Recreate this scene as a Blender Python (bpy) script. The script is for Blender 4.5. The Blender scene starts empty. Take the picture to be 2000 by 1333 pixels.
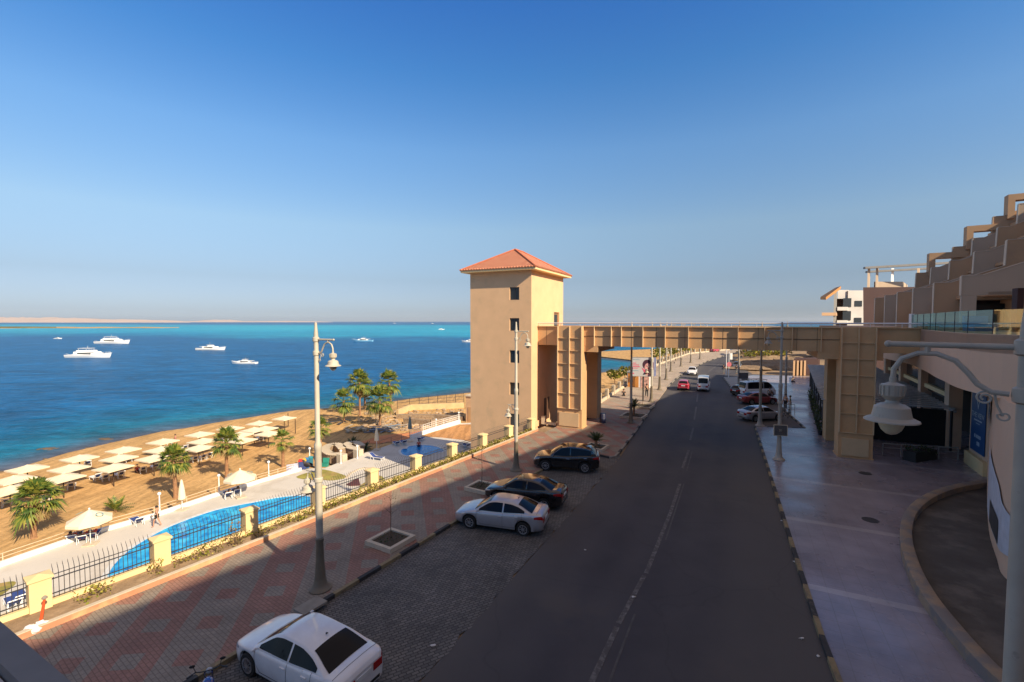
import bpy, bmesh, math, random
from mathutils import Vector, Matrix
R = math.radians
random.seed(7)
SC = bpy.context.scene
COL = SC.collection
# ------------------------------------------------------------------ camera, sky, sun, exposure
PITCH = R(2.45); FPX = 900.0
cam_d = bpy.data.cameras.new('camera'); cam = bpy.data.objects.new('camera', cam_d); COL.objects.link(cam)
cam.location = (0, 0, 10); cam.rotation_euler = (math.pi/2-PITCH, 0, 0)
cam_d.sensor_width = 36; cam_d.lens = 36*FPX/2000; cam_d.clip_start = 0.05; cam_d.clip_end = 90000
SC.camera = cam
SUN_AZ = math.atan2(0.735, -0.678)        # clockwise from +Y
SUN_EL = R(33)
w = bpy.data.worlds.new('World'); SC.world = w; w.use_nodes = True
wn = w.node_tree; bg = wn.nodes['Background']
sky = wn.nodes.new('ShaderNodeTexSky'); sky.sky_type = 'NISHITA'; sky.sun_disc = False
sky.sun_elevation = SUN_EL; sky.sun_rotation = SUN_AZ
sky.air_density = 1.0; sky.dust_density = 0.4; sky.ozone_density = 1.6; sky.altitude = 0
hs = wn.nodes.new('ShaderNodeHueSaturation'); hs.inputs['Saturation'].default_value = 1.12
tint = wn.nodes.new('ShaderNodeMix'); tint.data_type='RGBA'; tint.blend_type='MULTIPLY'; tint.inputs[0].default_value=1.0; tint.inputs[7].default_value=(.84,.98,1.16,1)
wn.links.new(sky.outputs[0], hs.inputs['Color']); wn.links.new(hs.outputs[0], tint.inputs[6]); 
tc = wn.nodes.new('ShaderNodeTexCoord'); sep = wn.nodes.new('ShaderNodeSeparateXYZ'); wn.links.new(tc.outputs['Generated'], sep.inputs[0])
rp = wn.nodes.new('ShaderNodeValToRGB'); wn.links.new(sep.outputs[2], rp.inputs[0])
ST=[(0,(.531,.575,.812)),(.02,(.466,.475,.648)),(.085,(.60,.519,.533)),(.19,(1.055,.861,.701)),(.337,(.989,1.027,.945)),(.46,(.585,.92,1.02)),(.58,(.42,.80,1.10)),(.72,(1.9,1.50,1.2))]
while len(rp.color_ramp.elements)<len(ST): rp.color_ramp.elements.new(.5)
for e,(p,c) in zip(rp.color_ramp.elements,ST): e.position=p; e.color=tuple(k*0.5667 for k in c)+(1,)
mm = wn.nodes.new('ShaderNodeMix'); mm.data_type='RGBA'; mm.blend_type='MULTIPLY'; mm.inputs[0].default_value=1.0
wn.links.new(tint.outputs[2], mm.inputs[6]); wn.links.new(rp.outputs[0], mm.inputs[7]); 
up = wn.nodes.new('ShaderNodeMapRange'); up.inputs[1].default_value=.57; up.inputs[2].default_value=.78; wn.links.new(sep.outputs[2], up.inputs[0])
mu = wn.nodes.new('ShaderNodeMix'); mu.data_type='RGBA'; wn.links.new(up.outputs[0], mu.inputs[0]); wn.links.new(mm.outputs[2], mu.inputs[6]); mu.inputs[7].default_value=(1.55,1.22,1.12,1)  # warm grey zenith added above the frame as fill for the shaded street
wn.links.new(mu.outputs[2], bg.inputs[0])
bg.inputs[1].default_value = 0.15  # ramp below is scaled to match
sd = bpy.data.lights.new('sun', 'SUN'); sd.energy = 4.3; sd.angle = R(0.55); sd.color = (1.0, 0.83, 0.60)
so = bpy.data.objects.new('sun', sd); COL.objects.link(so)
tosun = Vector((0.735*math.cos(SUN_EL), -0.678*math.cos(SUN_EL), math.sin(SUN_EL)))
so.rotation_euler = tosun.to_track_quat('Z', 'Y').to_euler(); so.location = (40, -40, 60)
SC.view_settings.view_transform = 'Standard'; SC.view_settings.look = 'None'
SC.view_settings.exposure = 0.85; SC.view_settings.gamma = 1
# ------------------------------------------------------------------ helpers
COS_P, SIN_P = math.cos(PITCH), math.sin(PITCH)
def ray(u, v):
    a = (u-1000)/FPX; b = (666.5-v)/FPX
    return Vector((a, COS_P+b*SIN_P, b*COS_P-SIN_P))
def G(u, v, z=0.0):
    d = ray(u, v); t = (z-10)/d.z
    return Vector((d.x*t, d.y*t, z))
def DY(u, v, Y):
    d = ray(u, v); t = Y/d.y
    return Vector((d.x*t, Y, 10+d.z*t))
def V2(p): return (p[0], p[1])

_O=['first','second','third','fourth','fifth','sixth','seventh','eighth','ninth','tenth','eleventh','twelfth','thirteenth','fourteenth','fifteenth','sixteenth','seventeenth','eighteenth','nineteenth','twentieth']
def nth(i):
    if i<20: return _O[i]
    t=['twenty','thirty','forty'][(i+1)//10-2] if (i+1)%10 else ''
    return (t+'-'+_O[(i+1)%10-1]) if t else {30:'thirtieth',40:'fortieth'}[i+1]
class MB:
    def __init__(s): s.v=[]; s.f=[]; s.m=[]; s.mi=0
    def add(s, vs, fs, M=None):
        o=len(s.v)
        s.v += [tuple(M@Vector(p)) if M is not None else tuple(p) for p in vs]
        for f in fs: s.f.append(tuple(i+o for i in f)); s.m.append(s.mi)
        return s
    def box(s, c, d, rz=0, M=None):
        x,y,z=[k/2 for k in d]
        vs=[(sx*x,sy*y,sz*z) for sz in(-1,1) for sy in(-1,1) for sx in(-1,1)]
        T=Matrix.Translation(c)@Matrix.Rotation(rz,4,'Z')
        if M is not None: T=M@T
        return s.add(vs,[(0,2,3,1),(4,5,7,6),(0,1,5,4),(2,6,7,3),(0,4,6,2),(1,3,7,5)],T)
    def bbox(s, a, b): # min,max
        return s.box(((a[0]+b[0])/2,(a[1]+b[1])/2,(a[2]+b[2])/2),(abs(b[0]-a[0]),abs(b[1]-a[1]),abs(b[2]-a[2])))
    def beam(s, p, q, w, h, up=(0,0,1)):
        p=Vector(p);q=Vector(q);d=q-p
        if d.length<1e-6: return s
        L=d.length;d.normalize();u=Vector(up)
        if abs(d.dot(u))>.98:u=Vector((1,0,0))
        side=d.cross(u).normalized();u2=side.cross(d)
        vs=[]
        for t in(0,L):
            for a,b in((-1,-1),(1,-1),(1,1),(-1,1)): vs.append(p+d*t+side*(a*w/2)+u2*(b*h/2))
        return s.add(vs,[(0,3,2,1),(4,5,6,7),(0,1,5,4),(1,2,6,5),(2,3,7,6),(3,0,4,7)])
    def prism(s, poly, z0, z1):
        n=len(poly)
        A=sum(poly[i][0]*poly[(i+1)%n][1]-poly[(i+1)%n][0]*poly[i][1] for i in range(n))
        if A<0: poly=poly[::-1]
        g=lambda z,p:z(p) if callable(z) else z
        vs=[(p[0],p[1],g(z0,p)) for p in poly]+[(p[0],p[1],g(z1,p)) for p in poly]
        fs=[tuple(range(n-1,-1,-1)),tuple(range(n,2*n))]+[(i,(i+1)%n,n+(i+1)%n,n+i) for i in range(n)]
        return s.add(vs,fs)
    def sheet(s, poly, z):
        n=len(poly)
        A=sum(poly[i][0]*poly[(i+1)%n][1]-poly[(i+1)%n][0]*poly[i][1] for i in range(n))
        if A<0: poly=poly[::-1]
        return s.add([(p[0],p[1],z) for p in poly],[tuple(range(n))])
    def slab(s, poly3, off):   # polygon in 3D extruded by vector
        n=len(poly3);off=Vector(off)
        vs=[Vector(p) for p in poly3]+[Vector(p)+off for p in poly3]
        return s.add(vs,[tuple(range(n-1,-1,-1)),tuple(range(n,2*n))]+[(i,(i+1)%n,n+(i+1)%n,n+i) for i in range(n)])
    def tube(s, pts, r, n=8, cap=True):
        pts=[Vector(p) for p in pts];k=len(pts)
        rs=r if isinstance(r,(list,tuple)) else [r]*k
        vs=[];fs=[];prev=None
        for i,p in enumerate(pts):
            d=(pts[min(i+1,k-1)]-pts[max(i-1,0)])
            d=d.normalized() if d.length>1e-9 else Vector((0,0,1))
            if prev is None:
                a=d.cross(Vector((0,0,1)))
                if a.length<.05:a=d.cross(Vector((1,0,0)))
                a.normalize()
            else:
                a=prev-d*prev.dot(d)
                a=a.normalized() if a.length>1e-6 else prev
            prev=a;b=d.cross(a)
            for j in range(n):
                t=2*math.pi*j/n; vs.append(p+(a*math.cos(t)+b*math.sin(t))*rs[i])
        for i in range(k-1):
            for j in range(n):
                fs.append((i*n+j,i*n+(j+1)%n,(i+1)*n+(j+1)%n,(i+1)*n+j))
        if cap: fs.append(tuple(range(n-1,-1,-1)));fs.append(tuple((k-1)*n+j for j in range(n)))
        return s.add(vs,fs)
    def lathe(s, prof, n=16, M=None, c=(0,0,0), cap=True):
        vs=[];fs=[];k=len(prof)
        for r,z in prof:
            for j in range(n):
                t=2*math.pi*j/n; vs.append((c[0]+r*math.cos(t),c[1]+r*math.sin(t),c[2]+z))
        for i in range(k-1):
            for j in range(n): fs.append((i*n+j,i*n+(j+1)%n,(i+1)*n+(j+1)%n,(i+1)*n+j))
        if cap: fs.append(tuple(range(n-1,-1,-1)));fs.append(tuple((k-1)*n+j for j in range(n)))
        return s.add(vs,fs,M)
    def blob(s, c, r, n=8, m=5, jit=0.0, rnd=random):
        vs=[];fs=[]
        rx,ry,rz=(r,r,r) if not isinstance(r,(tuple,list)) else r
        for i in range(1,m):
            ph=math.pi*i/m
            for j in range(n):
                th=2*math.pi*j/n; q=1+rnd.uniform(-jit,jit)
                vs.append((c[0]+rx*q*math.sin(ph)*math.cos(th),c[1]+ry*q*math.sin(ph)*math.sin(th),c[2]+rz*q*math.cos(ph)))
        t=len(vs); vs.append((c[0],c[1],c[2]+rz)); vs.append((c[0],c[1],c[2]-rz))
        for j in range(n):
            fs.append((t,j,(j+1)%n)); fs.append((t+1,(m-2)*n+(j+1)%n,(m-2)*n+j))
            for i in range(m-2): fs.append((i*n+j,(i+1)*n+j,(i+1)*n+(j+1)%n,i*n+(j+1)%n))
        return s.add(vs,fs)
    def grid(s, P):  # P[i][j] 3d points
        n=len(P);m=len(P[0]);vs=[p for r in P for p in r]
        return s.add(vs,[(i*m+j,(i+1)*m+j,(i+1)*m+j+1,i*m+j+1) for i in range(n-1) for j in range(m-1)])
    def build(s, name, mat, parent=None, smooth=False, bevel=0):
        me=bpy.data.meshes.new(name); me.from_pydata([tuple(p) for p in s.v],[],s.f)
        mats=mat if isinstance(mat,(list,tuple)) else [mat]
        for k in mats: me.materials.append(k)
        if len(mats)>1:
            for p,i in zip(me.polygons,s.m): p.material_index=i
        me.update()
        if smooth:
            me.shade_smooth()
            try: me.set_sharp_from_angle(angle=R(38 if smooth is True else smooth))
            except Exception: pass
        o=bpy.data.objects.new(name,me); COL.objects.link(o)
        if parent is not None: o.parent=parent
        if bevel:
            b=o.modifiers.new('bevel','BEVEL'); b.width=bevel; b.segments=2; b.limit_method='ANGLE'
        return o

def tag(o, label=None, cat=None, group=None, kind=None):
    if label: o['label']=label
    if cat: o['category']=cat
    if group: o['group']=group
    if kind: o['kind']=kind
    return o
def thing(name, label, cat, loc=(0,0,0), rz=0, group=None):
    o=bpy.data.objects.new(name,None); COL.objects.link(o); o.empty_display_size=.3
    o.location=loc; o.rotation_euler=(0,0,rz)
    return tag(o,label,cat,group)
def struct(o): o['kind']='structure'; return o
KIDS={}
def dup(o, loc=None, rz=None, label=None, parent=None, scale=None):
    c=o.copy(); COL.objects.link(c); c.parent=parent
    for k in list(o.children): dup(k,parent=c)
    if loc is not None: c.location=loc
    if rz is not None: c.rotation_euler=(0,0,rz)
    if scale is not None: c.scale=(scale,)*3 if not isinstance(scale,(tuple,list)) else scale
    if label: c['label']=label
    return c
# ------------------------------------------------------------------ materials
class NT:
    def __init__(s,name):
        s.mat=bpy.data.materials.new(name); s.mat.use_nodes=True; s.t=s.mat.node_tree
        s.b=s.t.nodes['Principled BSDF']
    def n(s,ty,**k):
        x=s.t.nodes.new('ShaderNode'+ty)
        for a,b in k.items():
            if a.startswith('i_'):
                nm=a[2:]; nm=int(nm) if nm.isdigit() else nm.replace('_',' ')
                x.inputs[nm].default_value=b
            else: setattr(x,a,b)
        return x
    def l(s,a,b): s.t.links.new(a,b)
    def m(s,op,a,b=0.0,c=None,clamp=False):
        x=s.n('Math',operation=op); x.use_clamp=clamp
        for i,q in enumerate((a,b,c)):
            if q is None: continue
            if isinstance(q,(int,float)): x.inputs[i].default_value=q
            else: s.l(q,x.inputs[i])
        return x.outputs[0]
    def mix(s,f,a,b,blend='MIX'):
        x=s.n('Mix',data_type='RGBA',blend_type=blend)
        for i,q in((0,f),(6,a),(7,b)):
            if isinstance(q,(int,float)): x.inputs[i].default_value=q
            elif isinstance(q,(tuple,list)): x.inputs[i].default_value=tuple(q)[:3]+(1,)
            else: s.l(q,x.inputs[i])
        return x.outputs[2]
    def noise(s,vec,scale,detail=4,rough=.55,dist=0):
        x=s.n('TexNoise'); x.inputs['Scale'].default_value=scale; x.inputs['Detail'].default_value=detail
        x.inputs['Roughness'].default_value=rough; x.inputs['Distortion'].default_value=dist
        if vec is not None: s.l(vec,x.inputs['Vector'])
        return x.outputs[0]
    def ramp(s,f,stops):
        x=s.n('ValToRGB'); e=x.color_ramp.elements
        while len(e)<len(stops): e.new(0.5)
        for k,(p,c) in zip(e,stops): k.position=p; k.color=tuple(c)[:3]+(1,) if isinstance(c,(tuple,list)) else (c,c,c,1)
        s.l(f,x.inputs[0]); return x.outputs[0]
    def bump(s,h,strength=.3,dist=.02):
        x=s.n('Bump'); x.inputs['Strength'].default_value=strength; x.inputs['Distance'].default_value=dist
        s.l(h,x.inputs['Height']); s.l(x.outputs[0],s.b.inputs['Normal'])
def pos(N): return N.n('NewGeometry').outputs['Position']
def objc(N): return N.n('TexCoord').outputs['Object']
def mat(name,c,rough=.7,var=.12,scale=3.0,bump=.0,bscale=30,metal=0,spec=None,world=False,coat=0,alpha=None,dirt=None):
    N=NT(name); v=pos(N) if world else objc(N)
    f=N.noise(v,scale,5)
    f2=N.ramp(f,[(.3,0.0),(.7,1.0)])
    a=[min(1,k*(1-var)) for k in c]; b=[min(1,k*(1+var)) for k in c]
    out=N.mix(f2,a,b)
    if dirt:
        g=N.ramp(N.noise(v,dirt[1],6,.65),[(dirt[2],0.0),(min(1,dirt[2]+.12),1.0)])
        out=N.mix(N.m('MULTIPLY',g,dirt[3]),out,dirt[0])
    N.l(out,N.b.inputs['Base Color']); N.b.inputs['Roughness'].default_value=rough; N.b.inputs['Metallic'].default_value=metal
    if spec is not None: N.b.inputs['Specular IOR Level'].default_value=spec
    if coat: N.b.inputs['Coat Weight'].default_value=coat; N.b.inputs['Coat Roughness'].default_value=.04
    if bump: N.bump(N.noise(v,bscale,4),bump,.02)
    return N.mat
M={}
M['cream']=mat('cream_paint',(.78,.58,.30),.8,.06,1.2,.15,60,dirt=((.5,.36,.2),1.5,.62,.35))
M['towerwall']=mat('tower_plaster',(.73,.465,.26),.9,.05,.8,.2,40,dirt=((.52,.36,.21),.6,.54,.38))
M['pier']=mat('ochre_cladding',(.59,.352,.17),.75,.06,1.5,.05,40,dirt=((.38,.25,.13),.8,.6,.4))
M['rib']=mat('cladding_rib',(.62,.43,.24),.7,.05,2)
M['white']=mat('white_paint',(.80,.79,.76),.5,.03,2)
M['whitew']=mat('white_wall',(.82,.80,.76),.7,.05,.8)
M['black']=mat('black_plastic',(.02,.02,.022),.5,.1)
M['iron']=mat('dark_iron',(.035,.035,.04),.5,.2,4)
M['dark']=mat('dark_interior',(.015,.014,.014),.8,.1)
M['tyre']=mat('tyre_rubber',(.018,.018,.018),.85,.1)
M['rim']=mat('alloy_rim',(.55,.55,.57),.3,.05,metal=.8)
M['glassd']=mat('tinted_glass',(.008,.009,.012),.05,.0,spec=.2)
M['window']=mat('window_glass',(.02,.025,.03),.12,.1,spec=.6)
M['red']=mat('red_lamp',(.35,.01,.012),.15)
M['lampc']=mat('clear_lamp',(.36,.39,.43),.08,.02,spec=.8)
M['plate']=mat('licence_plate',(.7,.72,.72),.5)
M['chrome']=mat('chrome',(.7,.7,.72),.15,.02,metal=1)
M['post']=mat('lamp_post_paint',(.50,.46,.37),.55,.08,3,dirt=((.3,.24,.17),4,.6,.4))
M['postg']=mat('lamp_post_grey_paint',(.36,.32,.265),.5,.08,3,dirt=((.15,.13,.11),9,.6,.5))
M['postb']=mat('lamp_base_paint',(.16,.13,.09),.6,.15,3)
M['postgl']=mat('frosted_lamp_glass',(.55,.48,.34),.35,.05)
M['wood']=mat('dark_wood',(.06,.035,.02),.8,.2)
M['canvas']=mat('beach_canvas',(.74,.63,.45),.85,.05,1.5,.1,30,dirt=((.6,.5,.36),2,.6,.3))
M['canvas2']=mat('parasol_canvas',(.78,.67,.48),.85,.05,2)
M['grey_canvas']=mat('greygreen_canvas',(.20,.24,.21),.85,.08,2)
M['blue']=mat('blue_fabric',(.03,.06,.22),.8,.1)
M['plastic']=mat('white_plastic',(.82,.82,.80),.4,.03)
M['skin']=mat('skin',(.48,.25,.15),.6,.05)
M['hair']=mat('dark_hair',(.02,.014,.01),.7,.1)
M['stone']=mat('pale_stone',(.55,.46,.34),.85,.1,4,.2,30)
M['conc']=mat('grey_concrete',(.28,.27,.25),.85,.12,2,.2,30,dirt=((.14,.12,.10),2,.55,.5))
M['soil']=mat('planter_soil',(.07,.05,.03),.95,.3,8,.5,20)
def wallmat(name,c,c2,scale=5):
    N=NT(name); v=objc(N)
    x=N.n('TexVoronoi'); x.feature='DISTANCE_TO_EDGE'; x.inputs['Scale'].default_value=scale; N.l(v,x.inputs['Vector'])
    y=N.n('TexVoronoi'); y.inputs['Scale'].default_value=scale; N.l(v,y.inputs['Vector'])
    cc=N.mix(y.outputs['Color'],c,c2); g=N.ramp(x.outputs['Distance'],[(0,0.0),(.06,1.0)])
    N.l(N.mix(g,(.40,.33,.25),cc),N.b.inputs['Base Color']); N.b.inputs['Roughness'].default_value=.9
    N.bump(g,.6,.03); return N.mat
M['rubblewall']=wallmat('rubble_stone',(.20,.13,.08),(.38,.27,.17),3.5)
def leafmat(name,c1,c2,c3):
    N=NT(name); g=N.n('NewGeometry')
    col=N.ramp(g.outputs['Random Per Island'],[(0,c1),(.5,c2),(1,c3)])
    N.l(col,N.b.inputs['Base Color']); N.b.inputs['Roughness'].default_value=.55
    N.b.inputs['Specular IOR Level'].default_value=.35
    tr=N.n('BsdfTranslucent'); N.l(col,tr.inputs['Color']); mx=N.n('MixShader'); mx.inputs[0].default_value=.22
    out=N.t.nodes['Material Output']; N.l(N.b.outputs[0],mx.inputs[1]); N.l(tr.outputs[0],mx.inputs[2]); N.l(mx.outputs[0],out.inputs[0])
    return N.mat
M['palmleaf']=leafmat('palm_leaf',(.05,.10,.02),(.14,.20,.035),(.33,.30,.05))
M['deadleaf']=leafmat('dry_palm_leaf',(.20,.13,.05),(.33,.22,.09),(.28,.24,.08))
M['cycad']=leafmat('cycad_leaf',(.03,.05,.02),(.05,.075,.025),(.08,.10,.03))
M['hedge']=leafmat('hedge_leaf',(.10,.13,.02),(.28,.27,.04),(.42,.34,.07))
M['bark']=mat('palm_bark',(.30,.16,.08),.9,.25,6,.6,20)
M['twig']=mat('bare_twig',(.12,.08,.05),.9,.1)
# ------------------------------------------------------------------ ground materials
def m_sea():
    N=NT('sea_water'); P=pos(N)
    at=N.n('Attribute',attribute_name='shore')
    d=at.outputs['Fac']
    sx=N.n('SeparateXYZ'); N.l(P,sx.inputs[0]); X,Y=sx.outputs[0],sx.outputs[1]
    big=N.noise(P,.006,4); mid=N.noise(P,.035,3)
    # distance from shore: shallow sandy rim, teal, then deep blue
    dd=N.m('ADD',d,N.m('MULTIPLY',N.m('SUBTRACT',mid,.5),22))
    near=N.ramp(N.m('DIVIDE',dd,60,clamp=True),[(0,(.085,.085,.11)),(.08,(.045,.10,.16)),(.17,(.008,.145,.25)),(.36,(.003,.115,.25)),(.7,(.004,.100,.262)),(1,(.004,.096,.258))])
    # reef flats: pale turquoise water far out
    yy=N.m('ADD',Y,N.m('MULTIPLY',N.m('SUBTRACT',big,.5),500))
    yy=N.m('ADD',yy,N.m('MULTIPLY',X,.22))
    a=N.ramp(N.m('DIVIDE',yy,4000,clamp=True),[(0,0.0),(.105,0.0),(.15,.75),(.22,1.0),(.46,.9),(.62,.15),(1,0.0)])
    var=N.noise(P,.002,3)
    reef=N.mix(N.ramp(var,[(.35,0.0),(.65,1.0)]),(.004,.26,.44),(.02,.36,.50))
    col=N.mix(a,near,reef)
    m2=N.n('Mapping'); m2.inputs['Rotation'].default_value=(0,0,R(25)); m2.inputs['Scale'].default_value=(.7,1.3,1); N.l(P,m2.inputs[0])
    w1=N.noise(m2.outputs[0],.16,6,.62,.4); w2=N.noise(m2.outputs[0],.035,4,.6,.5)
    w3=N.noise(m2.outputs[0],.55,4,.65,.3)
    streak=N.ramp(N.m('ADD',N.m('ADD',N.m('MULTIPLY',w1,.45),N.m('MULTIPLY',w2,.2)),N.m('MULTIPLY',w3,.35)),[(.38,.55),(.49,.92),(.57,1.28),(.66,1.8)])
    col=N.mix(1.0,col,streak,'MULTIPLY')
    N.l(col,N.b.inputs['Base Color']); N.b.inputs['Roughness'].default_value=.28
    N.b.inputs['Specular IOR Level'].default_value=.02; N.b.inputs['IOR'].default_value=1.33
    h=N.m('ADD',N.m('MULTIPLY',w1,1.0),N.m('MULTIPLY',N.noise(m2.outputs[0],.9,3,.6),.25))
    N.bump(h,.9,1.1); return N.mat
def m_sand(name,c1,c2,sc=.25,wet=False):
    N=NT(name); P=pos(N)
    col=N.mix(N.ramp(N.noise(P,sc,6,.6),[(.3,0.0),(.7,1.0)]),c1,c2)
    m2=N.n('Mapping'); m2.inputs['Rotation'].default_value=(0,0,R(60)); m2.inputs['Scale'].default_value=(3,.35,1); N.l(P,m2.inputs[0])
    tr=N.ramp(N.noise(m2.outputs[0],.5,4,.6),[(.42,.80),(.6,1.08)])
    col=N.mix(1.0,col,N.ramp(N.noise(P,2.6,3,.7),[(.36,.80),(.5,1.0),(.66,1.08)]),'MULTIPLY')
    col=N.mix(1.0,col,tr,'MULTIPLY')
    if wet:
        z=N.n('SeparateXYZ'); N.l(P,z.inputs[0]); zz=N.m('ADD',z.outputs[2],N.m('MULTIPLY',N.m('SUBTRACT',N.noise(P,.6,4),.5),.5))
        col=N.mix(N.ramp(N.m('ADD',zz,9.2,clamp=True),[(.15,1.0),(.75,0.0)]),col,(.16,.10,.055))
    N.l(col,N.b.inputs['Base Color']); N.b.inputs['Roughness'].default_value=.95; N.b.inputs['Specular IOR Level'].default_value=.1
    N.bump(N.noise(P,4,6,.7),.7,.08); return N.mat
def m_asphalt():
    N=NT('asphalt'); P=pos(N)
    n1=N.noise(P,.35,5,.6); n2=N.noise(P,60,2)
    mp=N.n('Mapping'); mp.inputs['Rotation'].default_value=(0,0,R(26.5)); N.l(P,mp.inputs[0])
    s=N.n('SeparateXYZ'); N.l(mp.outputs[0],s.inputs[0])
    wob=N.m('ADD',s.outputs[0],N.m('MULTIPLY',N.noise(P,.08,2),.8))
    tr=N.m('SINE',N.m('MULTIPLY',wob,3.2))
    base=N.mix(N.ramp(n1,[(.3,0.0),(.7,1.0)]),(.046,.043,.050),(.068,.063,.070))
    base=N.mix(N.m('MULTIPLY',N.m('ADD',tr,1.0),.16),base,(.085,.078,.078))
    base=N.mix(N.m('MULTIPLY',N.ramp(n2,[(.62,0.0),(.72,1.0)]),.25),base,(.16,.15,.14))
    pt=N.ramp(N.noise(P,.09,5,.7),[(.55,0.0),(.62,1.0)])
    base=N.mix(N.m('MULTIPLY',pt,.45),base,(.095,.082,.072))
    nx=N.m('ADD',s.outputs[0],N.m('MULTIPLY',N.m('SUBTRACT',N.noise(P,.25,4,.6),.5),1.8))
    dl=N.m('DIVIDE',N.m('SUBTRACT',-5.6,nx),2.4,clamp=True); dr=N.m('DIVIDE',N.m('ADD',nx,1.6),2.6,clamp=True)
    base=N.mix(N.m('MULTIPLY',N.m('ADD',dl,dr,clamp=True),.65),base,(.105,.094,.086))
    cr=N.n('TexVoronoi'); cr.feature='DISTANCE_TO_EDGE'; cr.inputs['Scale'].default_value=.16
    jj=N.n('VectorMath',operation='ADD'); N.l(P,jj.inputs[0]); nn=N.n('TexNoise'); nn.inputs['Scale'].default_value=.7; nn.inputs['Detail'].default_value=5; N.l(P,nn.inputs['Vector']); N.l(nn.outputs['Color'],jj.inputs[1]); N.l(jj.outputs[0],cr.inputs['Vector'])
    crk=N.ramp(cr.outputs['Distance'],[(.0,1.0),(.006,0.0)])
    base=N.mix(N.m('MULTIPLY',crk,.18),base,(.02,.02,.02))
    N.l(base,N.b.inputs['Base Color']); N.b.inputs['Roughness'].default_value=.82; N.b.inputs['Specular IOR Level'].default_value=.35
    N.bump(N.noise(P,40,3),.35,.01); return N.mat
def m_cobble():
    N=NT('cobble_setts'); P=pos(N)
    mp=N.n('Mapping'); mp.inputs['Rotation'].default_value=(0,0,R(-31)); N.l(P,mp.inputs[0])
    b=N.n('TexBrick'); b.inputs['Scale'].default_value=1; b.inputs['Brick Width'].default_value=.22; b.inputs['Row Height'].default_value=.12
    b.inputs['Mortar Size'].default_value=.016; b.inputs['Color1'].default_value=(.17,.155,.14,1); b.inputs['Color2'].default_value=(.10,.093,.088,1); b.inputs['Mortar'].default_value=(.05,.045,.04,1)
    N.l(mp.outputs[0],b.inputs['Vector'])
    t=N.ramp(N.noise(P,.5,6,.65),[(.3,.70),(.7,1.2)])
    col=N.mix(1.0,b.outputs['Color'],t,'MULTIPLY')
    oil=N.ramp(N.noise(P,.9,5,.6),[(.60,0.0),(.68,1.0)])
    col=N.mix(N.m('MULTIPLY',oil,.45),col,(.04,.036,.034))
    N.l(col,N.b.inputs['Base Color']); N.b.inputs['Roughness'].default_value=.8
    N.bump(b.outputs['Fac'],-.4,.01); return N.mat
FD_ANG=35.0
def m_paving():
    N=NT('patterned_paving'); P=pos(N)
    mp=N.n('Mapping'); mp.inputs['Location'].default_value=(.35,.1,0); mp.inputs['Rotation'].default_value=(0,0,R(35.1)); N.l(P,mp.inputs[0])
    s=N.n('SeparateXYZ'); N.l(mp.outputs[0],s.inputs[0])   # x across, y along the fence
    a=N.m('DIVIDE',s.outputs[1],2.15); b=N.m('DIVIDE',s.outputs[0],2.5)
    p=N.m('ADD',a,b); q=N.m('SUBTRACT',a,b)
    par=N.m('FLOORED_MODULO',N.m('FLOOR',p),2.0)
    ip=N.m('LESS_THAN',N.m('ABSOLUTE',N.m('SUBTRACT',N.m('FRACT',p),.5)),.2)
    iq=N.m('LESS_THAN',N.m('ABSOLUTE',N.m('SUBTRACT',N.m('FRACT',q),.5)),.2)
    inn=N.m('MULTIPLY',ip,iq)
    red=N.m('ABSOLUTE',N.m('SUBTRACT',par,inn))
    nz=N.noise(P,14,2); nz2=N.noise(P,.5,5,.65)
    rc=N.mix(N.ramp(nz,[(.3,0.0),(.7,1.0)]),(.34,.175,.13),(.28,.15,.115))
    gc=N.mix(N.ramp(nz,[(.3,0.0),(.7,1.0)]),(.30,.25,.20),(.25,.21,.17))
    col=N.mix(red,gc,rc)
    w=N.noise(P,.35,6,.7)
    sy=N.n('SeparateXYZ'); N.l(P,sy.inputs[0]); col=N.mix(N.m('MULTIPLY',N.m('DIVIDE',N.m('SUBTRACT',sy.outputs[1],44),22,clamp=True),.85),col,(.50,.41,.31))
    col=N.mix(N.m('MULTIPLY',N.ramp(w,[(.45,0.0),(.75,1.0)]),.45),col,(.25,.19,.14))
    b2=N.n('TexBrick'); b2.inputs['Scale'].default_value=1; b2.inputs['Brick Width'].default_value=.24; b2.inputs['Row Height'].default_value=.12
    b2.inputs['Mortar Size'].default_value=.012; b2.inputs['Color1'].default_value=(1,1,1,1); b2.inputs['Color2'].default_value=(.86,.86,.86,1); b2.inputs['Mortar'].default_value=(.62,.60,.58,1)
    N.l(mp.outputs[0],b2.inputs['Vector'])
    col=N.mix(1.0,col,b2.outputs['Color'],'MULTIPLY')
    col=N.mix(1.0,col,N.ramp(nz2,[(.3,.78),(.7,1.15)]),'MULTIPLY')
    N.l(col,N.b.inputs['Base Color']); N.b.inputs['Roughness'].default_value=.8
    N.bump(b2.outputs['Fac'],-.25,.008); return N.mat
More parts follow.
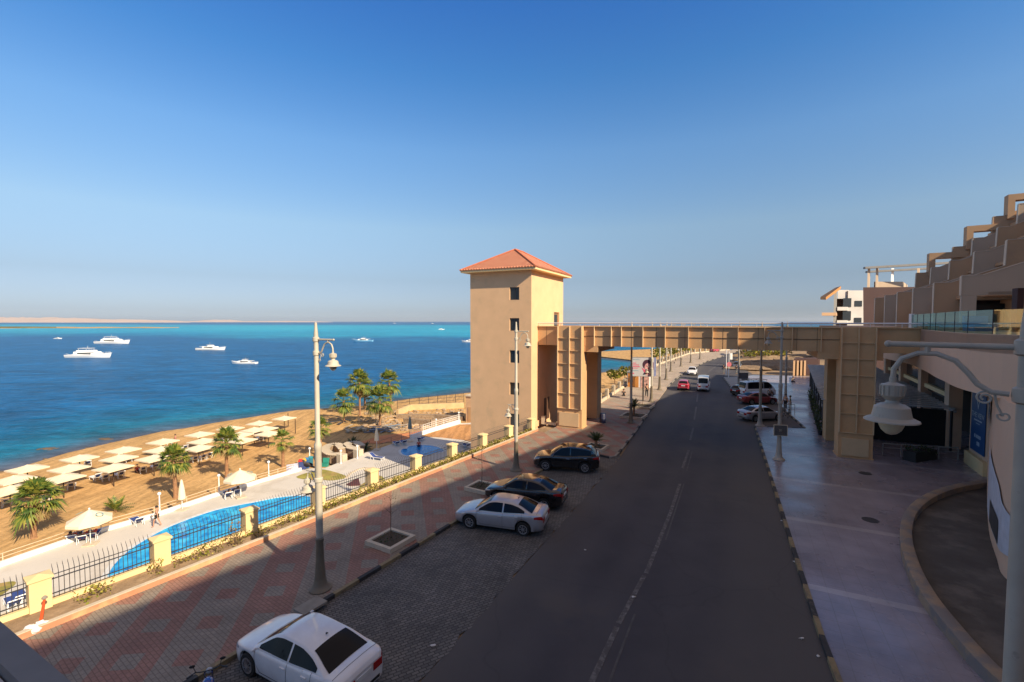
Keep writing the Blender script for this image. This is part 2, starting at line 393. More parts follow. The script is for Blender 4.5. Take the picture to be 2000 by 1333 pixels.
def m_tiles():
    N=NT('pale_plaza_tiles'); P=pos(N)
    mp=N.n('Mapping'); mp.inputs['Rotation'].default_value=(0,0,R(26.5)); N.l(P,mp.inputs[0])
    b=N.n('TexBrick'); b.offset=0; b.inputs['Scale'].default_value=1; b.inputs['Brick Width'].default_value=.6; b.inputs['Row Height'].default_value=.6
    b.inputs['Mortar Size'].default_value=.010; b.inputs['Color1'].default_value=(.27,.235,.26,1); b.inputs['Color2'].default_value=(.27,.235,.26,1); b.inputs['Mortar'].default_value=(.22,.19,.19,1)
    N.l(mp.outputs[0],b.inputs['Vector'])
    s=N.n('SeparateXYZ'); N.l(mp.outputs[0],s.inputs[0])
    band=N.m('LESS_THAN',N.m('FRACT',N.m('DIVIDE',s.outputs[1],6.6)),.06)
    col=N.mix(N.m('MULTIPLY',band,.5),b.outputs['Color'],(.48,.43,.42))
    f=N.noise(P,.28,6,.7)
    col=N.mix(1.0,col,N.ramp(f,[(.3,.62),(.7,1.25)]),'MULTIPLY')
    N.l(col,N.b.inputs['Base Color'])
    N.l(N.ramp(N.noise(P,.22,5,.6),[(.35,.16),(.65,.42)]),N.b.inputs['Roughness']); N.b.inputs['Specular IOR Level'].default_value=.55
    N.bump(N.noise(P,3,4),.06,.02); return N.mat
def m_poolwater(name,c1,c2):
    N=NT(name); P=pos(N)
    v=N.n('TexVoronoi'); v.feature='SMOOTH_F1'; v.inputs['Scale'].default_value=1.6
    j=N.n('VectorMath',operation='ADD'); n=N.n('TexNoise'); n.inputs['Scale'].default_value=1.2; N.l(P,n.inputs['Vector']); N.l(P,j.inputs[0]); N.l(n.outputs['Color'],j.inputs[1]); N.l(j.outputs[0],v.inputs['Vector'])
    col=N.mix(N.ramp(v.outputs['Distance'],[(.1,0.0),(.7,1.0)]),c1,c2)  # paler cells paint caustic light into the water colour
    N.l(col,N.b.inputs['Base Color']); N.b.inputs['Roughness'].default_value=.08; N.b.inputs['IOR'].default_value=1.33
    N.bump(N.noise(P,2.2,4,.6,.5),.5,.06); return N.mat
M['sea']=m_sea(); M['sand']=m_sand('beach_sand',(.60,.375,.165),(.49,.30,.125),wet=True)
M['ground']=m_sand('dusty_ground',(.36,.25,.15),(.26,.19,.13),.08)
M['asphalt']=m_asphalt(); M['cobble']=m_cobble(); M['paving']=m_paving(); M['tiles']=m_tiles()
M['deck']=mat('deck_concrete',(.58,.54,.48),.8,.06,.3,.1,20,world=True,dirt=((.42,.37,.3),.25,.52,.5))
M['orange_soil']=m_sand('orange_soil',(.58,.30,.12),(.48,.25,.11),.3)
M['pool']=m_poolwater('pool_water',(.001,.17,.52),(.05,.52,.85))
M['pool2']=m_poolwater('wading_pool_water',(.0,.13,.48),(.01,.25,.62))
M['poolrim']=mat('pool_rim_tiles',(.62,.62,.60),.5)
M['lawn']=mat('dry_lawn',(.27,.24,.05),.95,.35,.9,.6,12,world=True,dirt=((.42,.27,.10),.8,.5,.7))
M['yellow']=mat('yellow_kerb_paint',(.25,.19,.10),.8,.15,5,dirt=((.12,.10,.08),3,.5,.7))
M['kblack']=mat('black_kerb_paint',(.035,.034,.034),.8,.3,5,dirt=((.16,.14,.12),3,.58,.6))
M['kgrey']=mat('bare_kerb_stone',(.26,.23,.19),.85,.15,4)
M['pinkedge']=mat('terracotta_edge',(.50,.22,.12),.85,.1,3,dirt=((.62,.40,.2),.5,.5,.8))
M['line']=mat('worn_road_paint',(.15,.14,.135),.8,.3,3,dirt=((.07,.062,.062),5,.42,.9))
M['rock']=mat('shore_rock',(.13,.09,.055),.9,.35,1.5,.6,8)
M['hill']=mat('desert_hill',(.58,.45,.37),.95,.1,.002,world=True)

# ------------------------------------------------------------------ shoreline
S0=G(0,925,-9); S1=G(300,848,-9)
SH=[S0-(S1-S0)*3.0+Vector((-10,0,0)),S0-(S1-S0)*1.2,S0]+[G(u,v,-9) for u,v in [(120,889),(230,863),(300,848),(345,842),(400,831),(480,819),(560,806),(640,801),(700,796),(780,784),(905,771),(1040,748),(1173,730),(1230,724),(1262,716),(1272,711)]]
SPIT=[G(u,v,-9) for u,v in [(1262,709),(1230,705),(1173,698.5),(1120,695),(1090,692.5),(1120,690),(1173,688.5),(1290,683),(1420,677.5),(1500,673)]]
def seg_d(p,a,b):
    ax,ay=a[0],a[1];dx,dy=b[0]-ax,b[1]-ay;L=dx*dx+dy*dy
    t=max(0,min(1,((p[0]-ax)*dx+(p[1]-ay)*dy)/L)) if L else 0
    return math.hypot(p[0]-ax-t*dx,p[1]-ay-t*dy)
def shore_d(p):
    L=SH+SPIT; return min(seg_d(p,L[i],L[i+1]) for i in range(len(L)-1))
def axis(a,b,step,far,g=1.35):
    xs=[a+i*step for i in range(int((b-a)/step)+1)]
    lo=[];x=a;s=step
    while x>-far: s*=g;x-=s;lo.append(x)
    hi=[];x=xs[-1];s=step
    while x<far: s*=g;x+=s;hi.append(x)
    return lo[::-1]+xs+hi
xs=axis(-160,90,4,16000); ys=[y for y in axis(-40,330,4,16000) if y>-6000]
sea=MB(); sea.grid([[ (x,y,-9.0) for x in xs] for y in ys])
so_=sea.build('sea',M['sea']); struct(so_)
at=so_.data.attributes.new('shore','FLOAT','POINT')
vals=[shore_d(v) if (-300<v[0]<400 and -100<v[1]<700) else 200.0 for v in sea.v]
at.data.foreach_set('value',vals)
# beach: slopes from the promenade wall down under the sea
def fence_pt(u,v): return G(u,v,1.25)
FA=fence_pt(75,1127); FB=fence_pt(1037,818.5)
fd=Vector((FB.x-FA.x,FB.y-FA.y,0)).normalized(); fn=Vector((-fd.y,fd.x,0))
def F(s,off=0,z=0): return Vector((FA.x,FA.y,0))+fd*s+fn*off+Vector((0,0,z))
FL=(FB-FA).length
rnd=random.Random(3)
def beach_grid():
    rows=[]
    P=[]
    for i in range(len(SH)-1):
        a,b=SH[i],SH[i+1]; k=max(1,int((b-a).length/4))
        for j in range(k): P.append(a.lerp(b,j/k))
    P.append(SH[-1])
    n=len(P)
    for i,p in enumerate(P):
        # inland partner on the fence line (perpendicular)
        s=(Vector((p.x,p.y,0))-F(0)).dot(fd); q=F(min(s,210),-3.0)
        d=Vector((p.x-q.x,p.y-q.y,0)); L=d.length
        out=d.normalized() if L>1 else -fn
        o=Vector((p.x,p.y,0))+out*4
        tot=L+4; row=[]
        for k in range(41):
            t=k/40.0; t=t**1.3
            x=o-out*(tot*t); ds=tot*t
            z=-9.9+min(1.9,ds*.235) if ds<12 else -8.0
            z=min(z,-8.0)
            z+=(rnd.uniform(-.05,.05) if 3<ds else 0)
            row.append((x.x,x.y,z))
        rows.append(row)
    return rows
b=MB(); b.grid(beach_grid()); o=b.build('beach',M['sand'],smooth=60); struct(o)
b=MB(); b.prism([V2(p) for p in SPIT[:9]]+[V2(G(1420,686,-8.6)),V2(G(1345,697,-8.6)),V2(G(1300,708,-8.6)),V2(G(1285,714,-8.6))],-9.6,-8.5)
o=b.build('sand_spit',M['sand']); struct(o)
# thin sand island and desert hills far out
b=MB(); pts=[]
top=[];bot=[]
for i in range(40):
    t=i/39; u=-500+t*850
    w_=3.2*(1-t)**.6+.35
    top.append(V2(G(u,640.2-w_*.45+.35*math.sin(i*1.7),-9))); bot.append(V2(G(u,640.6+w_*.5+.25*math.sin(i*.9),-9)))
b.prism(top+bot[::-1],-10,-8.2); o=b.build('sand_island',M['sand']); struct(o)
b=MB(); t2=[V2(G(u,639.8,-8.2)) for u in range(-500,60,20)]; b2=[V2(G(u,641.0,-8.2)) for u in range(-500,60,20)]
b.prism(t2+[V2(G(110,640.4,-8.2))]+b2[::-1],-8.19,-5.5); o=b.build('island_scrub',mat('scrub',(.12,.11,.04),.9,.3,.05,world=True)); tag(o,kind='stuff',label='low green scrub on the thin sand island',cat='scrub')
def hills(name,prof,Y,seed):
    r=random.Random(seed); rows=[]
    for j in range(9):
        row=[]; yy=Y+j*Y*.05
        for i in range(len(prof)*8-7):
            k=i/8; a=int(k); f=k-a
            if a>=len(prof)-1: a=len(prof)-2; f=1
            u=prof[a][0]*(1-f)+prof[a+1][0]*f; vv=prof[a][1]*(1-f)+prof[a+1][1]*f
            hh=(628-vv)/900*Y
            env=math.sin(math.pi*min(1,j/4.0)/2)
            z=-9+(hh+19)*env*(1 if j<5 else (9-j)/5) * (1+.12*r.uniform(-1,1))
            if j==0: z=-12
            row.append(((u-1000)/900*yy,yy,z))
        rows.append(row)
    b=MB(); b.grid(rows); return struct(b.build(name,M['hill'],smooth=60))
hills('desert_hills',[(-700,620),(-300,616),(0,618.5),(60,619),(130,620),(200,622.5),(280,624.5),(345,626.5),(372,629.5)],7000,1)
hills('distant_hills',[(330,629.5),(380,627.5),(410,624.5),(450,624.5),(475,627.5),(520,627.6),(560,627.2),(620,628.2),(650,629.6)],9500,2)

# ------------------------------------------------------------------ land at street level
def ext(p,q,k): return p-(q-p)*k
# border line between planting strip and pavement (left pavement's sea side)
BL=[G(80,1222,.3),G(400,1096,.3),G(800,940,.2),G(1050,841,.15)]
BL=[ext(BL[0],BL[1],3.5)]+BL
KL=[G(600,1194,.12),G(880,1025,.12),G(1045,926,.12),G(1100,893,.12)]
kdir=(KL[1]-KL[0]).normalized()
KB=KL[0]-kdir*26
KL=[KB]+KL
BAYR=[G(1122,885,.12),G(1158,886,.12),G(1190,893,.12),G(1202,892,.12),G(1210,884,.12),G(1240,846,.12),G(1272,799,.12),G(1303,758,.12)]
FARL=[G(1318,742,.12),G(1340,726,.12),G(1380,706,.12),G(1425,692,.12),G(1442,686,.12),G(1475,679,.12)]
RKL=[G(1635,1333,.12),G(1600,1240,.12),G(1560,1115,.12),G(1520,985,.12),G(1480,855,.12),G(1473,833,.12)]
rk=(RKL[1]-RKL[0]).normalized(); RKL=[RKL[0]-rk*24]+RKL
RBAY=[G(1571,836,.12),G(1533,803,.12),G(1508,776,.12),G(1474,751,.12),G(1452,736,.12)]
ISL=[G(1412,737,.12),G(1432,763,.12),G(1452,763,.12)]
land=MB()
inl=[F(-60,.4),F(0,.4),F(FL+1,.4)]
farc=[F(FL+1.2,.4)]+[G(u,v,0) for u,v in [(1171,791),(1229,752),(1285,715),(1345,693),(1425,684),(1500,678),(1700,672)]]
poly=[V2(p) for p in inl+farc]+[(500,260),(1500,300),(1500,-120),(-60,-120)]
land.prism(poly,-9.6,-.06); struct(land.build('ground',M['ground']))
# road asphalt
rl=[V2(G(820,1333,0)),V2(G(1212,893,0))]
rdv=(Vector(rl[1])-Vector(rl[0])).normalized(); r0=Vector(rl[0])-rdv*28
road=MB()
road.sheet([tuple(r0)]+rl+[V2(p) for p in BAYR[5:]]+[V2(p) for p in FARL]+[V2(G(1520,682,0)),V2(G(1500,690,0)),V2(G(1475,702,0)),V2(G(1445,716,0)),V2(G(1470,731,0)),V2(G(1590,736,0)),V2(G(1590,742,0)),V2(G(1452,742,0))]+[V2(ISL[0]),V2(ISL[1]),V2(ISL[2])]+[V2(p) for p in [RBAY[2],RBAY[1],RBAY[0]]]+[V2(p) for p in RKL[::-1]],-.004)
# triangulate safely through bmesh
def tess(o):
    bm=bmesh.new(); bm.from_mesh(o.data); bmesh.ops.triangulate(bm,faces=bm.faces[:]); bm.to_mesh(o.data); bm.free(); return o
struct(tess(road.build('road',M['asphalt'])))
bay=MB(); wob=[]; rw_=random.Random(21); e_a=Vector(rl[1]); e_b=Vector(r0)
for i in range(1,120):
    q_=e_a.lerp(e_b,i/120); wob.append((q_.x+rw_.uniform(-.10,.10),q_.y+rw_.uniform(-.06,.06)))
bay.sheet([V2(p) for p in KL]+[V2(p) for p in BAYR[:5]]+[rl[1]]+wob+[tuple(r0)],.001)
struct(tess(bay.build('parking_bay',M['cobble'])))
bw=MB(); bw.prism([V2(p) for p in BL]+[V2(p) for p in [G(1063,845,.12),F(FL+3.2,-.9)]]+[V2(G(1150,818,.12)),V2(G(1173,789,.12)),V2(G(1229,750,.12)),V2(G(1285,714,.12)),V2(G(1345,692,.12)),V2(G(1425,684,.12)),V2(G(1480,677,.12))]+[V2(p) for p in (FARL[::-1]+BAYR[::-1]+KL[::-1])],-.1,.115)
struct(tess(bw.build('left_pavement',M['paving'])))
# right plaza
EDGE_R=[G(1590,735,.12),G(1590,735,.12)+Vector((60,-25,0)),Vector((40,2,.12)),Vector((14,-12,.12))]
rp=MB(); rp.prism([V2(p) for p in RKL]+[V2(p) for p in RBAY]+[V2(G(1470,733,.12))]+[V2(p) for p in EDGE_R],-.1,.115)
struct(tess(rp.build('right_pavement',M['tiles'])))
ip=MB(); ip.prism([V2(p) for p in ISL]+[V2(p) for p in [RBAY[3]-Vector((1.1,0,0)),RBAY[4]-Vector((1.0,0,0))]],-.1,.114)
struct(tess(ip.build('traffic_island',M['conc'])))
def kerb(name,pts,mats,seg=1.0,w=.16,h=.14,side=1,label=None):
    k=MB(); d=0
    P=[Vector((p[0],p[1],0)) for p in pts]
    idx=0
    for a,c in zip(P,P[1:]):
        L=(c-a).length; n=max(1,round(L/seg)); dr=(c-a).normalized(); nr=Vector((-dr.y,dr.x,0))*side*(w/2-.01)
        for i in range(n):
            k.mi=idx%len(mats); idx+=1
            k.beam(a+dr*(L*i/n+.006)+nr+Vector((0,0,h/2-.04)),a+dr*(L*(i+1)/n-.006)+nr+Vector((0,0,h/2-.04)),w,h+.08)
    return struct(k.build(name,mats))
YB=[M['yellow'],M['kblack']]
kerb('left_kerb',KL,YB,1.15,side=1)
kerb('corner_kerb',BAYR[:-1],[M['kgrey'],M['kblack'],M['kgrey']],1.0,side=1)
kerb('far_left_kerb',[BAYR[-1]]+FARL,[M['kgrey'],M['kgrey'],M['kblack']],2.0,side=1)
kerb('right_kerb',RKL,YB,1.0,side=-1)
kerb('right_bay_kerb',[RKL[-1]]+RBAY,[M['kgrey'],M['kblack']],1.0,side=-1)
kerb('island_kerb',ISL[:2],[M['kblack'],M['kgrey']],1.0,side=1)
# road markings
def ribbon(mb,pts,w,z):
    for a,c in zip(pts,pts[1:]):
        d=Vector((c[0]-a[0],c[1]-a[1],0)).normalized(); n=Vector((-d.y,d.x,0))*w/2
        mb.add([(a[0]-n.x,a[1]-n.y,z),(c[0]-n.x,c[1]-n.y,z),(c[0]+n.x,c[1]+n.y,z),(a[0]+n.x,a[1]+n.y,z)],[(0,1,2,3)])
ln=MB()
for dash in [[(1155,1333),(1205,1225)],[(1208,1218),(1258,1125)],[(1262,1120),(1310,1000),(1328,945)],[(1333,915),(1345,880)],[(1348,860),(1354,836)],[(1356,820),(1360,795)],[(1361,785),(1363,770)],[(1366,742),(1378,731)],[(1384,726),(1405,711)]]:
    ribbon(ln,[G(u,v,0) for u,v in dash],.17,.004)
struct(ln.build('lane_marking',M['line']))
ln=MB()
for dash in [[(1190,1333),(1215,1265),(1240,1200)],[(1300,1055),(1336,945)],[(1341,920),(1352,882)]]:
    ribbon(ln,[G(u,v,0) for u,v in dash],.07,.0035)
M['line2']=mat('old_road_paint',(.085,.08,.08),.85,.3,3)
struct(ln.build('faded_lane_marking',M['line2']))
# manhole covers
for (u,v,z,l) in [(1700,1016,.12,'round iron manhole cover in the pale plaza beside the curved kerb'),(1690,925,.12,'small iron manhole cover in the pale plaza below the right pylon')]:
    b=MB(); c=G(u,v,z); b.lathe([(.36,-.02),(.36,.006),(.30,.008),(.29,.004),(.02,.004)],20); o=b.build('manhole_cover',M['iron']); o.location=c; tag(o,l,'manhole cover')
# ------------------------------------------------------------------ promenade wall, fence, planting strip
FSP=FL/9.0
sw=MB(); sw.prism([V2(F(-60,.2)),V2(F(FL+.6,.2)),V2(F(FL+.6,-.12)),V2(F(-60,-.12))],-8.4,.02); sw.mi=0
o=sw.build('retaining_wall',M['cream']); tag(o,'tall cream retaining wall below the iron fence, behind the pool','wall')
NEG=4
def fence_bay(i,lab):
    t=thing('iron_fence',lab,'fence',F(i*FSP),math.atan2(fd.y,fd.x),'iron fence bays between the cream pillars')
    a=.30; b_=FSP-.30
    m=MB(); m.bbox((.28,-.14,0),(FSP-.28,.14,.34)); m.build('low_wall',M['cream'],t)
    m=MB()
    for z in(.50,1.02): m.bbox((a,-.02,z-.015),(b_,.02,z+.015))
    m.bbox((a,-.015,1.16),(b_,.015,1.18)); m.bbox((a,-.012,.36),(b_,.012,.38)); m.build('rail',M['iron'],t)
    m=MB(); n=21
    for k in range(n):
        x=a+.06+(b_-a-.12)*k/(n-1)
        m.bbox((x-.009,-.009,.34),(x+.009,.009,1.22))
        # outward curved spike
        m.tube([(x,0,1.2),(x,.05,1.32),(x,.16,1.42),(x,.19,1.5)],[.009,.009,.008,.003],4)
    m.build('spiked_bars',M['iron'],t); return t
def pillar(i,lab):
    m=MB(); m.bbox((-.28,-.26,-.02),(.28,.26,1.20)); m.bbox((-.33,-.31,1.2),(.33,.31,1.28)); m.add([(-.33,-.31,1.28),(.33,-.31,1.28),(.33,.31,1.28),(-.33,.31,1.28),(0,0,1.36)],[(0,1,4),(1,2,4),(2,3,4),(3,0,4)])
    o=m.build('fence_pillar',M['cream'],bevel=.012); o.location=F(i*FSP); o.rotation_euler=(0,0,math.atan2(fd.y,fd.x))
    return tag(o,lab,'pillar',"cream pillars of the promenade fence")
ordn=['first','second','third','fourth','fifth','sixth','seventh','eighth','ninth','tenth']
for i in range(-2,10):
    if i<9: fence_bay(i,('spiked iron fence bay %s the leftmost whole pillar at the picture edge'%{-2:'two places before',-1:'just before'}[i]) if i<0 else '%s spiked iron fence bay counted from the leftmost whole cream pillar'%ordn[i])
    pillar(i,'cream fence pillar cut by or beyond the left picture edge' if i<0 else '%s cream fence pillar from the left along the promenade'%ordn[i])
# far fence beyond the tower
FF=[G(u,v,0) for u,v in [(1171,790),(1229,751),(1285,714),(1345,692.5),(1425,684)]]
k=0
for a,c in zip(FF,FF[1:]):
    L=(c-a).length; n=max(2,int(L/3.8)); dr=(c-a)/n
    for j in range(n):
        p=a+dr*j+Vector((0,0,0)); ang=math.atan2(dr.y,dr.x); ln_=dr.length
        if k>34: break
        t=thing('white_fence','%s panel of the distant white posted fence by the sea, counted from the tower'%nth(k),'fence',p,ang,'distant white fence panels')
        m=MB(); m.bbox((0,-.12,0),(ln_,.12,.45)); m.bbox((-.22,-.2,0),(.22,.2,1.35)); m.build('wall_and_post',M['stone'],t)
        m=MB(); m.bbox((.25,-.02,1.05),(ln_-.25,.02,1.1)); m.bbox((.25,-.02,.55),(ln_-.25,.02,.6))
        for q in range(8): m.bbox((.3+q*(ln_-.6)/7-.015,-.015,.45),(.3+q*(ln_-.6)/7+.015,.015,1.3))
        m.build('railing',M['iron'],t); k+=1
# planting strip and its edge
st=MB(); st.prism([V2(F(-60,-.15))]+[V2(F(FL+.2,-.15))]+[V2(p) for p in BL[::-1]],-.05,.16)
struct(tess(st.build('planting_strip',M['ground'])))
ed=MB()
for a,c in zip(BL,BL[1:]):
    ed.beam(Vector((a.x,a.y,.14)),Vector((c.x,c.y,.14)),.14,.34)
o=ed.build('strip_edging',M['pinkedge']); struct(o)
ed=MB()
for a,c in zip(BL,BL[1:]):
    ed.beam(Vector((a.x,a.y,.325)),Vector((c.x,c.y,.325)),.17,.03)
struct(ed.build('edging_cap',M['stone']))
def leafclump(mb,c,r,h,n,rnd,size=.09):
    for _ in range(n):
        a=rnd.uniform(0,6.283); q=r*rnd.random()**.5; z=h*rnd.random()
        p=Vector((c[0]+q*math.cos(a),c[1]+q*math.sin(a),c[2]+z)); 
        d=Vector((rnd.uniform(-1,1),rnd.uniform(-1,1),rnd.uniform(-.2,1))).normalized(); s=d.cross(Vector((rnd.random(),rnd.random(),.3))).normalized()
        L=size*rnd.uniform(.7,1.5); W=L*.38
        mb.add([p,p+d*L*.5+s*W,p+d*L,p+d*L*.5-s*W],[(0,1,2,3)])
rh=random.Random(11); NH=0
def bline(s): # point between fence and edging at fence-coordinate s
    p=F(s); # distance to BL
    best=None
    for a,c in zip(BL,BL[1:]):
        dx=Vector((c.x-a.x,c.y-a.y,0)); t=((p.x-a.x)*dx.x+(p.y-a.y)*dx.y)/dx.length_squared
        if 0<=t<=1: best=Vector((a.x,a.y,0))+dx*t
    return best
def shrub(p,r,h,n,lab,rz=0,size=.09,matk='hedge',grp='low yellow-green shrubs along the fence wall'):
    t=thing('low_shrub',lab,'shrub',p,0,grp)
    m=MB(); leafclump(m,(0,0,.02),r,h,n,rh,size); m.build('leaves',M[matk],t)
    m=MB()
    for _ in range(5):
        a=rh.uniform(0,6.28); m.tube([(0,0,-.02),(r*.5*math.cos(a),r*.5*math.sin(a),h*.6)],[.012,.005],4)
    m.build('stems',M['twig'],t); return t
s=-1.5; q=0
while s<FL-.3:
    e=bline(s)
    if e is not None:
        f=F(s,-.2); wd=(Vector((e.x-f.x,e.y-f.y,0))).length
        near=s<8
        pr=.42 if s<3 else (.75 if s<8 else 1)
        if rh.random()<pr:
            c=f.lerp(Vector((e.x,e.y,0)),rh.uniform(.25,.5)); h=rh.uniform(.25,.5)*(1 if s<9 else .95)
            shrub((c.x,c.y,.15),min(.34,wd*.33)*rh.uniform(.8,1.15),h,rh.randint(35,70) if s<9 else rh.randint(60,90),'%s low yellow-green shrub from the left in the strip below the cream fence wall'%nth(NH) if NH<49 else 'low yellow-green shrub in the hedge near the tower end of the fence'); NH+=1
    s+=.42
# taller dry bush with the cut-off stump by the edging
p=F(1*FSP+2.5,-.75); shrub((p.x,p.y,.15),.34,.95,150,'tall dark brown dry shrub in the planting strip near the third pillar',matk='deadleaf',grp=None)
# ------------------------------------------------------------------ tower
C0=G(1037,836,0); C0=Vector((C0.x+.02,C0.y,0)); e1=Vector((.899,-.438,0)).normalized(); e2=Vector((.438,.899,0)).normalized(); AR=math.atan2(e1.y,e1.x)
def T(a,b,z=0): return C0+e1*a+e2*b+Vector((0,0,z))
tw=thing('stair_tower','tall sand-coloured square tower with a red tiled hip roof beside the sea','tower',C0,AR)
TW,TD,TH=-6.6,8.7,14.75
m=MB()
wins=[(-1.75,z) for z in (12.6,9.68,6.62,3.55,.55)]
# front wall (facing the camera) built as strips round the window openings
x0,x1=-2.25,-1.25
m.bbox((TW,0,-8.5),(x0,.3,TH)); m.bbox((x1,0,-8.5),(-.3,.3,TH))
zs=[-8.5]
for _,z in wins[::-1]: zs+= [z-.58,z+.62]
zs.append(TH)
for i in range(0,len(zs),2): m.bbox((x0,0,zs[i]),(x1,.3,zs[i+1]))
m.bbox((-.3,0,-8.5),(0,5.9,TH)); m.bbox((-.3,7.5,-8.5),(0,TD,TH)); m.bbox((-.3,5.9,-8.5),(0,7.5,8.2)); m.bbox((-.3,5.9,10.95),(0,7.5,TH))
m.bbox((TW,.3,-8.5),(TW+.3,TD,TH)); m.bbox((TW+.3,TD-.3,-8.5),(-.3,TD,TH)); m.bbox((TW+.3,.3,TH-.3),(-.3,TD-.3,TH-.02))
m.bbox((-.3,-.16,-.1),(.16,2.6,.42))
m.build('wall',M['towerwall'],tw)
for _,z in wins:
    m=MB(); m.bbox((x0,.16,z-.58),(x1,.2,z+.62)); wdw=m.build('window',M['window'],tw)
    m=MB()
    for (a,b_) in (((x0,.12,z-.58),(x0+.05,.17,z+.62)),((x1-.05,.12,z-.58),(x1,.17,z+.62)),((x0+.05,.12,z-.58),(x1-.05,.17,z-.53)),((x0+.05,.12,z+.57),(x1-.05,.17,z+.62)),((-1.77,.12,z-.53),(-1.73,.16,z+.57))): m.bbox(a,b_)
    m.build('frame',M['iron'],wdw)
m=MB(); m.bbox((-.2,5.9,8.2),(-.16,7.5,10.95)); dr_=m.build('door',mat('brown_door',(.22,.12,.06),.5),tw)
m=MB(); m.bbox((-.15,6.2,9.2),(-.13,7.2,10.7)); m.build('pane',M['window'],dr_)
# lower door to the street
m=MB(); m.bbox((.0,3.2,0.1),(.03,4.6,2.3)); m.build('service_door',mat('dark_brown_door',(.10,.05,.03),.6),tw)
# roof
OV=.75; zx=TH
def rooftile():
    N=NT('roof_tiles'); v=objc(N); s=N.n('SeparateXYZ'); N.l(v,s.inputs[0])
    b=N.n('TexBrick'); b.offset=0; b.inputs['Scale'].default_value=1; b.inputs['Brick Width'].default_value=.3; b.inputs['Row Height'].default_value=.3; b.inputs['Mortar Size'].default_value=.025
    b.inputs['Color1'].default_value=(.56,.25,.15,1); b.inputs['Color2'].default_value=(.45,.18,.105,1); b.inputs['Mortar'].default_value=(.30,.08,.03,1); N.l(v,b.inputs['Vector'])
    N.l(b.outputs['Color'],N.b.inputs['Base Color']); N.b.inputs['Roughness'].default_value=.8
    N.bump(N.m('ABSOLUTE',N.m('SINE',N.m('MULTIPLY',s.outputs[0],21))),.6,.05); return N.mat
M['tile']=rooftile()
m=MB(); A=(TW-OV,-OV);B=(OV,TD+OV); cx,cy=(TW)/2,TD/2
m.add([(A[0],A[1],zx+.22),(B[0],A[1],zx+.22),(B[0],B[1],zx+.22),(A[0],B[1],zx+.22),(cx,cy-1.0,zx+2.55),(cx,cy+1.0,zx+2.55)],[(0,1,4),(1,2,5,4),(2,3,5),(3,0,4,5),(3,2,1,0)])
rf=m.build('roof',M['tile'],tw)
m=MB()
for a,c in (((A[0],A[1]),(cx,cy-1)),((B[0],A[1]),(cx,cy-1)),((B[0],B[1]),(cx,cy+1)),((A[0],B[1]),(cx,cy+1))):
    m.tube([(a[0],a[1],zx+.24),(c[0],c[1],zx+2.58)],.09,6)
m.tube([(cx,cy-1,zx+2.58),(cx,cy+1,zx+2.58)],.1,6)
m.build('ridge_tiles',mat('ridge_tile',(.45,.13,.06),.8),rf)
m=MB()
nx=int((B[0]-A[0])/.3)
for k in range(nx): m.tube([(A[0]+.15+k*.3,A[1]-.03,zx+.24),(A[0]+.15+k*.3,A[1]+.25,zx+.32)],.085,6)
ny=int((B[1]-A[1])/.3)
for k in range(ny): m.tube([(B[0]+.03,A[1]+.15+k*.3,zx+.24),(B[0]-.25,A[1]+.15+k*.3,zx+.32)],.085,6)
m.build('eave_tiles',M['tile'],rf)
m=MB(); m.bbox((A[0]+.06,A[1]+.06,zx),(B[0]-.06,B[1]-.06,zx+.20)); m.build('eaves',M['cream'],rf)
m=MB(); m.tube([(-4.5,-.02,5.4),(-4.5,-.02,5.4)],.01,4)
# ------------------------------------------------------------------ footbridge
br=thing('footbridge','ochre panelled footbridge with steel handrail crossing the road to the tower','bridge',C0,AR)
BF,BB=1.55,7.9          # front and back of deck (e2)
PX=24.0                 # right pylon start (e1)
XE=33.5
m=MB()
m.bbox((0,BF,7.75),(XE,BF+.15,9.55)); m.bbox((0,BB-.15,7.75),(XE,BB,9.55)); m.bbox((.02,BF+.15,7.75),(XE,BB-.15,8.15))
m.bbox((2.0,BF+.01,7.2),(5.9,BB-.01,7.75)); m.bbox((PX-1.3,BF+.01,7.2),(PX+2.6,BB-.01,7.75))
m.build('deck',M['pier'],br)
def ribs(mb,xs,y,z0,z1,d=.24,w=.05):
    for x in xs: mb.bbox((x-w/2,y-d,z0),(x+w/2,y,z1))
rx=[7.15,8.05]+[8.05+1.85*i for i in range(1,9)]
xs_=[5.6]+rx
for x_ in xs_: m=MB(); ribs(m,[x_],BF,7.75,9.55); m.build('vertical_rib',M['rib'],br)
m=MB()
al=[2.25]+[4.6]+xs_+[PX-.02]
M['seam']=mat('dark_joint',(.13,.075,.04),.8)
m.bbox((4.62,BF-.045,8.62),(PX,BF,8.66)); m.build('panel_joint',M['seam'],br)
for xx in [0.9,8.9,11.0,13.3,16.2,18.7,21.3,22.6]: m=MB(); m.bbox((xx,BF-.012,7.76),(xx+.025,BF,9.5)); m.build('panel_joint',M['seam'],br)
m=MB(); m.bbox((0,BF-.16,9.5),(XE,BF-.001,9.56)); m.build('horizontal_ribs',M['rib'],br)
M['steel']=mat('steel_rail',(.70,.68,.66),.35,.02,metal=.3)
m=MB()
m.tube([(0,BF+.05,9.83),(XE+3,BF+.05,9.83)],.05,8); m.tube([(0,BB-.1,9.83),(XE,BB-.1,9.83)],.05,8)
for k in range(19): m.tube([(.6+k*1.8,BF+.05,9.5),(.6+k*1.8,BF+.05,9.83)],.022,6)
m.tube([(0,BF+.05,9.68),(XE,BF+.05,9.68)],.015,5)
m.build('handrail',M['steel'],br)
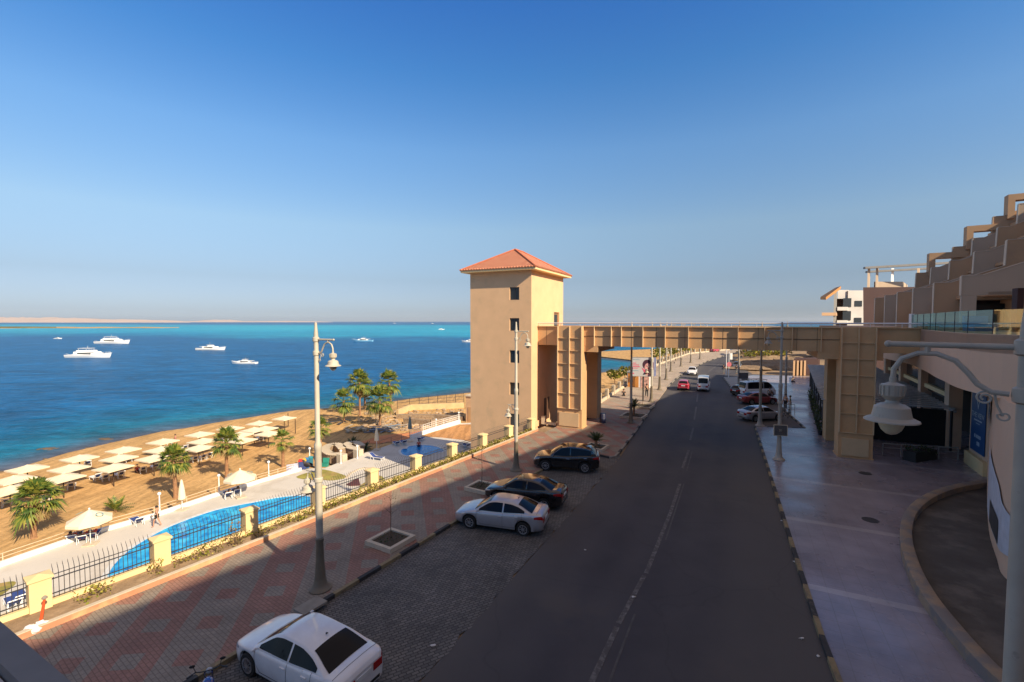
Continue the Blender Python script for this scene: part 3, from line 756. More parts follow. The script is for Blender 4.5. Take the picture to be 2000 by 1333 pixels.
def pylon(x,w,front,rear):
    for (a,b_,fr) in ((front[0],front[1],True),(rear[0],rear[1],False)):
        m=MB(); z1=9.56 if fr else 7.2
        m.bbox((x,a,.1),(x+w,b_,z1)); pl=m.build('pylon',M['pier'],br)
        if fr:
            m=MB()
            for q in(x+.03,x+w/2,x+w-.03): m=MB(); m.bbox((q-.03,a-.2,1.95),(q+.03,a,z1)); m.build('upright_rib',M['rib'],pl)
            m=MB()
            for z in(1.95,3.35,4.75,6.1,7.3,8.45): m=MB(); m.bbox((x,a-.12,z-.02),(x+w,a,z+.02)); m.build('cross_rib',M['rib'],pl)
            m=MB()
            m.bbox((x+.2,a-.10,.3),(x+w-.25,a,1.55)); m.build('access_panel',M['rib'],pl)
            m=MB(); m.bbox((x-.06,a-.06,.05),(x+w+.06,b_+.06,.2)); m.build('base',M['pier'],pl)
pylon(2.25,2.35,(1.0,2.5),(6.2,7.7))
pylon(PX,2.05,(1.0,2.5),(6.2,7.7))
# blue water barrel and concrete block at the pylon
b=MB(); b.lathe([(.28,0),(.30,.05),(.30,.35),(.32,.4),(.30,.45),(.30,.85),(.27,.9),(.05,.91)],14); o=b.build('barrel',mat('navy_plastic',(.012,.016,.05),.5),smooth=True); o.location=T(5.6,4.6,.12); tag(o,'dark navy plastic barrel standing by the left bridge pylon','barrel')
b=MB(); b.bbox((-.9,-.2,0),(.6,.2,.18)); b.bbox((-.9,-.2,.18),(-.55,.2,.75)); o=b.build('concrete_step',M['stone']); o.location=T(1.35,1.6,.12); o.rotation_euler=(0,0,AR); tag(o,'pale concrete step between the tower and the left bridge pylon','step')
# ------------------------------------------------------------------ vehicles
def interp(keys):
    xs=[k[0] for k in keys]; vs=[k[1] for k in keys]; n=len(xs)
    h=[xs[i+1]-xs[i] for i in range(n-1)]; dl=[(vs[i+1]-vs[i])/h[i] for i in range(n-1)]
    m=[dl[0]]+[0 if dl[i-1]*dl[i]<=0 else 2*dl[i-1]*dl[i]/(dl[i-1]+dl[i]) for i in range(1,n-1)]+[dl[-1]]
    def f(x):
        if x<=xs[0]: return vs[0]
        if x>=xs[-1]: return vs[-1]
        i=max(j for j in range(n-1) if xs[j]<=x); t=(x-xs[i])/h[i]
        return (2*t**3-3*t*t+1)*vs[i]+(t**3-2*t*t+t)*h[i]*m[i]+(-2*t**3+3*t*t)*vs[i+1]+(t**3-t*t)*h[i]*m[i+1]
    return f
SPECS={
'sedan':dict(L=4.5,W=.88,wr=.325,ax=(1.35,-1.33),top=[(-2.25,.90),(-2.18,1.00),(-1.9,1.045),(-1.3,1.03),(-.3,.965),(.9,.93),(1.4,.86),(1.9,.74),(2.15,.64),(2.25,.54)],
  roof=[(-1.86,1.02),(-1.55,1.16),(-1.05,1.37),(-.5,1.455),(0,1.465),(.32,1.42),(.75,1.20),(1.22,.90)],rf=(.36,1.12),rr=(-1.02,-1.72),sw=(.88,-.32,-1.38),wtop=.56),
'suv':dict(L=4.4,W=.91,wr=.36,ax=(1.34,-1.28),top=[(-2.2,.95),(-2.14,1.12),(-1.9,1.16),(-1.0,1.12),(0,1.05),(.9,1.04),(1.5,.98),(1.9,.88),(2.1,.76),(2.2,.62)],
  roof=[(-2.08,1.14),(-1.92,1.34),(-1.65,1.55),(-1.0,1.64),(-.2,1.67),(.2,1.62),(.6,1.40),(1.12,1.02)],rf=(.24,1.02),rr=(-1.68,-2.02),sw=(.78,-.32,-1.68),wtop=.60),
'van':dict(L=4.8,W=.86,wr=.33,ax=(1.5,-1.45),top=[(-2.4,.9),(-2.36,1.12),(-2.0,1.15),(0,1.15),(1.5,1.12),(1.95,1.05),(2.2,.95),(2.36,.78),(2.4,.62)],
  roof=[(-2.34,1.14),(-2.27,1.7),(-2.15,2.02),(-1.5,2.12),(0,2.14),(.9,2.08),(1.25,1.9),(2.15,1.02)],rf=(1.28,2.02),rr=(-2.20,-2.33),sw=(1.55,.3,-2.05),wtop=.70),
'hatch':dict(L=4.0,W=.84,wr=.30,ax=(1.2,-1.2),top=[(-2.0,.85),(-1.95,.98),(-1.7,1.0),(-.3,.95),(.8,.92),(1.3,.85),(1.7,.74),(1.92,.62),(2.0,.5)],
  roof=[(-1.9,.99),(-1.7,1.2),(-1.4,1.38),(-.5,1.45),(0,1.45),(.3,1.38),(.7,1.18),(1.15,.9)],rf=(.34,1.02),rr=(-1.45,-1.84),sw=(.75,-.3,-1.5),wtop=.56)}
def wheel(parent,x,y,r,side,detail=True,spokes=8):
    m=MB(); n=24 if detail else 14
    M_=Matrix.Translation((x,y,r))@Matrix.Rotation(math.pi/2,4,'X')
    m.lathe([(r*.62,-.09),(r*.93,-.10),(r,-.07),(r,.07),(r*.93,.10),(r*.62,.09)],n,M_,cap=False)
    w_=m.build('wheel',M['tyre'],parent,smooth=True)
    m=MB(); yy=y+side*.085
    MM=Matrix.Translation((x,yy,r))@Matrix.Rotation(math.pi/2,4,'X')
    if detail:
        m.lathe([(r*.56,-.02),(r*.66,-.025),(r*.66,.025),(r*.56,.02)],n,MM,cap=False)
        m.lathe([(.06,-.02),(.06,.03),(.02,.035)] if side<0 else [(.02,-.035),(.06,-.03),(.06,.02)],10,MM)
        for k in range(spokes):
            a=2*math.pi*k/spokes; c,s_=math.cos(a),math.sin(a)
            m.beam((x+c*.04,yy+side*.012,r+s_*.04),(x+c*r*.62,yy+side*.004,r+s_*r*.62),.022,.05,up=(0,1,0))
    else: m.lathe([(r*.60,-.02),(.02,-.03),(.02,.03),(r*.60,.02)],10,MM)
    m.build('rim',M['rim'],w_)
    if detail:
        m=MB(); m.lathe([(r*.61,-.06),(r*.61,.05),(.03,.05),(.03,-.06)],14,Matrix.Translation((x,y,r))@Matrix.Rotation(math.pi/2,4,'X')); m.build('hub_back',M['black'],w_)
def car(name,label,cat,loc,head,paint,style='sedan',detail=True,group=None,z=0,spokes=8,extra=None):
    S=SPECS[style]; L=S['L']; W=S['W']; wr=S['wr']
    t=thing(name,label,cat,(loc[0],loc[1],z),math.atan2(head[1],head[0]),group)
    top=interp(S['top']); roof=interp(S['roof']); hl=L/2
    hw=interp([(-hl,W*.74),(-hl+.06,W*.84),(-hl+.25,W*.94),(-hl+.8,W*.99),(0,W),(hl-1.0,W*.99),(hl-.45,W*.93),(hl-.16,W*.80),(hl-.04,W*.64),(hl,W*.52)])
    R_=wr+.07
    def bot(x):
        b_=.22 if style!='suv' else .27
        if x>hl-.5: b_+= (x-hl+.5)*.10
        if x<-hl+.5: b_+=(-hl+.5-x)*.22
        for a in S['ax']:
            d=abs(x-a)
            if d<R_: b_=max(b_,wr+math.sqrt(R_*R_-d*d)*.97)
        return b_
    def ring(x):
        zt=top(x); zb=min(bot(x),zt-.10); w_=hw(x); h=zt-zb; cr=.035 if abs(x)<hl-.1 else .015
        return [(w_*.90,zb),(w_*.985,zb+min(.05,h*.15)),(w_*1.0,zb+h*.42),(w_*.995,zb+h*.62),(w_*.975,zt-h*.17),(w_*.945,zt-h*.05),(w_*.88,zt+.004),(w_*.6,zt+cr*.7),(w_*.25,zt+cr),(0,zt+cr)]
    N_=72 if detail else 34
    xsn=[-hl+L*i/N_ for i in range(N_+1)]
    for a in S['ax']: xsn+= [a-R_,a+R_,a-R_*.9,a+R_*.9,a-R_*.97,a+R_*.97]
    xsn+= [-hl+.015,-hl+.05,hl-.015,hl-.04]
    xsn=sorted(set(round(x,4) for x in xsn))
    P=[]
    for x in xsn:
        r=ring(x); q=0.0
        row=[(x,y,z_) for y,z_ in r]+[(x,-y,z_) for y,z_ in r[-2::-1]]
        P.append(row)
    m=MB(); m.grid(P)
    for row,fl in((P[0],False),(P[-1],True)):
        k=len(row); m.add(row,[tuple(range(k)) if fl else tuple(range(k-1,-1,-1))])
    # cabin shell
    belt=lambda x: top(x)-.015
    rmax=max(roof(x_/20) for x_ in range(-60,60)); x0,x1=S['roof'][0][0],S['roof'][-1][0]
    def wb(x): return hw(x)*.925
    def wt(x):
        f=max(0,min(1,(roof(x)-belt(x))/(rmax-1.0))); return wb(x)-(wb(x)-S['wtop'])*f
    def tz(x,y): return roof(x)-.055*(abs(y)/max(.1,wt(x)))**2.2
    P=[]; k=44 if detail else 22
    for i in range(k+1):
        x=x0+(x1-x0)*i/k; b_=belt(x); w2=wt(x)
        if roof(x)-.055<b_: b_=roof(x)-.06
        half=[(wb(x),b_-.05),(wb(x),b_),((wb(x)+w2)/2,(b_+roof(x)-.055)/2),(w2,roof(x)-.055)]+[(w2*f,tz(x,w2*f)) for f in(.93,.8,.5,.25,0)]
        P.append([(x,y,z_) for y,z_ in half]+[(x,-y,z_) for y,z_ in half[-2::-1]])
    m.grid(P)
    m.build('body',paint,t,smooth=52)
    m=MB(); m.bbox((-hl+.25,-W*.80,.24),(hl-.3,W*.80,.62)); m.build('underbody',M['black'],t)
    # glass
    def patch(x_a,x_b,fn,nx=10,nt_=4):
        mm=MB(); mm.grid([[fn(x_a+(x_b-x_a)*i/nx,j/nt_) for j in range(nt_+1)] for i in range(nx+1)]); return mm
    o_=.010
    a,b_=S['rf']; patch(b_,a,lambda x,tt:(x+.004,(tt*2-1)*.90*wt(x),tz(x,(tt*2-1)*.90*wt(x))+o_),10,8).build('windscreen',M['glassd'],t,smooth=True)
    a,b_=S['rr']; patch(a,b_,lambda x,tt:(x-.004,(tt*2-1)*.86*wt(x),tz(x,(tt*2-1)*.86*wt(x))+o_),8,8).build('rear_window',M['glassd'],t,smooth=True)
    A,B_,Cc=S['sw']
    for s in(1,-1):
        for (u0,u1) in((A,B_+.035),(B_-.035,Cc)):
            def fs(x,tt):
                zb=belt(x)+.035; ze=max(zb+.004,roof(x)-.055-.05); z_=zb+(ze-zb)*tt
                den=max(.05,roof(x)-.055-belt(x)); f=min(1,(z_-belt(x))/den)
                return (x,s*(wb(x)+(wt(x)-wb(x))*f+o_),z_+.002)
            patch(u0,u1,fs,12,3).build('side_window',M['glassd'],t,smooth=True)
        # lamps on the corners
        def surf(x,f,off):
            r=ring(x)[1:7]; q=f*(len(r)-1); i=min(int(q),len(r)-2); g=q-i
            return (x,s*(r[i][0]*(1-g)+r[i+1][0]*g+off),r[i][1]*(1-g)+r[i+1][1]*g+off*.4)
        hy=(.55,.93) if style!='van' else (.5,.8)
        h=patch(hl-.46,hl-.045,lambda x,tt:surf(x,hy[0]+(hy[1]-hy[0])*tt*(.35+.65*(x-hl+.46)/.42),.010),8,4); h.build('headlight',M['lampc'],t,smooth=True)
        h=patch(-hl+.012,-hl+(.40 if style!='van' else .12),lambda x,tt:surf(x,.52+.34*tt*(1-.6*(x+hl)/.4) if style!='van' else .5+.4*tt,.010),8,4)
        h.build('tail_light',M['red'],t,smooth=True)
        m=MB(); w_=hw(-hl); m.bbox((-hl-.014,s*w_*.50 if s>0 else s*w_*.99,.66),(-hl+.01,s*w_*.99 if s>0 else s*w_*.50,.86)); m.build('tail_light',M['red'],t)
        if detail:
            m=MB(); xm=A+.02
            m.blob((xm,s*(W+.06),belt(xm)+.07),(.035,.075,.045),10,6); m.bbox((xm-.02,s*(W-.06) if s>0 else -(W+.08),belt(xm)+.04),(xm+.02,s*(W+.08) if s>0 else -(W-.06),belt(xm)+.07)); m.build('wing_mirror',paint,t,smooth=True)
            for hx in(B_+.15,Cc+.38):
                m=MB(); y=W*.985; m.bbox((hx-.1,s*y-.01*s,belt(hx)-.16),(hx+.1,s*(y+.03),belt(hx)-.125)); m.build('door_handle',M['chrome'] if style=='suv' else paint,t,bevel=.008)
            m=MB()
            for sx in(A+.12,B_,Cc+.12):
                pts=[surf(sx,f/8,.003) for f in range(9)]
                for p,q in zip(pts,pts[1:]): m.beam(p,q,.010,.006,up=(1,0,0))
            bx=-hl+.30
            pts=[(bx,yy*.1*hw(bx)*.92,top(bx)+.040-.04*abs(yy*.1)**3) for yy in range(-10,11)] if s>0 else []
            if style=='sedan':
                m2=MB()
                for p,q in zip(pts,pts[1:]): m2.beam(p,q,.008,.006)
                if s>0: m2.build('boot_seam',M['black'],t)
            pts=[surf(A+.1+(Cc-A)*f/12,.06,.003) for f in range(13)]
            for p,q in zip(pts,pts[1:]): m.beam(p,q,.006,.012,up=(0,1,0))
            m.build('door_seams',M['black'],t)
    for ax in S['ax']:
        for s in(1,-1): wheel(t,ax,s*(W-.115),wr,s,detail,spokes)
    m=MB(); m.bbox((-hl-.018,-.26,.70 if style!='van' else .5),(-hl+.005,.26,.82 if style!='van' else .62)); m.build('licence_plate',M['plate'],t)
    m=MB(); w_=hw(-hl)
    m.bbox((-hl-.010,-w_*.85,.36),(-hl+.01,w_*.85,.44)); m.build('rear_bumper_trim',M['black'],t)
    m=MB(); w_=hw(hl); m.bbox((hl-.02,-w_*.8,.32),(hl+.010,w_*.8,.46)); m.bbox((hl-.02,-w_*.62,.49),(hl+.008,w_*.62,.53)); m.build('grille',M['black'],t)
    if detail and style=='sedan':
        m=MB(); m.tube([(-.86,0,rmax-.02),(-.93,0,rmax+.015)],[.03,.006],6); m.build('aerial',M['black'],t)
    return t
def paint(name,c,met=0.0,rough=.28,coat=.8,dirt=1.0):
    N=NT(name); v=objc(N); s=N.n('SeparateXYZ'); N.l(v,s.inputs[0])
    d=N.ramp(N.noise(v,2.5,5,.6),[(.35,0.0),(.75,1.0)])
    base=N.mix(N.m('MULTIPLY',d,.16*dirt),c,(.22,.19,.16))
    lo=N.ramp(s.outputs[2],[(.25,1.0),(.55,0.0)])
    base=N.mix(N.m('MULTIPLY',lo,.25*dirt),base,(.18,.15,.12))
    N.l(base,N.b.inputs['Base Color']); N.b.inputs['Metallic'].default_value=met
    N.l(N.ramp(d,[(0,rough),(1,rough+.16)]),N.b.inputs['Roughness']); N.b.inputs['Coat Weight'].default_value=coat; N.b.inputs['Coat Roughness'].default_value=.06
    return N.mat
PW=paint('white_car_paint',(.78,.78,.80)); PS=paint('silver_car_paint',(.48,.47,.50),.55); PB=paint('black_car_paint',(.006,.006,.008),0,.14,1,.06)
PR=paint('dark_red_car_paint',(.18,.01,.015)); PK=paint('crimson_car_paint',(.42,.03,.07)); PWV=paint('white_van_paint',(.62,.64,.66)); PG=paint('grey_car_paint',(.12,.12,.13),.3)
def place(f,r,half,side=.86,ext=0):  # near-side wheel contact points front & rear -> centre, heading
    F_=G(*f,0); R_=G(*r,0); h=(F_-R_); h.z=0; h.normalize(); rt=Vector((h.y,-h.x,0))
    return (F_+R_)/2+rt*side*half, h
c,h=place((482,1322),(613,1397),1); t=car('parked_sedan','white sedan parked on the cobbled bay at the bottom of the picture','car',c,h,PW,'sedan',spokes=10)
M['ink']=mat('plate_ink',(.02,.02,.02),.6)
def text(body,size,mt,parent,loc,rot,extr=.002,align='CENTER',name='lettering'):
    cu=bpy.data.curves.new(name,'FONT'); cu.body=body; cu.size=size; cu.extrude=extr; cu.align_x=align; cu.align_y='CENTER'
    tmp=bpy.data.objects.new('tmp',cu); COL.objects.link(tmp)
    dg=bpy.context.evaluated_depsgraph_get(); me=bpy.data.meshes.new_from_object(tmp.evaluated_get(dg)); bpy.data.objects.remove(tmp)
    me.name=name; me.materials.clear(); me.materials.append(mt)
    o=bpy.data.objects.new(name,me); COL.objects.link(o); o.parent=parent; o.location=loc; o.rotation_euler=rot; return o
c,h=place((920,1034),(1018,1048),1); car('parked_sedan','silver sedan parked nose to the kerb beside the black sedan','car',c,h,PS,'sedan')
h=Vector((-.93,.36,0)).normalized(); rw=G(1062,998,0); c=rw+h*1.33+Vector((h.y,-h.x,0))*.86
car('parked_sedan','shiny black sedan parked between the silver sedan and the black hatchback','car',c,h,PB,'sedan')
c,h=place((1066,920),(1143,925),1); car('parked_hatchback','tall black five-door car parked farthest up the left parking bay','car',c,h,PB,'suv')
rd=Vector((.41,.91,0))
def at(u,v,dx=0,dy=0): p=G(u,v,0); return Vector((p.x+dx,p.y+dy,0))
c=at(1334,764)+rd*2; car('moving_car','red and dark small car driving away ahead of the white minibus','car',c,rd,PK,'hatch',False)
c=at(1373,766)+rd*2.4; car('minibus','white high-roofed minibus driving away along the road','minibus',c,rd,PWV,'van',False)
c=at(1351,734)+rd*2; car('moving_car','white car with sunlit bonnet coming along the road past the shadow','car',c,-rd,PW,'hatch',False)
c=at(1440,720); car('moving_car','dark grey car waiting at the side street near the round red sign','car',c,Vector((-.5,-.86,0)),PG,'hatch',False)
c,h=place((1524,822),(1472,825),-1); car('parked_sedan','silver sedan parked in the right bay next to the thin lamp post','car',c,h,PS,'sedan')
c=at(1484,790,0,.5); car('parked_sedan','dark red sedan parked beyond the silver one in the right bay','car',c,Vector((.98,.12,0)),PR,'sedan')
c=at(1486,777,0,.9); t=car('parked_van','white passenger van with a roof rack parked in the right bay','van',c,Vector((.97,.2,0)),PWV,'van',False)
m=MB()
for y in(-.6,.6): m.tube([(-1.9,y,2.3),(1.0,y,2.3)],.025,5)
for x in(-1.8,-1.1,-.4,.3,.9):
    m.tube([(x,-.6,2.3),(x,.6,2.3)],.02,5)
    for y in(-.6,.6): m.tube([(x,y,2.08),(x,y,2.3)],.02,5)
m.build('roof_rack',M['iron'],t)
c=at(1449,773,.6,.5); car('parked_car','black car parked behind the white van, mostly hidden','car',c,Vector((.9,.42,0)),PB,'hatch',False)
for i,(u,v,pt,lab) in enumerate([(1452,694,PWV,'leftmost tiny white car parked far off at the end of the side road'),(1466,695,PG,'tiny grey car parked far off beyond the dusty lot'),(1481,694,PW,'rightmost tiny white car parked far off beyond the dusty lot'),(1396,688,PK,'tiny red car far along the curving road')]):
    c=at(u,v); car('distant_car',lab,'car',c,Vector((.8,.6,0)),pt,'hatch',False,'cars parked far away beyond the side street')
# motorcycle
t=thing('motorcycle','dark motorcycle with a blue tank, handlebar rising at the bottom edge beside the white sedan','motorcycle',G(430,1370,0)+Vector((.05,-.58,0)),R(118))
mb=MB()
for x in(.66,-.66):
    mb=MB(); mb.lathe([(.24,-.045),(.29,-.05),(.31,0),(.29,.05),(.24,.045)],20,Matrix.Translation((x,0,.31))@Matrix.Rotation(math.pi/2,4,'X')); wq=mb.build('wheel',M['tyre'],t,smooth=True)
    mb=MB(); mb.lathe([(.245,-.02),(.22,-.02),(.22,.02),(.245,.02)],16,Matrix.Translation((x,0,.31))@Matrix.Rotation(math.pi/2,4,'X'))
    for k in range(6): a=k*math.pi/3; mb.beam((x,0,.31),(x+.23*math.cos(a),0,.31+.23*math.sin(a)),.02,.02,up=(0,1,0))
    mb.build('rim',M['rim'],wq)
mb=MB(); mb.blob((.16,0,.80),(.28,.15,.14),12,8); mb.build('fuel_tank',mat('blue_tank',(.02,.05,.28),.2,coat=.6),t,smooth=True)
mb=MB(); mb.blob((-.35,0,.78),(.36,.13,.07),12,6); mb.build('seat',M['black'],t,smooth=True)
mb=MB(); mb.bbox((-.15,-.13,.3),(.25,.13,.62)); mb.tube([(.3,0,.3),(.0,0,.75),(-.66,0,.75)],.025,6); mb.tube([(-.66,.07,.31),(-.4,.1,.72)],.02,6); mb.tube([(-.66,-.07,.31),(-.4,-.1,.72)],.02,6); mb.tube([(.1,-.16,.28),(-.75,-.18,.36)],.045,8); mb.build('frame',M['iron'],t)
mb=MB(); mb.tube([(.66,.08,.31),(.42,.08,.98)],.022,6); mb.tube([(.66,-.08,.31),(.42,-.08,.98)],.022,6); mb.build('fork',M['chrome'],t)
mb=MB(); mb.tube([(.25,.42,1.06),(.36,.28,1.08),(.42,.08,1.0),(.42,-.08,1.0),(.36,-.28,1.08),(.25,-.42,1.06)],.014,6); mb.tube([(.25,.44,1.06),(.32,.32,1.075)],.022,6); mb.tube([(.25,-.44,1.06),(.32,-.32,1.075)],.022,6)
for s in(1,-1): mb.tube([(.36,s*.26,1.08),(.34,s*.30,1.24)],.008,5); mb.blob((.34,s*.33,1.27),(.02,.07,.04),8,5)
mb.build('handlebar',M['black'],t)
mb=MB(); mb.blob((.60,0,.88),(.07,.08,.08),10,7); mb.build('headlight',M['lampc'],t,smooth=True)
mb=MB(); mb.bbox((-.9,-.15,.74),(-.6,.15,.92)); mb.build('rear_box',mat('navy_box',(.02,.03,.12),.4),t,bevel=.02)
# ------------------------------------------------------------------ street lamps
def lantern(parent,x,z,mt,k=1.0,n=20):
    m=MB(); P=[(.0,.0),(.035,0),(.035,-.06),(.075,-.08),(.115,-.09),(.115,-.22),(.09,-.25),(.06,-.28),(.07,-.31),(.13,-.33),(.175,-.36),(.19,-.44),(.20,-.48),(.27,-.515),(.275,-.53),(.20,-.54),(.02,-.53)]
    m.lathe([(r*k,q*k) for r,q in P[1:]],n,None,(x,0,z))
    for j in range(14):
        a=2*math.pi*j/14; m.beam((x+.117*k*math.cos(a),.117*k*math.sin(a),z-.10*k),(x+.117*k*math.cos(a),.117*k*math.sin(a),z-.215*k),.014*k,.02*k,up=(math.cos(a),math.sin(a),0))
    L_=m.build('lantern',mt,parent,smooth=True)
    m=MB(); m.lathe([(.135*k,-.53*k),(.125*k,-.58*k),(.10*k,-.64*k),(.055*k,-.685*k),(.01,-.70*k)],n,None,(x,0,z)); m.build('glass',M['postgl'],L_,smooth=True)
def spiral(cx,cz,r0,r1,a0,a1,n=26): return [(cx+(r0+(r1-r0)*i/n)*math.cos(a0+(a1-a0)*i/n),0,cz+(r0+(r1-r0)*i/n)*math.sin(a0+(a1-a0)*i/n)) for i in range(n+1)]
def street_lamp(label,loc,ang,mt,lower=True,group='tall cream street lamps along the road',H=9.85,ax=1.0):
    t=thing('street_lamp',label,'street lamp',loc,ang,group)
    m=MB(); m.lathe([(.10,1.9),(.125,2.1),(.12,5.2),(.135,5.25),(.135,5.4),(.09,5.5),(.082,H-.62),(.075,H-.4),(.05,H-.15),(.045,H-.02),(.01,H)],14); m.build('pole',mt,t,smooth=True)
    m=MB(); m.lathe([(.40,0),(.41,.04),(.33,.10),(.24,.2),(.19,.5),(.15,1.1),(.13,1.75),(.145,1.8),(.145,1.9),(.10,1.95)],16); m.build('base',M['postb'] if mt is M['post'] else mt,t,smooth=True)
    m=MB()
    for z in(H-.62,H-1.12): m=MB(); m.lathe([(.085,-.09),(.115,-.07),(.12,0),(.115,.07),(.085,.09)],14,None,(0,0,z)); m.build('collar',mt,t,smooth=True)
    m=MB(); m.lathe([(.12,-.05),(.16,-.02),(.16,.1),(.12,.14)],14,None,(0,0,4.05)); m.build('collar',mt,t,smooth=True)
    zb=H-.62
    m=MB(); m.tube([(.08,0,zb),(.87*ax,0,zb)],.034,10); m.blob((.87*ax,0,zb),.042,8,6); m.build('arm',mt,t,smooth=True)
    m=MB(); pts=[(.1,0,zb-.50),(.20,0,zb-.49),(.28,0,zb-.42),(.34,0,zb-.30),(.42,0,zb-.17),(.54,0,zb-.10),(.66,0,zb-.10),(.77,0,zb-.17),(.825,0,zb-.30),(.83,0,zb-.44)]
    pts=[(p_[0]*ax,p_[1],p_[2]) for p_ in pts]; m.tube(pts,.028,8); m.tube(spiral(.31,zb-.56,.025,.075,R(-60),R(500)),.011,5); m.tube([(.24,0,zb-.50),(.22,0,zb-.62),(.17,0,zb-.74)]+spiral(.145,zb-.75,.03,.06,R(-0),R(-330),14)[::-1][:1],.012,5); m.tube(spiral(.16,zb-.74,.02,.055,R(0),R(380)),.010,5)
    m.tube([(.60*ax,0,zb-.10),(.60*ax,0,zb-.02)],.03,6); m.build('bracket',mt,t,smooth=True)
    lantern(t,.83*ax,zb-.40,mt)
    if lower:
        m=MB(); z=4.35; m.tube([(-.08,0,z),(-.62,0,z)],.03,8); m.tube([(-.1,0,z-.34),(-.25,0,z-.30),(-.33,0,z-.12),(-.45,0,z-.05),(-.55,0,z-.10),(-.58,0,z-.28)],.022,7); m.tube(spiral(-.26,z-.33,.02,.05,R(200),R(-180)),.009,5)
        m.build('lower_bracket',mt,t,smooth=True); lantern(t,-.58,z-.24,mt)
    return t
er=math.atan2(-.44,.9)
L1=street_lamp('tall cream street lamp with a bird on its lower arm, nearest on the left pavement',G(626,1150,.115),er,M['post'])
L2=street_lamp('tall cream street lamp standing in front of the tower',G(1008,919,.115),er,M['post'])
rest=[((1232,826),'grey street lamp behind the bridge beside the two cycad planters'),((1272,785),'street lamp just right of the billboard'),((1288,762),'thin far street lamp by the shadow edge of the left pavement'),((1301,742),'far street lamp standing on the sunlit kerb corner'),((1310,726),'far street lamp next beyond the kerb corner'),((1330,716),'far street lamp left of the oncoming white car'),((1349,709),'distant street lamp on the sunlit pavement below the bridge'),((1367,702),'most distant street lamp on the curving left pavement')]
for i,((u,v),lab) in enumerate(rest):
    p=G(u,v,.115); q=dup(L2,p,er,lab)
er2=er+math.pi
def sign_box(parent,label):
    pass
L3=street_lamp('grey street lamp carrying a small square sign, standing on the right pavement edge',G(1521,898,.115),er2,M['postg'],lower=False,group='grey street lamps on the right pavement')
b=thing('lamp_sign','small square board with a pale frame clamped to the right pavement lamp','sign',G(1521,898,.115)+Vector((0,-.02,2.15)),R(-12))
m=MB(); m.bbox((-.42,-.20,-.36),(.42,-.16,.36)); m.build('board',mat('sign_board',(.09,.085,.08),.6,.3,6),b)
m=MB()
for a,c in (((-.45,-.22,-.4),(.45,-.14,-.36)),((-.45,-.22,.36),(.45,-.14,.4)),((-.45,-.22,-.36),(-.41,-.14,.36)),((.41,-.22,-.36),(.45,-.14,.36))): m.bbox(a,c)
m.bbox((-.1,-.2,-.1),(.1,.1,.1)); m.build('frame',M['stone'],b)
for (u,v,lab) in [(1484,832,'thin grey lamp post beside the silver car in the right bay'),(1534,784,'grey lamp post behind the two people by the bicycles'),(1442,761,'grey lamp post on the traffic island by the junction')]:
    dup(L3,G(u,v,.115),er2,lab)
LN=street_lamp('big weathered grey street lamp close to the balcony at the right picture edge',(5.34,4.74,0.0),R(134),M['postg'],lower=False,H=10.35,ax=1.31,group='grey street lamps on the right pavement')
# bird on the lower arm of the near lamp
p=G(626,1150,.115)+Vector((-.9*.58,.44*.58,4.40-.0))
b=thing('bird','dark pigeon perched on the lower arm of the near left street lamp','bird',p,R(160))
m=MB(); m.blob((0,0,.16),(.15,.085,.085),12,8); m.tube([(.10,0,.20),(.15,0,.27)],[.05,.04],8); m.blob((.17,0,.30),(.05,.04,.042),10,7); m.tube([(.21,0,.30),(.26,0,.29)],[.014,.002],5); m.tube([(-.1,0,.15),(-.34,0,.10)],[.05,.028],6); m.tube([(0,.03,.1),(.01,.03,0)],.008,4); m.tube([(0,-.03,.1),(.01,-.03,0)],.008,4); m.build('body',mat('feathers',(.07,.055,.045),.7,.3,15),b,smooth=True)
for s in(1,-1):
    m=MB(); m.blob((-.05,s*.075,.17),(.15,.02,.06),10,6); m.build('wing',mat('wing_feathers',(.04,.03,.028),.7),b,smooth=True)
# road signs and posts at the junction
b=thing('round_sign','round pink-red road sign on a white pole at the junction','road sign',G(1423,738,.1),R(0))
m=MB(); m.tube([(0,0,0),(0,0,4.6)],.06,8); m.build('pole',M['white'],b)
m=MB(); m.lathe([(.42,-.02),(.42,.02),(.02,.02)],20,Matrix.Translation((.0,-.1,2.35))@Matrix.Rotation(math.pi/2,4,'X')); m.build('disc',mat('faded_sign_red',(.50,.14,.17),.5),b)
m=MB(); m.bbox((.2,-.04,3.2),(.6,.04,4.3)); m.build('panel',M['white'],b)
b=thing('white_pole','white pole beside the round red sign at the junction','pole',G(1418,735,.1)); m=MB(); m.tube([(0,0,0),(0,0,4.9)],.07,8); m.build('shaft',M['white'],b); m=MB(); m.lathe([(.2,0),(.2,.1),(.1,.15)],10); m.build('base',M['conc'],b)
b=thing('hanging_sign','dark rectangular sign on the traffic island lamp post','sign',G(1442,761,.115)+Vector((0,-.1,2.1)))
m=MB(); m.bbox((-.1,-.12,-.5),(1.3,-.06,.35)); m.build('board',mat('dark_sign',(.10,.09,.09),.6),b)
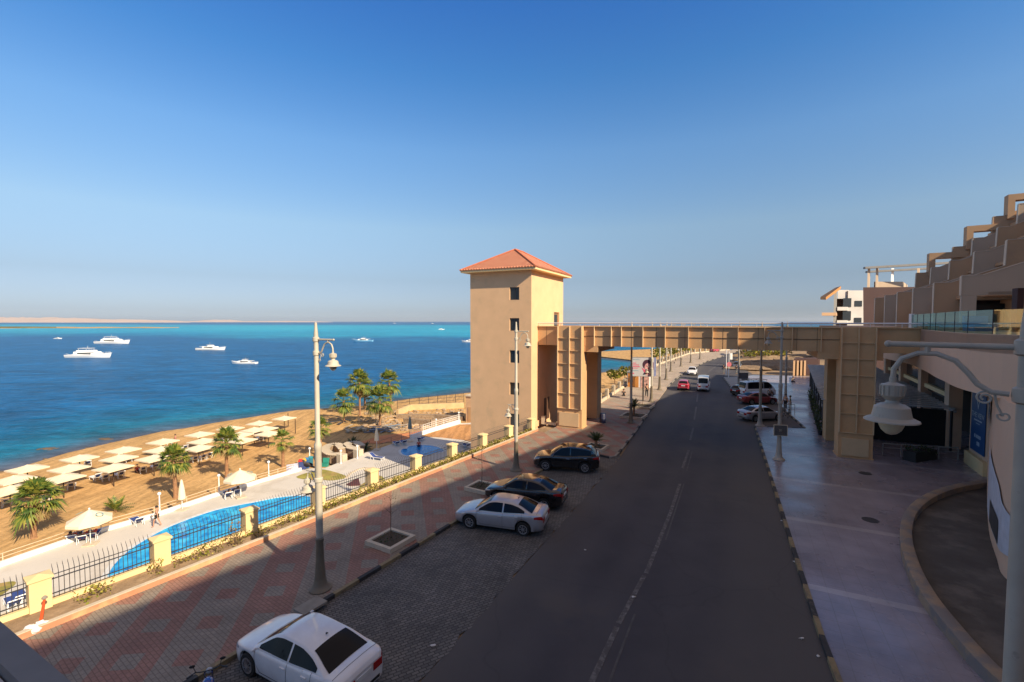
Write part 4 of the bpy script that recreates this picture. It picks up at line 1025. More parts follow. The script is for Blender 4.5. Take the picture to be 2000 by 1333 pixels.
# ------------------------------------------------------------------ palms
def palm_tree(label,loc,trunk_h,cr,seed,nf=34,name='palm_tree',group='fan palms on the beach',lean=(0,0),skirt=8):
    r=random.Random(seed); t=thing(name,label,'palm tree',loc,r.uniform(0,6),group)
    lx,ly=lean
    m=MB(); pts=[];rs=[]
    n=12
    for i in range(n+1):
        f=i/n; pts.append((lx*f*f,ly*f*f,trunk_h*f-.1)); rs.append((.20-.07*f)*(1+.06*(i%2))*(1+.3*(f>.93)) )
    rs[0]=.26; m.tube(pts,rs,10)
    for i in range(int(trunk_h*5)):
        f=r.random(); a=r.uniform(0,6.28); z=trunk_h*f; rr=.17-.05*f
        m.tube([(lx*f*f+rr*math.cos(a),ly*f*f+rr*math.sin(a),z),(lx*f*f+(rr+.06)*math.cos(a),ly*f*f+(rr+.06)*math.sin(a),z+.12)],[.03,.01],4)
    m.build('trunk',M['bark'],t)
    def fan(m,base,az,el,pl,fr,droop):
        d=Vector((math.cos(az)*math.cos(el),math.sin(az)*math.cos(el),math.sin(el)))
        end=Vector(base)+d*pl-Vector((0,0,pl*pl*.05*droop))
        side=Vector((-math.sin(az),math.cos(az),0)); up=side.cross(d)*-1
        if up.z<0: up=-up
        m.tube([base,(Vector(base)+end)/2+Vector((0,0,.04)),end],[.02,.015,.01],4,False)
        nl=13
        for k in range(nl):
            a=(k-(nl-1)/2)/((nl-1)/2)*R(82); L_=fr*(1-.25*abs(k-(nl-1)/2)/((nl-1)/2))*r.uniform(.85,1.1)
            q=(d*math.cos(a)+side*math.sin(a)).normalized()
            wv=q.cross(up).normalized()*L_*.075
            mid=end+q*L_*.55-Vector((0,0,.03*droop)); tip=end+q*L_-Vector((0,0,L_*.30*droop*r.uniform(.6,1.4)))+up*r.uniform(-.03,.03)
            m.add([end-wv*.3,mid-wv,tip,mid+wv,end+wv*.3],[(0,1,2,3,4)])
    top=Vector((lx,ly,trunk_h))
    m=MB()
    for i in range(nf):
        f=i/(nf-1); az=i*2.399+r.uniform(-.25,.25); el=R(84)-R(118)*f**1.1+R(r.uniform(-8,8))
        pl=cr*.48*r.uniform(.8,1.1); fr=cr*.55*r.uniform(.8,1.12)
        fan(m,top+Vector((0,0,.05-.25*f)),az,el,pl,fr,.6+1.1*f)
    m.build('crown',M['palmleaf'],t)
    if skirt:
        m=MB()
        for i in range(skirt): fan(m,top-Vector((0,0,.3)),i*2.4+r.uniform(-.3,.3),R(-50)-R(r.uniform(0,28)),cr*.3,cr*.40,1.2)
        m.build('dead_fronds',M['deadleaf'],t)
    return t
PALMS=[((66,1052),3.3,2.2,'fan palm with the largest crown, at the far left of the beach',42,(.15,.3)),
((343,972),3.9,2.0,'fan palm beside the closed parasol of the promenade',40,(0,.2)),
((443,935),4.3,2.05,'fan palm in front of the beach umbrellas, above the open cream parasol',38,(.1,0)),
((553,912),3.4,1.7,'slim fan palm with few wind-blown fronds, near the litter bins',20,(0,0)),
((627,893),4.0,1.8,'fan palm half hidden behind the near street lamp',30,(.1,0)),
((672,825),3.9,2.8,'leftmost palm of the clump at the end of the beach',26,(0,0)),
((703,812),6.5,3.1,'tallest palm of the clump, shaggy down its trunk',34,(0,0)),
((713,800),4.8,2.8,'shorter palm standing right behind the tallest palm of the clump',26,(.2,0)),
((742,832),4.6,3.1,'shaggy palm in front of the right end of the clump',36,(0,0)),
((764,808),6.2,3.0,'rightmost palm of the clump beside the dark railing',32,(.3,0))]
for i,((u,v),hh,cr,lab,nf,ln_) in enumerate(PALMS):
    palm_tree(lab,G(u,v,-8),hh,cr,20+i,nf,lean=ln_,skirt=(9 if i<5 else 26))
def bush_palm(label,loc,cr,seed,n=16,z0=.1,mk='palmleaf',name='palm_bush',group=None,cat='plant'):
    r=random.Random(seed); t=thing(name,label,cat,loc,0,group); m=MB(); 
    for i in range(n):
        az=i*2.399; el=R(r.uniform(12,70)); L_=cr*r.uniform(.8,1.1)
        d=Vector((math.cos(az)*math.cos(el),math.sin(az)*math.cos(el),math.sin(el))); side=Vector((-math.sin(az),math.cos(az),0))
        prev=None
        for k in range(9):
            f=(k+1)/9; c=Vector((0,0,z0))+d*L_*f-Vector((0,0,L_*.45*f*f*math.cos(el)))
            w_=L_*.22*math.sin(math.pi*min(1,f*.85+.1))
            for s in(1,-1): m.add([c,c+side*s*w_+d*.12*L_,c+d*L_*.09],[(0,1,2)])
        m.tube([(0,0,z0),Vector((0,0,z0))+d*L_*.5-Vector((0,0,L_*.11*math.cos(el)))],[.02,.01],4)
    m.build('fronds',M[mk],t)
    m=MB(); m.tube([(0,0,-.05),(0,0,z0+.05)],[.14,.11],8); m.build('trunk',M['bark'],t); return t
bush_palm('low bushy palm growing on the sand behind the promenade railing',G(226,1000,-8),1.5,5,22,.2)
bush_palm('dark low bush in the shade left of the closed pale parasol',G(688,873,-8),1.6,6,20,.2,'cycad')
bush_palm('dark spreading bush beside the stone seating wall',G(712,884,-8),1.7,8,22,.2,'cycad')
# ------------------------------------------------------------------ beach umbrellas and loungers
UA=math.atan2(.95,.33)
def beach_umbrella(label,loc,rz):
    t=thing('beach_umbrella',label,'beach umbrella',loc,rz,'square cream beach umbrellas on the sand')
    h=1.30; m=MB()
    n=6; P=[]
    for i in range(n+1):
        row=[]
        for j in range(n+1):
            x=-1+2*i/n; y=-1+2*j/n; q=max(abs(x),abs(y)); sag=.05*math.sin(math.pi*q)*(1-abs(abs(x)-abs(y)))
            row.append((x*h,y*h,2.52-.42*q-sag))
        P.append(row)
    m.grid(P); m.grid([[(p[0],p[1],p[2]-.035) for p in row][::-1] for row in P])
    for k in range(n):
        for (a,b_) in ((P[0][k],P[0][k+1]),(P[n][k+1],P[n][k]),(P[k+1][0],P[k][0]),(P[k][n],P[k+1][n])):
            m.add([a,b_,(b_[0],b_[1],b_[2]-.13),(a[0],a[1],a[2]-.13)],[(0,3,2,1)])
    m.build('canopy',M['canvas'],t)
    m=MB(); m.tube([(0,0,-.1),(0,0,2.5)],.055,7); m.build('post',M['wood'],t)
    m=MB()
    for a in range(4): m.tube([(0,0,1.75),(1.2*math.cos(a*math.pi/2+math.pi/4),1.2*math.sin(a*math.pi/2+math.pi/4),2.12)],.02,4)
    m.build('braces',M['wood'],t); return t
UM=[(53,912),(155,892),(241,876),(318,860),(390,846),(450,834.5),(506,824.5),(555,815),
 (26,933),(135,911.5),(232,892),(314,875.5),(396,859),(467,847),(496,837.5),(517,835),
 (19,953),(123,930),(221,910),(300,892),(388,872.5),(473,857.5),(524,844.5)]
LB=['front row by the water','middle row','back row nearest the palms']
U0=None
for i,(u,v) in enumerate(UM):
    row=0 if i<8 else (1 if i<16 else 2)
    idx=i if i<8 else (i-8 if i<16 else i-16)
    p=G(u,v,-5.72); p.z=-8
    if i>22: lab='cream beach umbrella just outside the left picture edge'
    else: lab='%s cream square beach umbrella from the left in the %s'%(ordn[idx],LB[row])
    if U0 is None: U0=beach_umbrella(lab,p,UA)
    else: dup(U0,p,UA+random.uniform(-.05,.05),lab)
def lounger(label,loc,rz,cloth,frame,group,up=.55):
    t=thing('sun_lounger',label,'sun lounger',loc,rz,group)
    m=MB()
    for y in(-.3,.3): m.tube([(-.95,y,.33),(.35,y,.33)],.028,6); m.tube([(.35,y,.33),(.90,y,.33+up)],.028,6)
    m.tube([(-.95,-.3,.33),(-.95,.3,.33)],.028,6); m.tube([(.90,-.3,.33+up),(.90,.3,.33+up)],.035,6)
    m.tube([(.65,-.28,.33+up*.5),(.75,-.28,.05)],.02,5); m.tube([(.65,.28,.33+up*.5),(.75,.28,.05)],.02,5)
    m.build('frame',M[frame],t)
    for x,y in((-.8,-.28),(-.8,.28),(.3,-.28),(.3,.28)):
        l=MB(); l.tube([(x,y,.33),(x-.06,y,-.02)],[.035,.025],6); l.build('leg',M[frame],t)
    bch='beach' in group
    m=MB(); m.bbox((-.92,-.27,.325),(.35,.27,.355)); m.build('seat',M['plastic' if bch else cloth],t)
    m=MB(); m.slab([(.35,-.27,.335),(.35,.27,.335),(.88,.27,.335+up),(.88,-.27,.335+up)],(-.015,0,.03)); bk=m.build('backrest',M['plastic' if bch else cloth],t)
    if bch: m=MB(); m.slab([(.47,-.17,.335+up*.25),(.47,.17,.335+up*.25),(.78,.17,.335+up*.80),(.78,-.17,.335+up*.80)],(.03,0,-.02)); m.build('mesh_panel',M['blue'],bk)
    return t
LNG=[(205,939,20),(234,933,25),(172,911,15),(140,955,10),(17,987,5),(279,923,15),(303,917,20),(380,902,15),(394,899,25),(407,895,20),(187,938,30),(90,982,10),(360,880,20),(440,862,10),(508,860,15),(330,868,15),(250,902,20),(456,880,15)]
Lb=None
desc=['white lounger at the left of the pair below the third back-row umbrella','white lounger at the right of the pair below the third back-row umbrella','white lounger beside the second middle-row umbrella','single white lounger on open sand right of the biggest palm crown','white lounger at the left picture edge by the big palm','white lounger left of the palm beside the closed parasol','white lounger half hidden by the palm beside the closed parasol','leftmost of three white loungers below the fifth back-row umbrella','middle of three white loungers below the fifth back-row umbrella','rightmost of three white loungers below the fifth back-row umbrella','white lounger lying flat next to the pair below the third back-row umbrella','white lounger hidden behind the big left palm crown','white lounger under the fourth front-row umbrella','white lounger in the shade under the sixth umbrella row','white lounger in the shade below the right-end back-row umbrella','white lounger behind the fourth middle-row umbrella','white lounger between the second and third back-row umbrellas','white lounger in the shade below the sixth back-row umbrella']
for i,((u,v,a),d_) in enumerate(zip(LNG,desc)):
    p=G(u,v,-8)
    if Lb is None: Lb=lounger(d_,p,R(-60+a),'blue','plastic','white plastic loungers on the beach'); 
    else: dup(Lb,p,R(-60+a),d_)
for i,(u,v) in enumerate([(563,832),(577,846)]):
    b=MB(); b.tube([(0,0,-.1),(0,0,2.3)],[.07,.06],7); o=b.build('bare_post',M['wood']); o.location=G(u,v+1,-8); tag(o,['left','right'][i]+' bare wooden umbrella post without canopy at the end of the umbrella rows','post')
# ------------------------------------------------------------------ promenade deck
WB=[G(u,v,-7) for u,v in [(-160,1165),(0,1107),(131,1061),(194,1041),(299,1011),(420,970),(500,945),(581,921),(598,915)]]
DK=WB+[G(u,v,-7) for u,v in [(633,915),(664,903),(673,902),(695,894),(706,890),(712,885),(741,876),(767,867),(805,855),(860,838),(898,827),(926,826),(960,845)]]
inn=[F(FL*.95,.15),F(-30,.15)]
dk=MB(); dk.prism([V2(p) for p in DK]+[V2(p) for p in inn]+[V2(WB[0]+Vector((-6,-9,0)))],-8.6,-7.0); struct(tess(dk.build('promenade_deck',M['deck'])))
os_=MB(); os_.sheet([V2(G(u,v,-7)) for u,v in [(820,853),(840,846),(897,829.5),(926,829),(955,848),(930,866),(905,860),(860,855)]],-6.995); struct(tess(os_.build('orange_ground',M['orange_soil'])))
def wall_line(name,pts,w,z0,z1,mt,label,cat='wall'):
    m=MB()
    for a,c in zip(pts,pts[1:]):
        d=(c-a).normalized(); m.beam(Vector((a.x,a.y,(z0+z1)/2))-d*.02,Vector((c.x,c.y,(z0+z1)/2)),w,z1-z0)
    o=m.build(name,mt); return tag(o,label,cat)
wall_line('low_wall',WB,.28,-8.3,-6.68,M['whitew'],'long low white wall along the seaward edge of the promenade deck')
W2=[G(u,v,-7) for u,v in [(803,857),(850,841),(898,826.5)]]
wall_line('low_wall',W2,.3,-8.3,-6.45,M['whitew'],'white low wall rising behind the wading pool below the finned railing')
def railing(pts,label,mt,rails=(.28,.46,.64,.82),z=-6.68,step=1.9,post=.03,name='railing',off=None,fins=False):
    t=thing(name,label,'railing',(pts[0].x,pts[0].y,z))
    Q=[Vector((p.x-pts[0].x,p.y-pts[0].y,0)) for p in pts]
    m=MB()
    for a,c in zip(Q,Q[1:]):
        for h in rails: m.tube([a+Vector((0,0,h)),c+Vector((0,0,h))],.026,5)
    m.build('rails',mt,t)
    for qi,(a,c) in enumerate(zip(Q,Q[1:])):
        n=max(1,int((c-a).length/step))
        for k in range(0 if qi==0 else 1,n+1):
            p=a.lerp(c,k/n); m=MB(); m.tube([p,p+Vector((0,0,rails[-1]+.03))],post,6); m.build('post',mt,t); m=MB()
            if fins and k<n:
                for j in range(6):
                    q=a.lerp(c,(k+j/6)/n); m.beam(q+Vector((0,0,.1)),q+Vector((.0,.12,rails[-1])),.05,.02)
                m.build('fins',mt,t)
    return t
M['railc']=mat('cream_rail_paint',(.66,.50,.34),.6)
offn=[Vector((p.x,p.y,0))+Vector((-.1,.28,0)) for p in WB]
railing(offn,'cream tubular railing along the beach side of the promenade deck',M['railc'],z=-7.35,rails=(.35,.62,.88,1.15))
railing([Vector((p.x,p.y,0)) for p in W2],'white finned railing on the wall behind the wading pool',M['white'],z=-6.45,rails=(.3,.6,.9),fins=True)
RG=[G(u,v,-7) for u,v in [(742,876),(764,868),(784,862),(800,857)]]
railing(RG,'plain grey-brown tube railing behind the loungers of the wading pool',mat('brown_rail',(.25,.18,.13),.6),z=-7.0,rails=(.5,1.0),step=3)
def globe(label,p,h=1.55):
    t=thing('globe_lamp',label,'lamp',p,0,'white globe lamps on short posts'); m=MB(); m.lathe([(.10,0),(.06,.06),(.05,h-.16),(.08,h-.14),(.08,h-.1)],10); m.build('post',M['white'],t,smooth=True)
    m=MB(); m.blob((0,0,h),(.15,.15,.15),14,9); m.build('globe',M['plastic'],t,smooth=True); return t
GL=[((312,998),-7,'white globe lamp beside the walking man on the promenade'),((428,959),-7,'white globe lamp left of the open cream parasol by the wall'),((525,930),-7,'white globe lamp right of the open cream parasol by the wall'),((605,901),-7,'white globe lamp behind the litter bins'),((666,906),-7,'white globe lamp on the left stone bench pier'),((698,896),-7,'white globe lamp on the right stone bench pier'),((852,839),-7,'white globe lamp in the middle of the finned railing'),((896,824),-7,'white globe lamp at the tower end of the finned railing')]
g0=None
for (uv,z,lab) in GL:
    p=G(uv[0],uv[1],z)
    g0=globe(lab,p) if g0 is None else g0
    if lab!=GL[0][2]: dup(g0,p,0,lab)
# pools
PO=[(205,1132),(208,1129),(223,1104),(252,1076),(289,1052),(328,1031),(381,1010),(433,994),(500,981),(547,972),(590,969),(620,975),(645,988),(650,1010),(560,1075),(430,1130),(250,1180)]
def smoothpoly(P,k=4):
    n=len(P);out=[]
    for i in range(n):
        p0,p1,p2,p3=[Vector(P[(i+j-1)%n]) for j in range(4)]
        for s in range(k):
            t_=s/k; out.append(.5*((2*p1)+(-p0+p2)*t_+(2*p0-5*p1+4*p2-p3)*t_*t_+(-p0+3*p1-3*p2+p3)*t_**3))
    return out
PW_=smoothpoly([V2(G(u,v,-7)) for u,v in PO])
def pool(pts,mt,label,rimw=.32):
    t=thing('swimming_pool',label,'pool',(pts[0][0],pts[0][1],-7))
    L_=[(p[0]-pts[0][0],p[1]-pts[0][1]) for p in pts]
    m=MB(); m.sheet(L_,.012); tess(m.build('water',mt,t))
    m=MB(); n=len(L_); cx=sum(p[0] for p in L_)/n; cy=sum(p[1] for p in L_)/n
    A=sum(L_[i][0]*L_[(i+1)%n][1]-L_[(i+1)%n][0]*L_[i][1] for i in range(n)); sg=1 if A>0 else -1
    o_=[]
    for i in range(n):
        d=Vector(L_[(i+1)%n])-Vector(L_[i-1]); d.normalize(); nn=Vector((d.y,-d.x))*sg*rimw; o_.append((L_[i][0]+nn.x,L_[i][1]+nn.y))
    vs=[(p[0],p[1],.035) for p in L_]+[(p[0],p[1],.03) for p in o_]+[(p[0],p[1],-.02) for p in L_]
    m.add(vs,[(i,n+i,n+(i+1)%n,(i+1)%n) for i in range(n)]+[(i,(i+1)%n,2*n+(i+1)%n,2*n+i) for i in range(n)]); m.build('rim',M['poolrim'],t); return t
pool(PW_,M['pool'],'long curved bright blue swimming pool behind the iron fence')
z7=[(1085,1085),(1110,1050),(1165,1045),(1200,1015),(1350,1000),(1500,1010),(1620,1050),(1640,1080),(1500,1115),(1350,1140),(1220,1145),(1120,1125)]
pool(smoothpoly([V2(G(620+x/6.667,720+y/6.667,-7)) for x,y in z7],3),M['pool2'],'small round wading pool in the tower shade')
for pts,lab in (([(578,932),(611,921),(633,917.6),(671,928),(676,934),(650,939),(627,938),(603,938)],'dry green and brown lawn patch beside the stone seats'),([(702,952),(712,943),(733,931),(744,930),(752,938),(748,950),(715,962)],'lawn patch seen through the fence below the curved path'),([(-40,1150),(0,1140),(25,1136),(30,1142),(0,1165),(-40,1180)],'small green lawn corner at the left picture edge')):
    m=MB(); m.sheet(smoothpoly([V2(G(u,v,-7)) for u,v in pts],3),-6.985); o=tess(m.build('lawn',M['lawn'])); tag(o,lab,'lawn',kind='stuff')
    m=MB(); pl=[G(u,v,-6.98) for u,v in pts]
    rg=random.Random(9); lo=[min(p[i] for p in pl) for i in(0,1)]; hi=[max(p[i] for p in pl) for i in(0,1)]
# curved path border and burgundy mat seen through the fence
m=MB(); ar=[G(u,v,-6.97) for u,v in [(676,934),(684,925),(697,918),(712,914),(725,915)]]
for a,c in zip(ar,ar[1:]): m.beam(a,c,.25,.08)
struct(m.build('path_border',M['stone']))
m=MB(); m.prism([V2(G(u,v,-7)) for u,v in [(676,948),(700,935),(704,949),(684,950)]],-6.995,-6.9); o=m.build('ground_mat',mat('burgundy',(.10,.03,.03),.8)); tag(o,'dark burgundy mat on the deck seen through the fence','mat')
# stone seats
def arc_wall(label,uvs,z,h,th=.9):
    t=thing('curved_bench',label,'seat wall',(0,0,z)); P=smoothopen([G(u,v,z) for u,v in uvs])
    m=MB(); m2=MB()
    for a,c in zip(P,P[1:]):
        m.beam(Vector((a.x,a.y,h/2)),Vector((c.x,c.y,h/2)),th*.8,h); m2.beam(Vector((a.x,a.y,h+.05)),Vector((c.x,c.y,h+.05)),th,.1)
    m.build('rubble_base',M['rubblewall'],t); m2.build('seat_slab',M['stone'],t); return t
def smoothopen(P,k=5):
    out=[];n=len(P)
    for i in range(n-1):
        p0=P[max(0,i-1)];p1=P[i];p2=P[i+1];p3=P[min(n-1,i+2)]
        for s in range(k):
            t_=s/k; out.append(.5*((2*p1)+(-p0+p2)*t_+(2*p0-5*p1+4*p2-p3)*t_*t_+(-p0+3*p1-3*p2+p3)*t_**3))
    return out+[P[-1]]
arc_wall('left curved stone seat with pale slab top beside the deck',[(669,892),(660,884),(648,884),(638,889),(636,896),(645,903),(662,904)],-7.7,1.05,1.1)
arc_wall('right curved stone seat with pale slab top beside the deck',[(706,887),(696,880),(684,880),(678,885),(684,890),(697,893)],-7.7,1.05,1.1)
for (u,v,l) in [(668,905,'left'),(700,895,'right')]:
    m=MB(); m.bbox((-.5,-.4,0),(.5,.4,1.15)); o=m.build('stone_pier',M['stone'],bevel=.02); o.location=G(u,v,-7.4); o.rotation_euler=(0,0,AR); tag(o,l+' pale square pier at the end of a curved stone seat','pier')
# bins
for i,(u,v,c,c2,l) in enumerate([(588,918,(.04,.06,.18),(.5,.03,.02),'grey-blue litter bin with a red lid'),(594,917,(.04,.06,.18),(.6,.4,.04),'grey-blue litter bin with a yellow lid'),(600,915,(.03,.10,.25),(.02,.16,.36),'blue litter bin in the middle of the group'),(607,912,(.03,.16,.22),(.02,.22,.25),'teal litter bin at the right of the group')]):
    t=thing('litter_bin',l,'bin',G(u,v,-7),.3,'coloured litter bins'); m=MB(); m.bbox((-.24,-.24,.05),(.24,.24,1.0)); m.build('body',mat('bin_body_%d'%i,c,.5),t,bevel=.03); m=MB(); m.bbox((-.27,-.27,1.0),(.27,.27,1.12)); m.tube([(-.2,0,1.12),(.2,0,1.12)],.14,8); m.build('lid',mat('bin_lid_%d'%i,c2,.5),t)
m=MB(); m.bbox((-.35,-.25,.05),(.35,.25,.45)); m.slab([(-.35,.2,.45),(.35,.2,.45),(.4,.35,.95),(-.4,.35,.95)],(0,.04,0)); o=m.build('plastic_chair',mat('green_plastic',(.02,.22,.16),.5)); o.location=G(635,912,-7); tag(o,'green plastic chair between the lamp post and the stone seats','chair')
m=MB(); m.bbox((-.6,-.03,.1),(.6,.03,.9)); o=m.build('notice_board',mat('blue_white_board',(.42,.42,.55),.6,.4,6)); o.location=G(570,924,-7)+Vector((-.1,.35,0)); o.rotation_euler=(0,0,.6); tag(o,'blue and white notice board fixed to the railing left of the bins','sign')
# parasols
def parasol(label,p,rz=0,group='large round cream parasols on the deck'):
    t=thing('parasol',label,'parasol',p,rz,group); m=MB(); n=8; rr=1.42
    ring_=[(rr*math.cos(2*math.pi*k/n),rr*math.sin(2*math.pi*k/n),1.95) for k in range(n)]
    mid=[(rr*.5*math.cos(2*math.pi*k/n),rr*.5*math.sin(2*math.pi*k/n),2.33) for k in range(n)]
    m.add([(0,0,2.72)]+mid+ring_,[(0,1+k,1+(k+1)%n) for k in range(n)]+[(1+k,9+k,9+(k+1)%n,1+(k+1)%n) for k in range(n)])
    for k in range(n):
        a=ring_[k];b_=ring_[(k+1)%n]; m.add([a,b_,(b_[0],b_[1],b_[2]-.2),(a[0],a[1],a[2]-.2)],[(0,3,2,1)])
    m.build('canopy',M['canvas2'],t)
    m=MB(); m.tube([(0,0,.1),(0,0,2.75)],.028,7); m.build('pole',M['white'],t); m=MB(); m.blob((0,0,2.78),.07,8,6); m.build('finial',M['white'],t)
    m=MB(); m.bbox((-.42,-.42,0),(.42,.42,.1)); m.build('base',M['stone'],t,bevel=.02)
    m=MB()
    for k in(3,7):
        for q in range(12):
            a=2*math.pi*q/12; b_=2*math.pi*(q+1)/12
            def pp(a_): 
                an=2*math.pi*(k+.5)/n; r_=rr*.60+.20*math.cos(a_); s_=.22*math.sin(a_)
                return (r_*math.cos(an)-s_*math.sin(an),r_*math.sin(an)+s_*math.cos(an),2.72-r_*.415/ .95+.045)
            m.beam(pp(a),pp(b_),.05,.012)
    m.build('emblem',mat('teal_print',(.15,.33,.36),.8),t); return t
p0=parasol('open cream parasol over the sunbathers in red near the left of the deck',G(177,1064,-7),.3)
dup(p0,G(470,972,-7),.8,'open cream parasol beside the pool over two shaded loungers')
def closed(label,p,mt,h=2.7):
    t=thing('closed_parasol',label,'parasol',p,0,'folded parasols'); m=MB(); m.lathe([(.05,h),(.10,h-.15),(.20,h-.7),(.27,h-1.3),(.30,h-1.75),(.16,h-1.8)],9); m.build('canopy',mt,t); m=MB(); m.tube([(0,0,.05),(0,0,h-1.5)],.03,6); m.build('pole',M['white'],t); m=MB(); m.bbox((-.4,-.4,0),(.4,.4,.09)); m.build('base',M['stone'],t); return t
closed('folded cream parasol standing beside the pool near the fan palm',G(356,996,-7),M['canvas2'],2.75)
closed('folded cream parasol in front of the dark bushes by the seats',G(736,879,-7),M['canvas2'],3.0)
closed('folded dark grey-green parasol behind the wading pool',G(801,863,-7),M['grey_canvas'],3.6)
# deck loungers
q=[(268,1024,-35,'blue lounger standing alone left of the walking man'),(146,1056,-60,'blue lounger at the left under the parasol with the red sunbathers'),(165,1057,-60,'middle blue lounger under the parasol with the red sunbathers'),(183,1052,-60,'right blue lounger under the parasol with the red sunbathers'),(445,972,-50,'left blue lounger under the parasol beside the pool'),(462,966,-50,'right blue lounger under the parasol beside the pool'),(774,870,-60,'left dark blue lounger behind the wading pool'),(788,868,-60,'right dark blue lounger behind the wading pool'),(822,862,-100,'bright blue lounger with raised back by the white wall'),(736,898,160,'tipped white lounger lying alone on the sunlit deck'),(26,1186,-35,'blue lounger seen through the fence at the left picture edge'),(40,1176,-35,'second blue lounger through the fence at the left edge'),(911,875,-60,'white lounger glimpsed through the fence near the tower')]
l0=None
for (u,v,a,lab) in q:
    p=G(u,v,-7)
    if l0 is None: l0=lounger(lab,p,R(a),'blue','plastic','blue sun loungers on the promenade deck',.42)
    else: dup(l0,p,R(a),lab)
# ------------------------------------------------------------------ people
FIT={}
def skinobj(name,verts,edges,rad,mt,parent,sub=1,root=0):
    me=bpy.data.meshes.new(name); me.from_pydata(verts,edges,[]); me.materials.append(mt)
    o=bpy.data.objects.new(name,me); COL.objects.link(o); o.parent=parent
    sk=o.modifiers.new('skin','SKIN'); sk.use_smooth_shade=True; sk.branch_smoothing=.6
    if not me.skin_vertices: 
        bm=bmesh.new(); bm.from_mesh(me); bm.verts.layers.skin.verify(); bm.to_mesh(me); bm.free()
    d=me.skin_vertices[0].data
    for i,r in enumerate(rad): d[i].radius=(r,r) if not isinstance(r,tuple) else r
    for i in range(len(rad)): d[i].use_root=(i==root)
    if sub: s=o.modifiers.new('sub','SUBSURF'); s.levels=sub; s.render_levels=sub
    return o
def person(label,loc,rz,pose='stand',top=None,bottom=None,hair=True,group=None,scale=1.0,skirt=False):
    t=thing('person',label,'person',loc,rz,group)
    if scale!=1: t.scale=(scale,)*3
    # x forward, y left
    if pose in('stand','walk'):
        st=.24 if pose=='walk' else .03
        pel=(0,0,.95);J=dict(pel=pel,waist=(0,0,1.08),chest=(.01,0,1.28),neck=(.0,0,1.47),chin=(.02,0,1.54),head=(.02,0,1.64),crown=(.01,0,1.72))
        for s,n in((1,'l'),(-1,'r')):
            f=s*st
            J['hip'+n]=(0,s*.09,.92);J['kn'+n]=(f*.6+.05,s*.10,.50);J['an'+n]=(f*1.0-.02,s*.10,.09);J['toe'+n]=(f*1.0+.14,s*.11,.04)
            J['sh'+n]=(0,s*.18,1.40);J['el'+n]=(-f*.5-.02,s*.24,1.13);J['wr'+n]=(-f*.9+.08,s*.25,.90)
    elif pose=='sit':
        J=dict(pel=(0,0,.47),waist=(0.02,0,.62),chest=(.05,0,.85),neck=(.08,0,1.03),chin=(.11,0,1.09),head=(.11,0,1.19),crown=(.10,0,1.27))
        for s,n in((1,'l'),(-1,'r')):
            J['hip'+n]=(.03,s*.09,.46);J['kn'+n]=(.44,s*.13,.50);J['an'+n]=(.46,s*.12,.09);J['toe'+n]=(.60,s*.13,.05)
            J['sh'+n]=(.05,s*.18,.97);J['el'+n]=(.12,s*.25,.72);J['wr'+n]=(.34,s*.18,.60)
    elif pose=='lie':   # reclined on a lounger, head towards +x
        J=dict(pel=(.30,0,.47),waist=(.42,0,.54),chest=(.60,0,.70),neck=(.75,0,.85),chin=(.78,0,.93),head=(.84,0,.98),crown=(.90,0,1.02))
        for s,n in((1,'l'),(-1,'r')):
            J['hip'+n]=(.26,s*.09,.46);J['kn'+n]=(-.14,s*.12,.52+(.14 if s>0 else 0));J['an'+n]=(-.50,s*.11,.42);J['toe'+n]=(-.56,s*.12,.54)
            J['sh'+n]=(.68,s*.18,.80);J['el'+n]=(.48,s*.27,.62);J['wr'+n]=(.26,s*.24,.52)
    RD=dict(pel=.125,waist=.11,chest=.13,neck=.055,chin=.07,head=.098,crown=.055,hip=.09,kn=.055,an=.038,toe=.032,sh=.062,el=.040,wr=.026)
    chain=[('pel','waist'),('waist','chest'),('chest','neck'),('neck','chin'),('chin','head'),('head','crown')]
    for n in 'lr': chain+= [('pel','hip'+n),('hip'+n,'kn'+n),('kn'+n,'an'+n),('an'+n,'toe'+n),('chest','sh'+n),('sh'+n,'el'+n),('el'+n,'wr'+n)]
    names=list(J); V=[J[k] for k in names]; E=[(names.index(a),names.index(b_)) for a,b_ in chain]
    rad=[RD[k if k in RD else k[:-1]] for k in names]
    for n in 'lr':  # palm, five fingers
        w_=Vector(J['wr'+n]); e=Vector(J['el'+n]); d=(w_-e).normalized(); s=1 if n=='l' else -1
        side=d.cross(Vector((0,s,0))).normalized(); iw=names.index('wr'+n)
        V.append(tuple(w_+d*.06)); rad.append((.034,.016)); ip_=len(V)-1; E.append((iw,ip_))
        for k,(o_,L_) in enumerate([(-.03,.07),(-.01,.08),(.01,.075),(.03,.06)]):
            V.append(tuple(w_+d*.10+side*o_)); rad.append(.009); E.append((ip_,len(V)-1)); a=len(V)-1
            V.append(tuple(w_+d*(.10+L_*.9)+side*o_-Vector((0,s*.02,0)))); rad.append(.008); E.append((a,len(V)-1))
        V.append(tuple(w_+d*.06-side*.045)); rad.append(.010); E.append((iw,len(V)-1)); a=len(V)-1
        V.append(tuple(w_+d*.10-side*.05)); rad.append(.008); E.append((a,len(V)-1))
    skinobj('body',V,E,rad,M['skin'],t,1,0)
    h=Vector(J['head']); f=(Vector((1,0,0)) if pose!='lie' else Vector((-.6,0,.8)))
    upv=(Vector(J['crown'])-h).normalized()
    if hair:
        m=MB(); m.blob(tuple(h-f*.02+upv*.045),(.115,.108,.10),12,8); m.build('hair',M['hair'],t,smooth=True)
    m=MB(); m.blob(tuple(h+f*.105-upv*.01),(.02,.016,.025),6,4)
    for s in(1,-1): m.blob(tuple(h+Vector((0,s*.10,0))),(.015,.012,.03),6,4)
    m.build('nose_and_ears',M['skin'],t,smooth=True)
    m=MB()
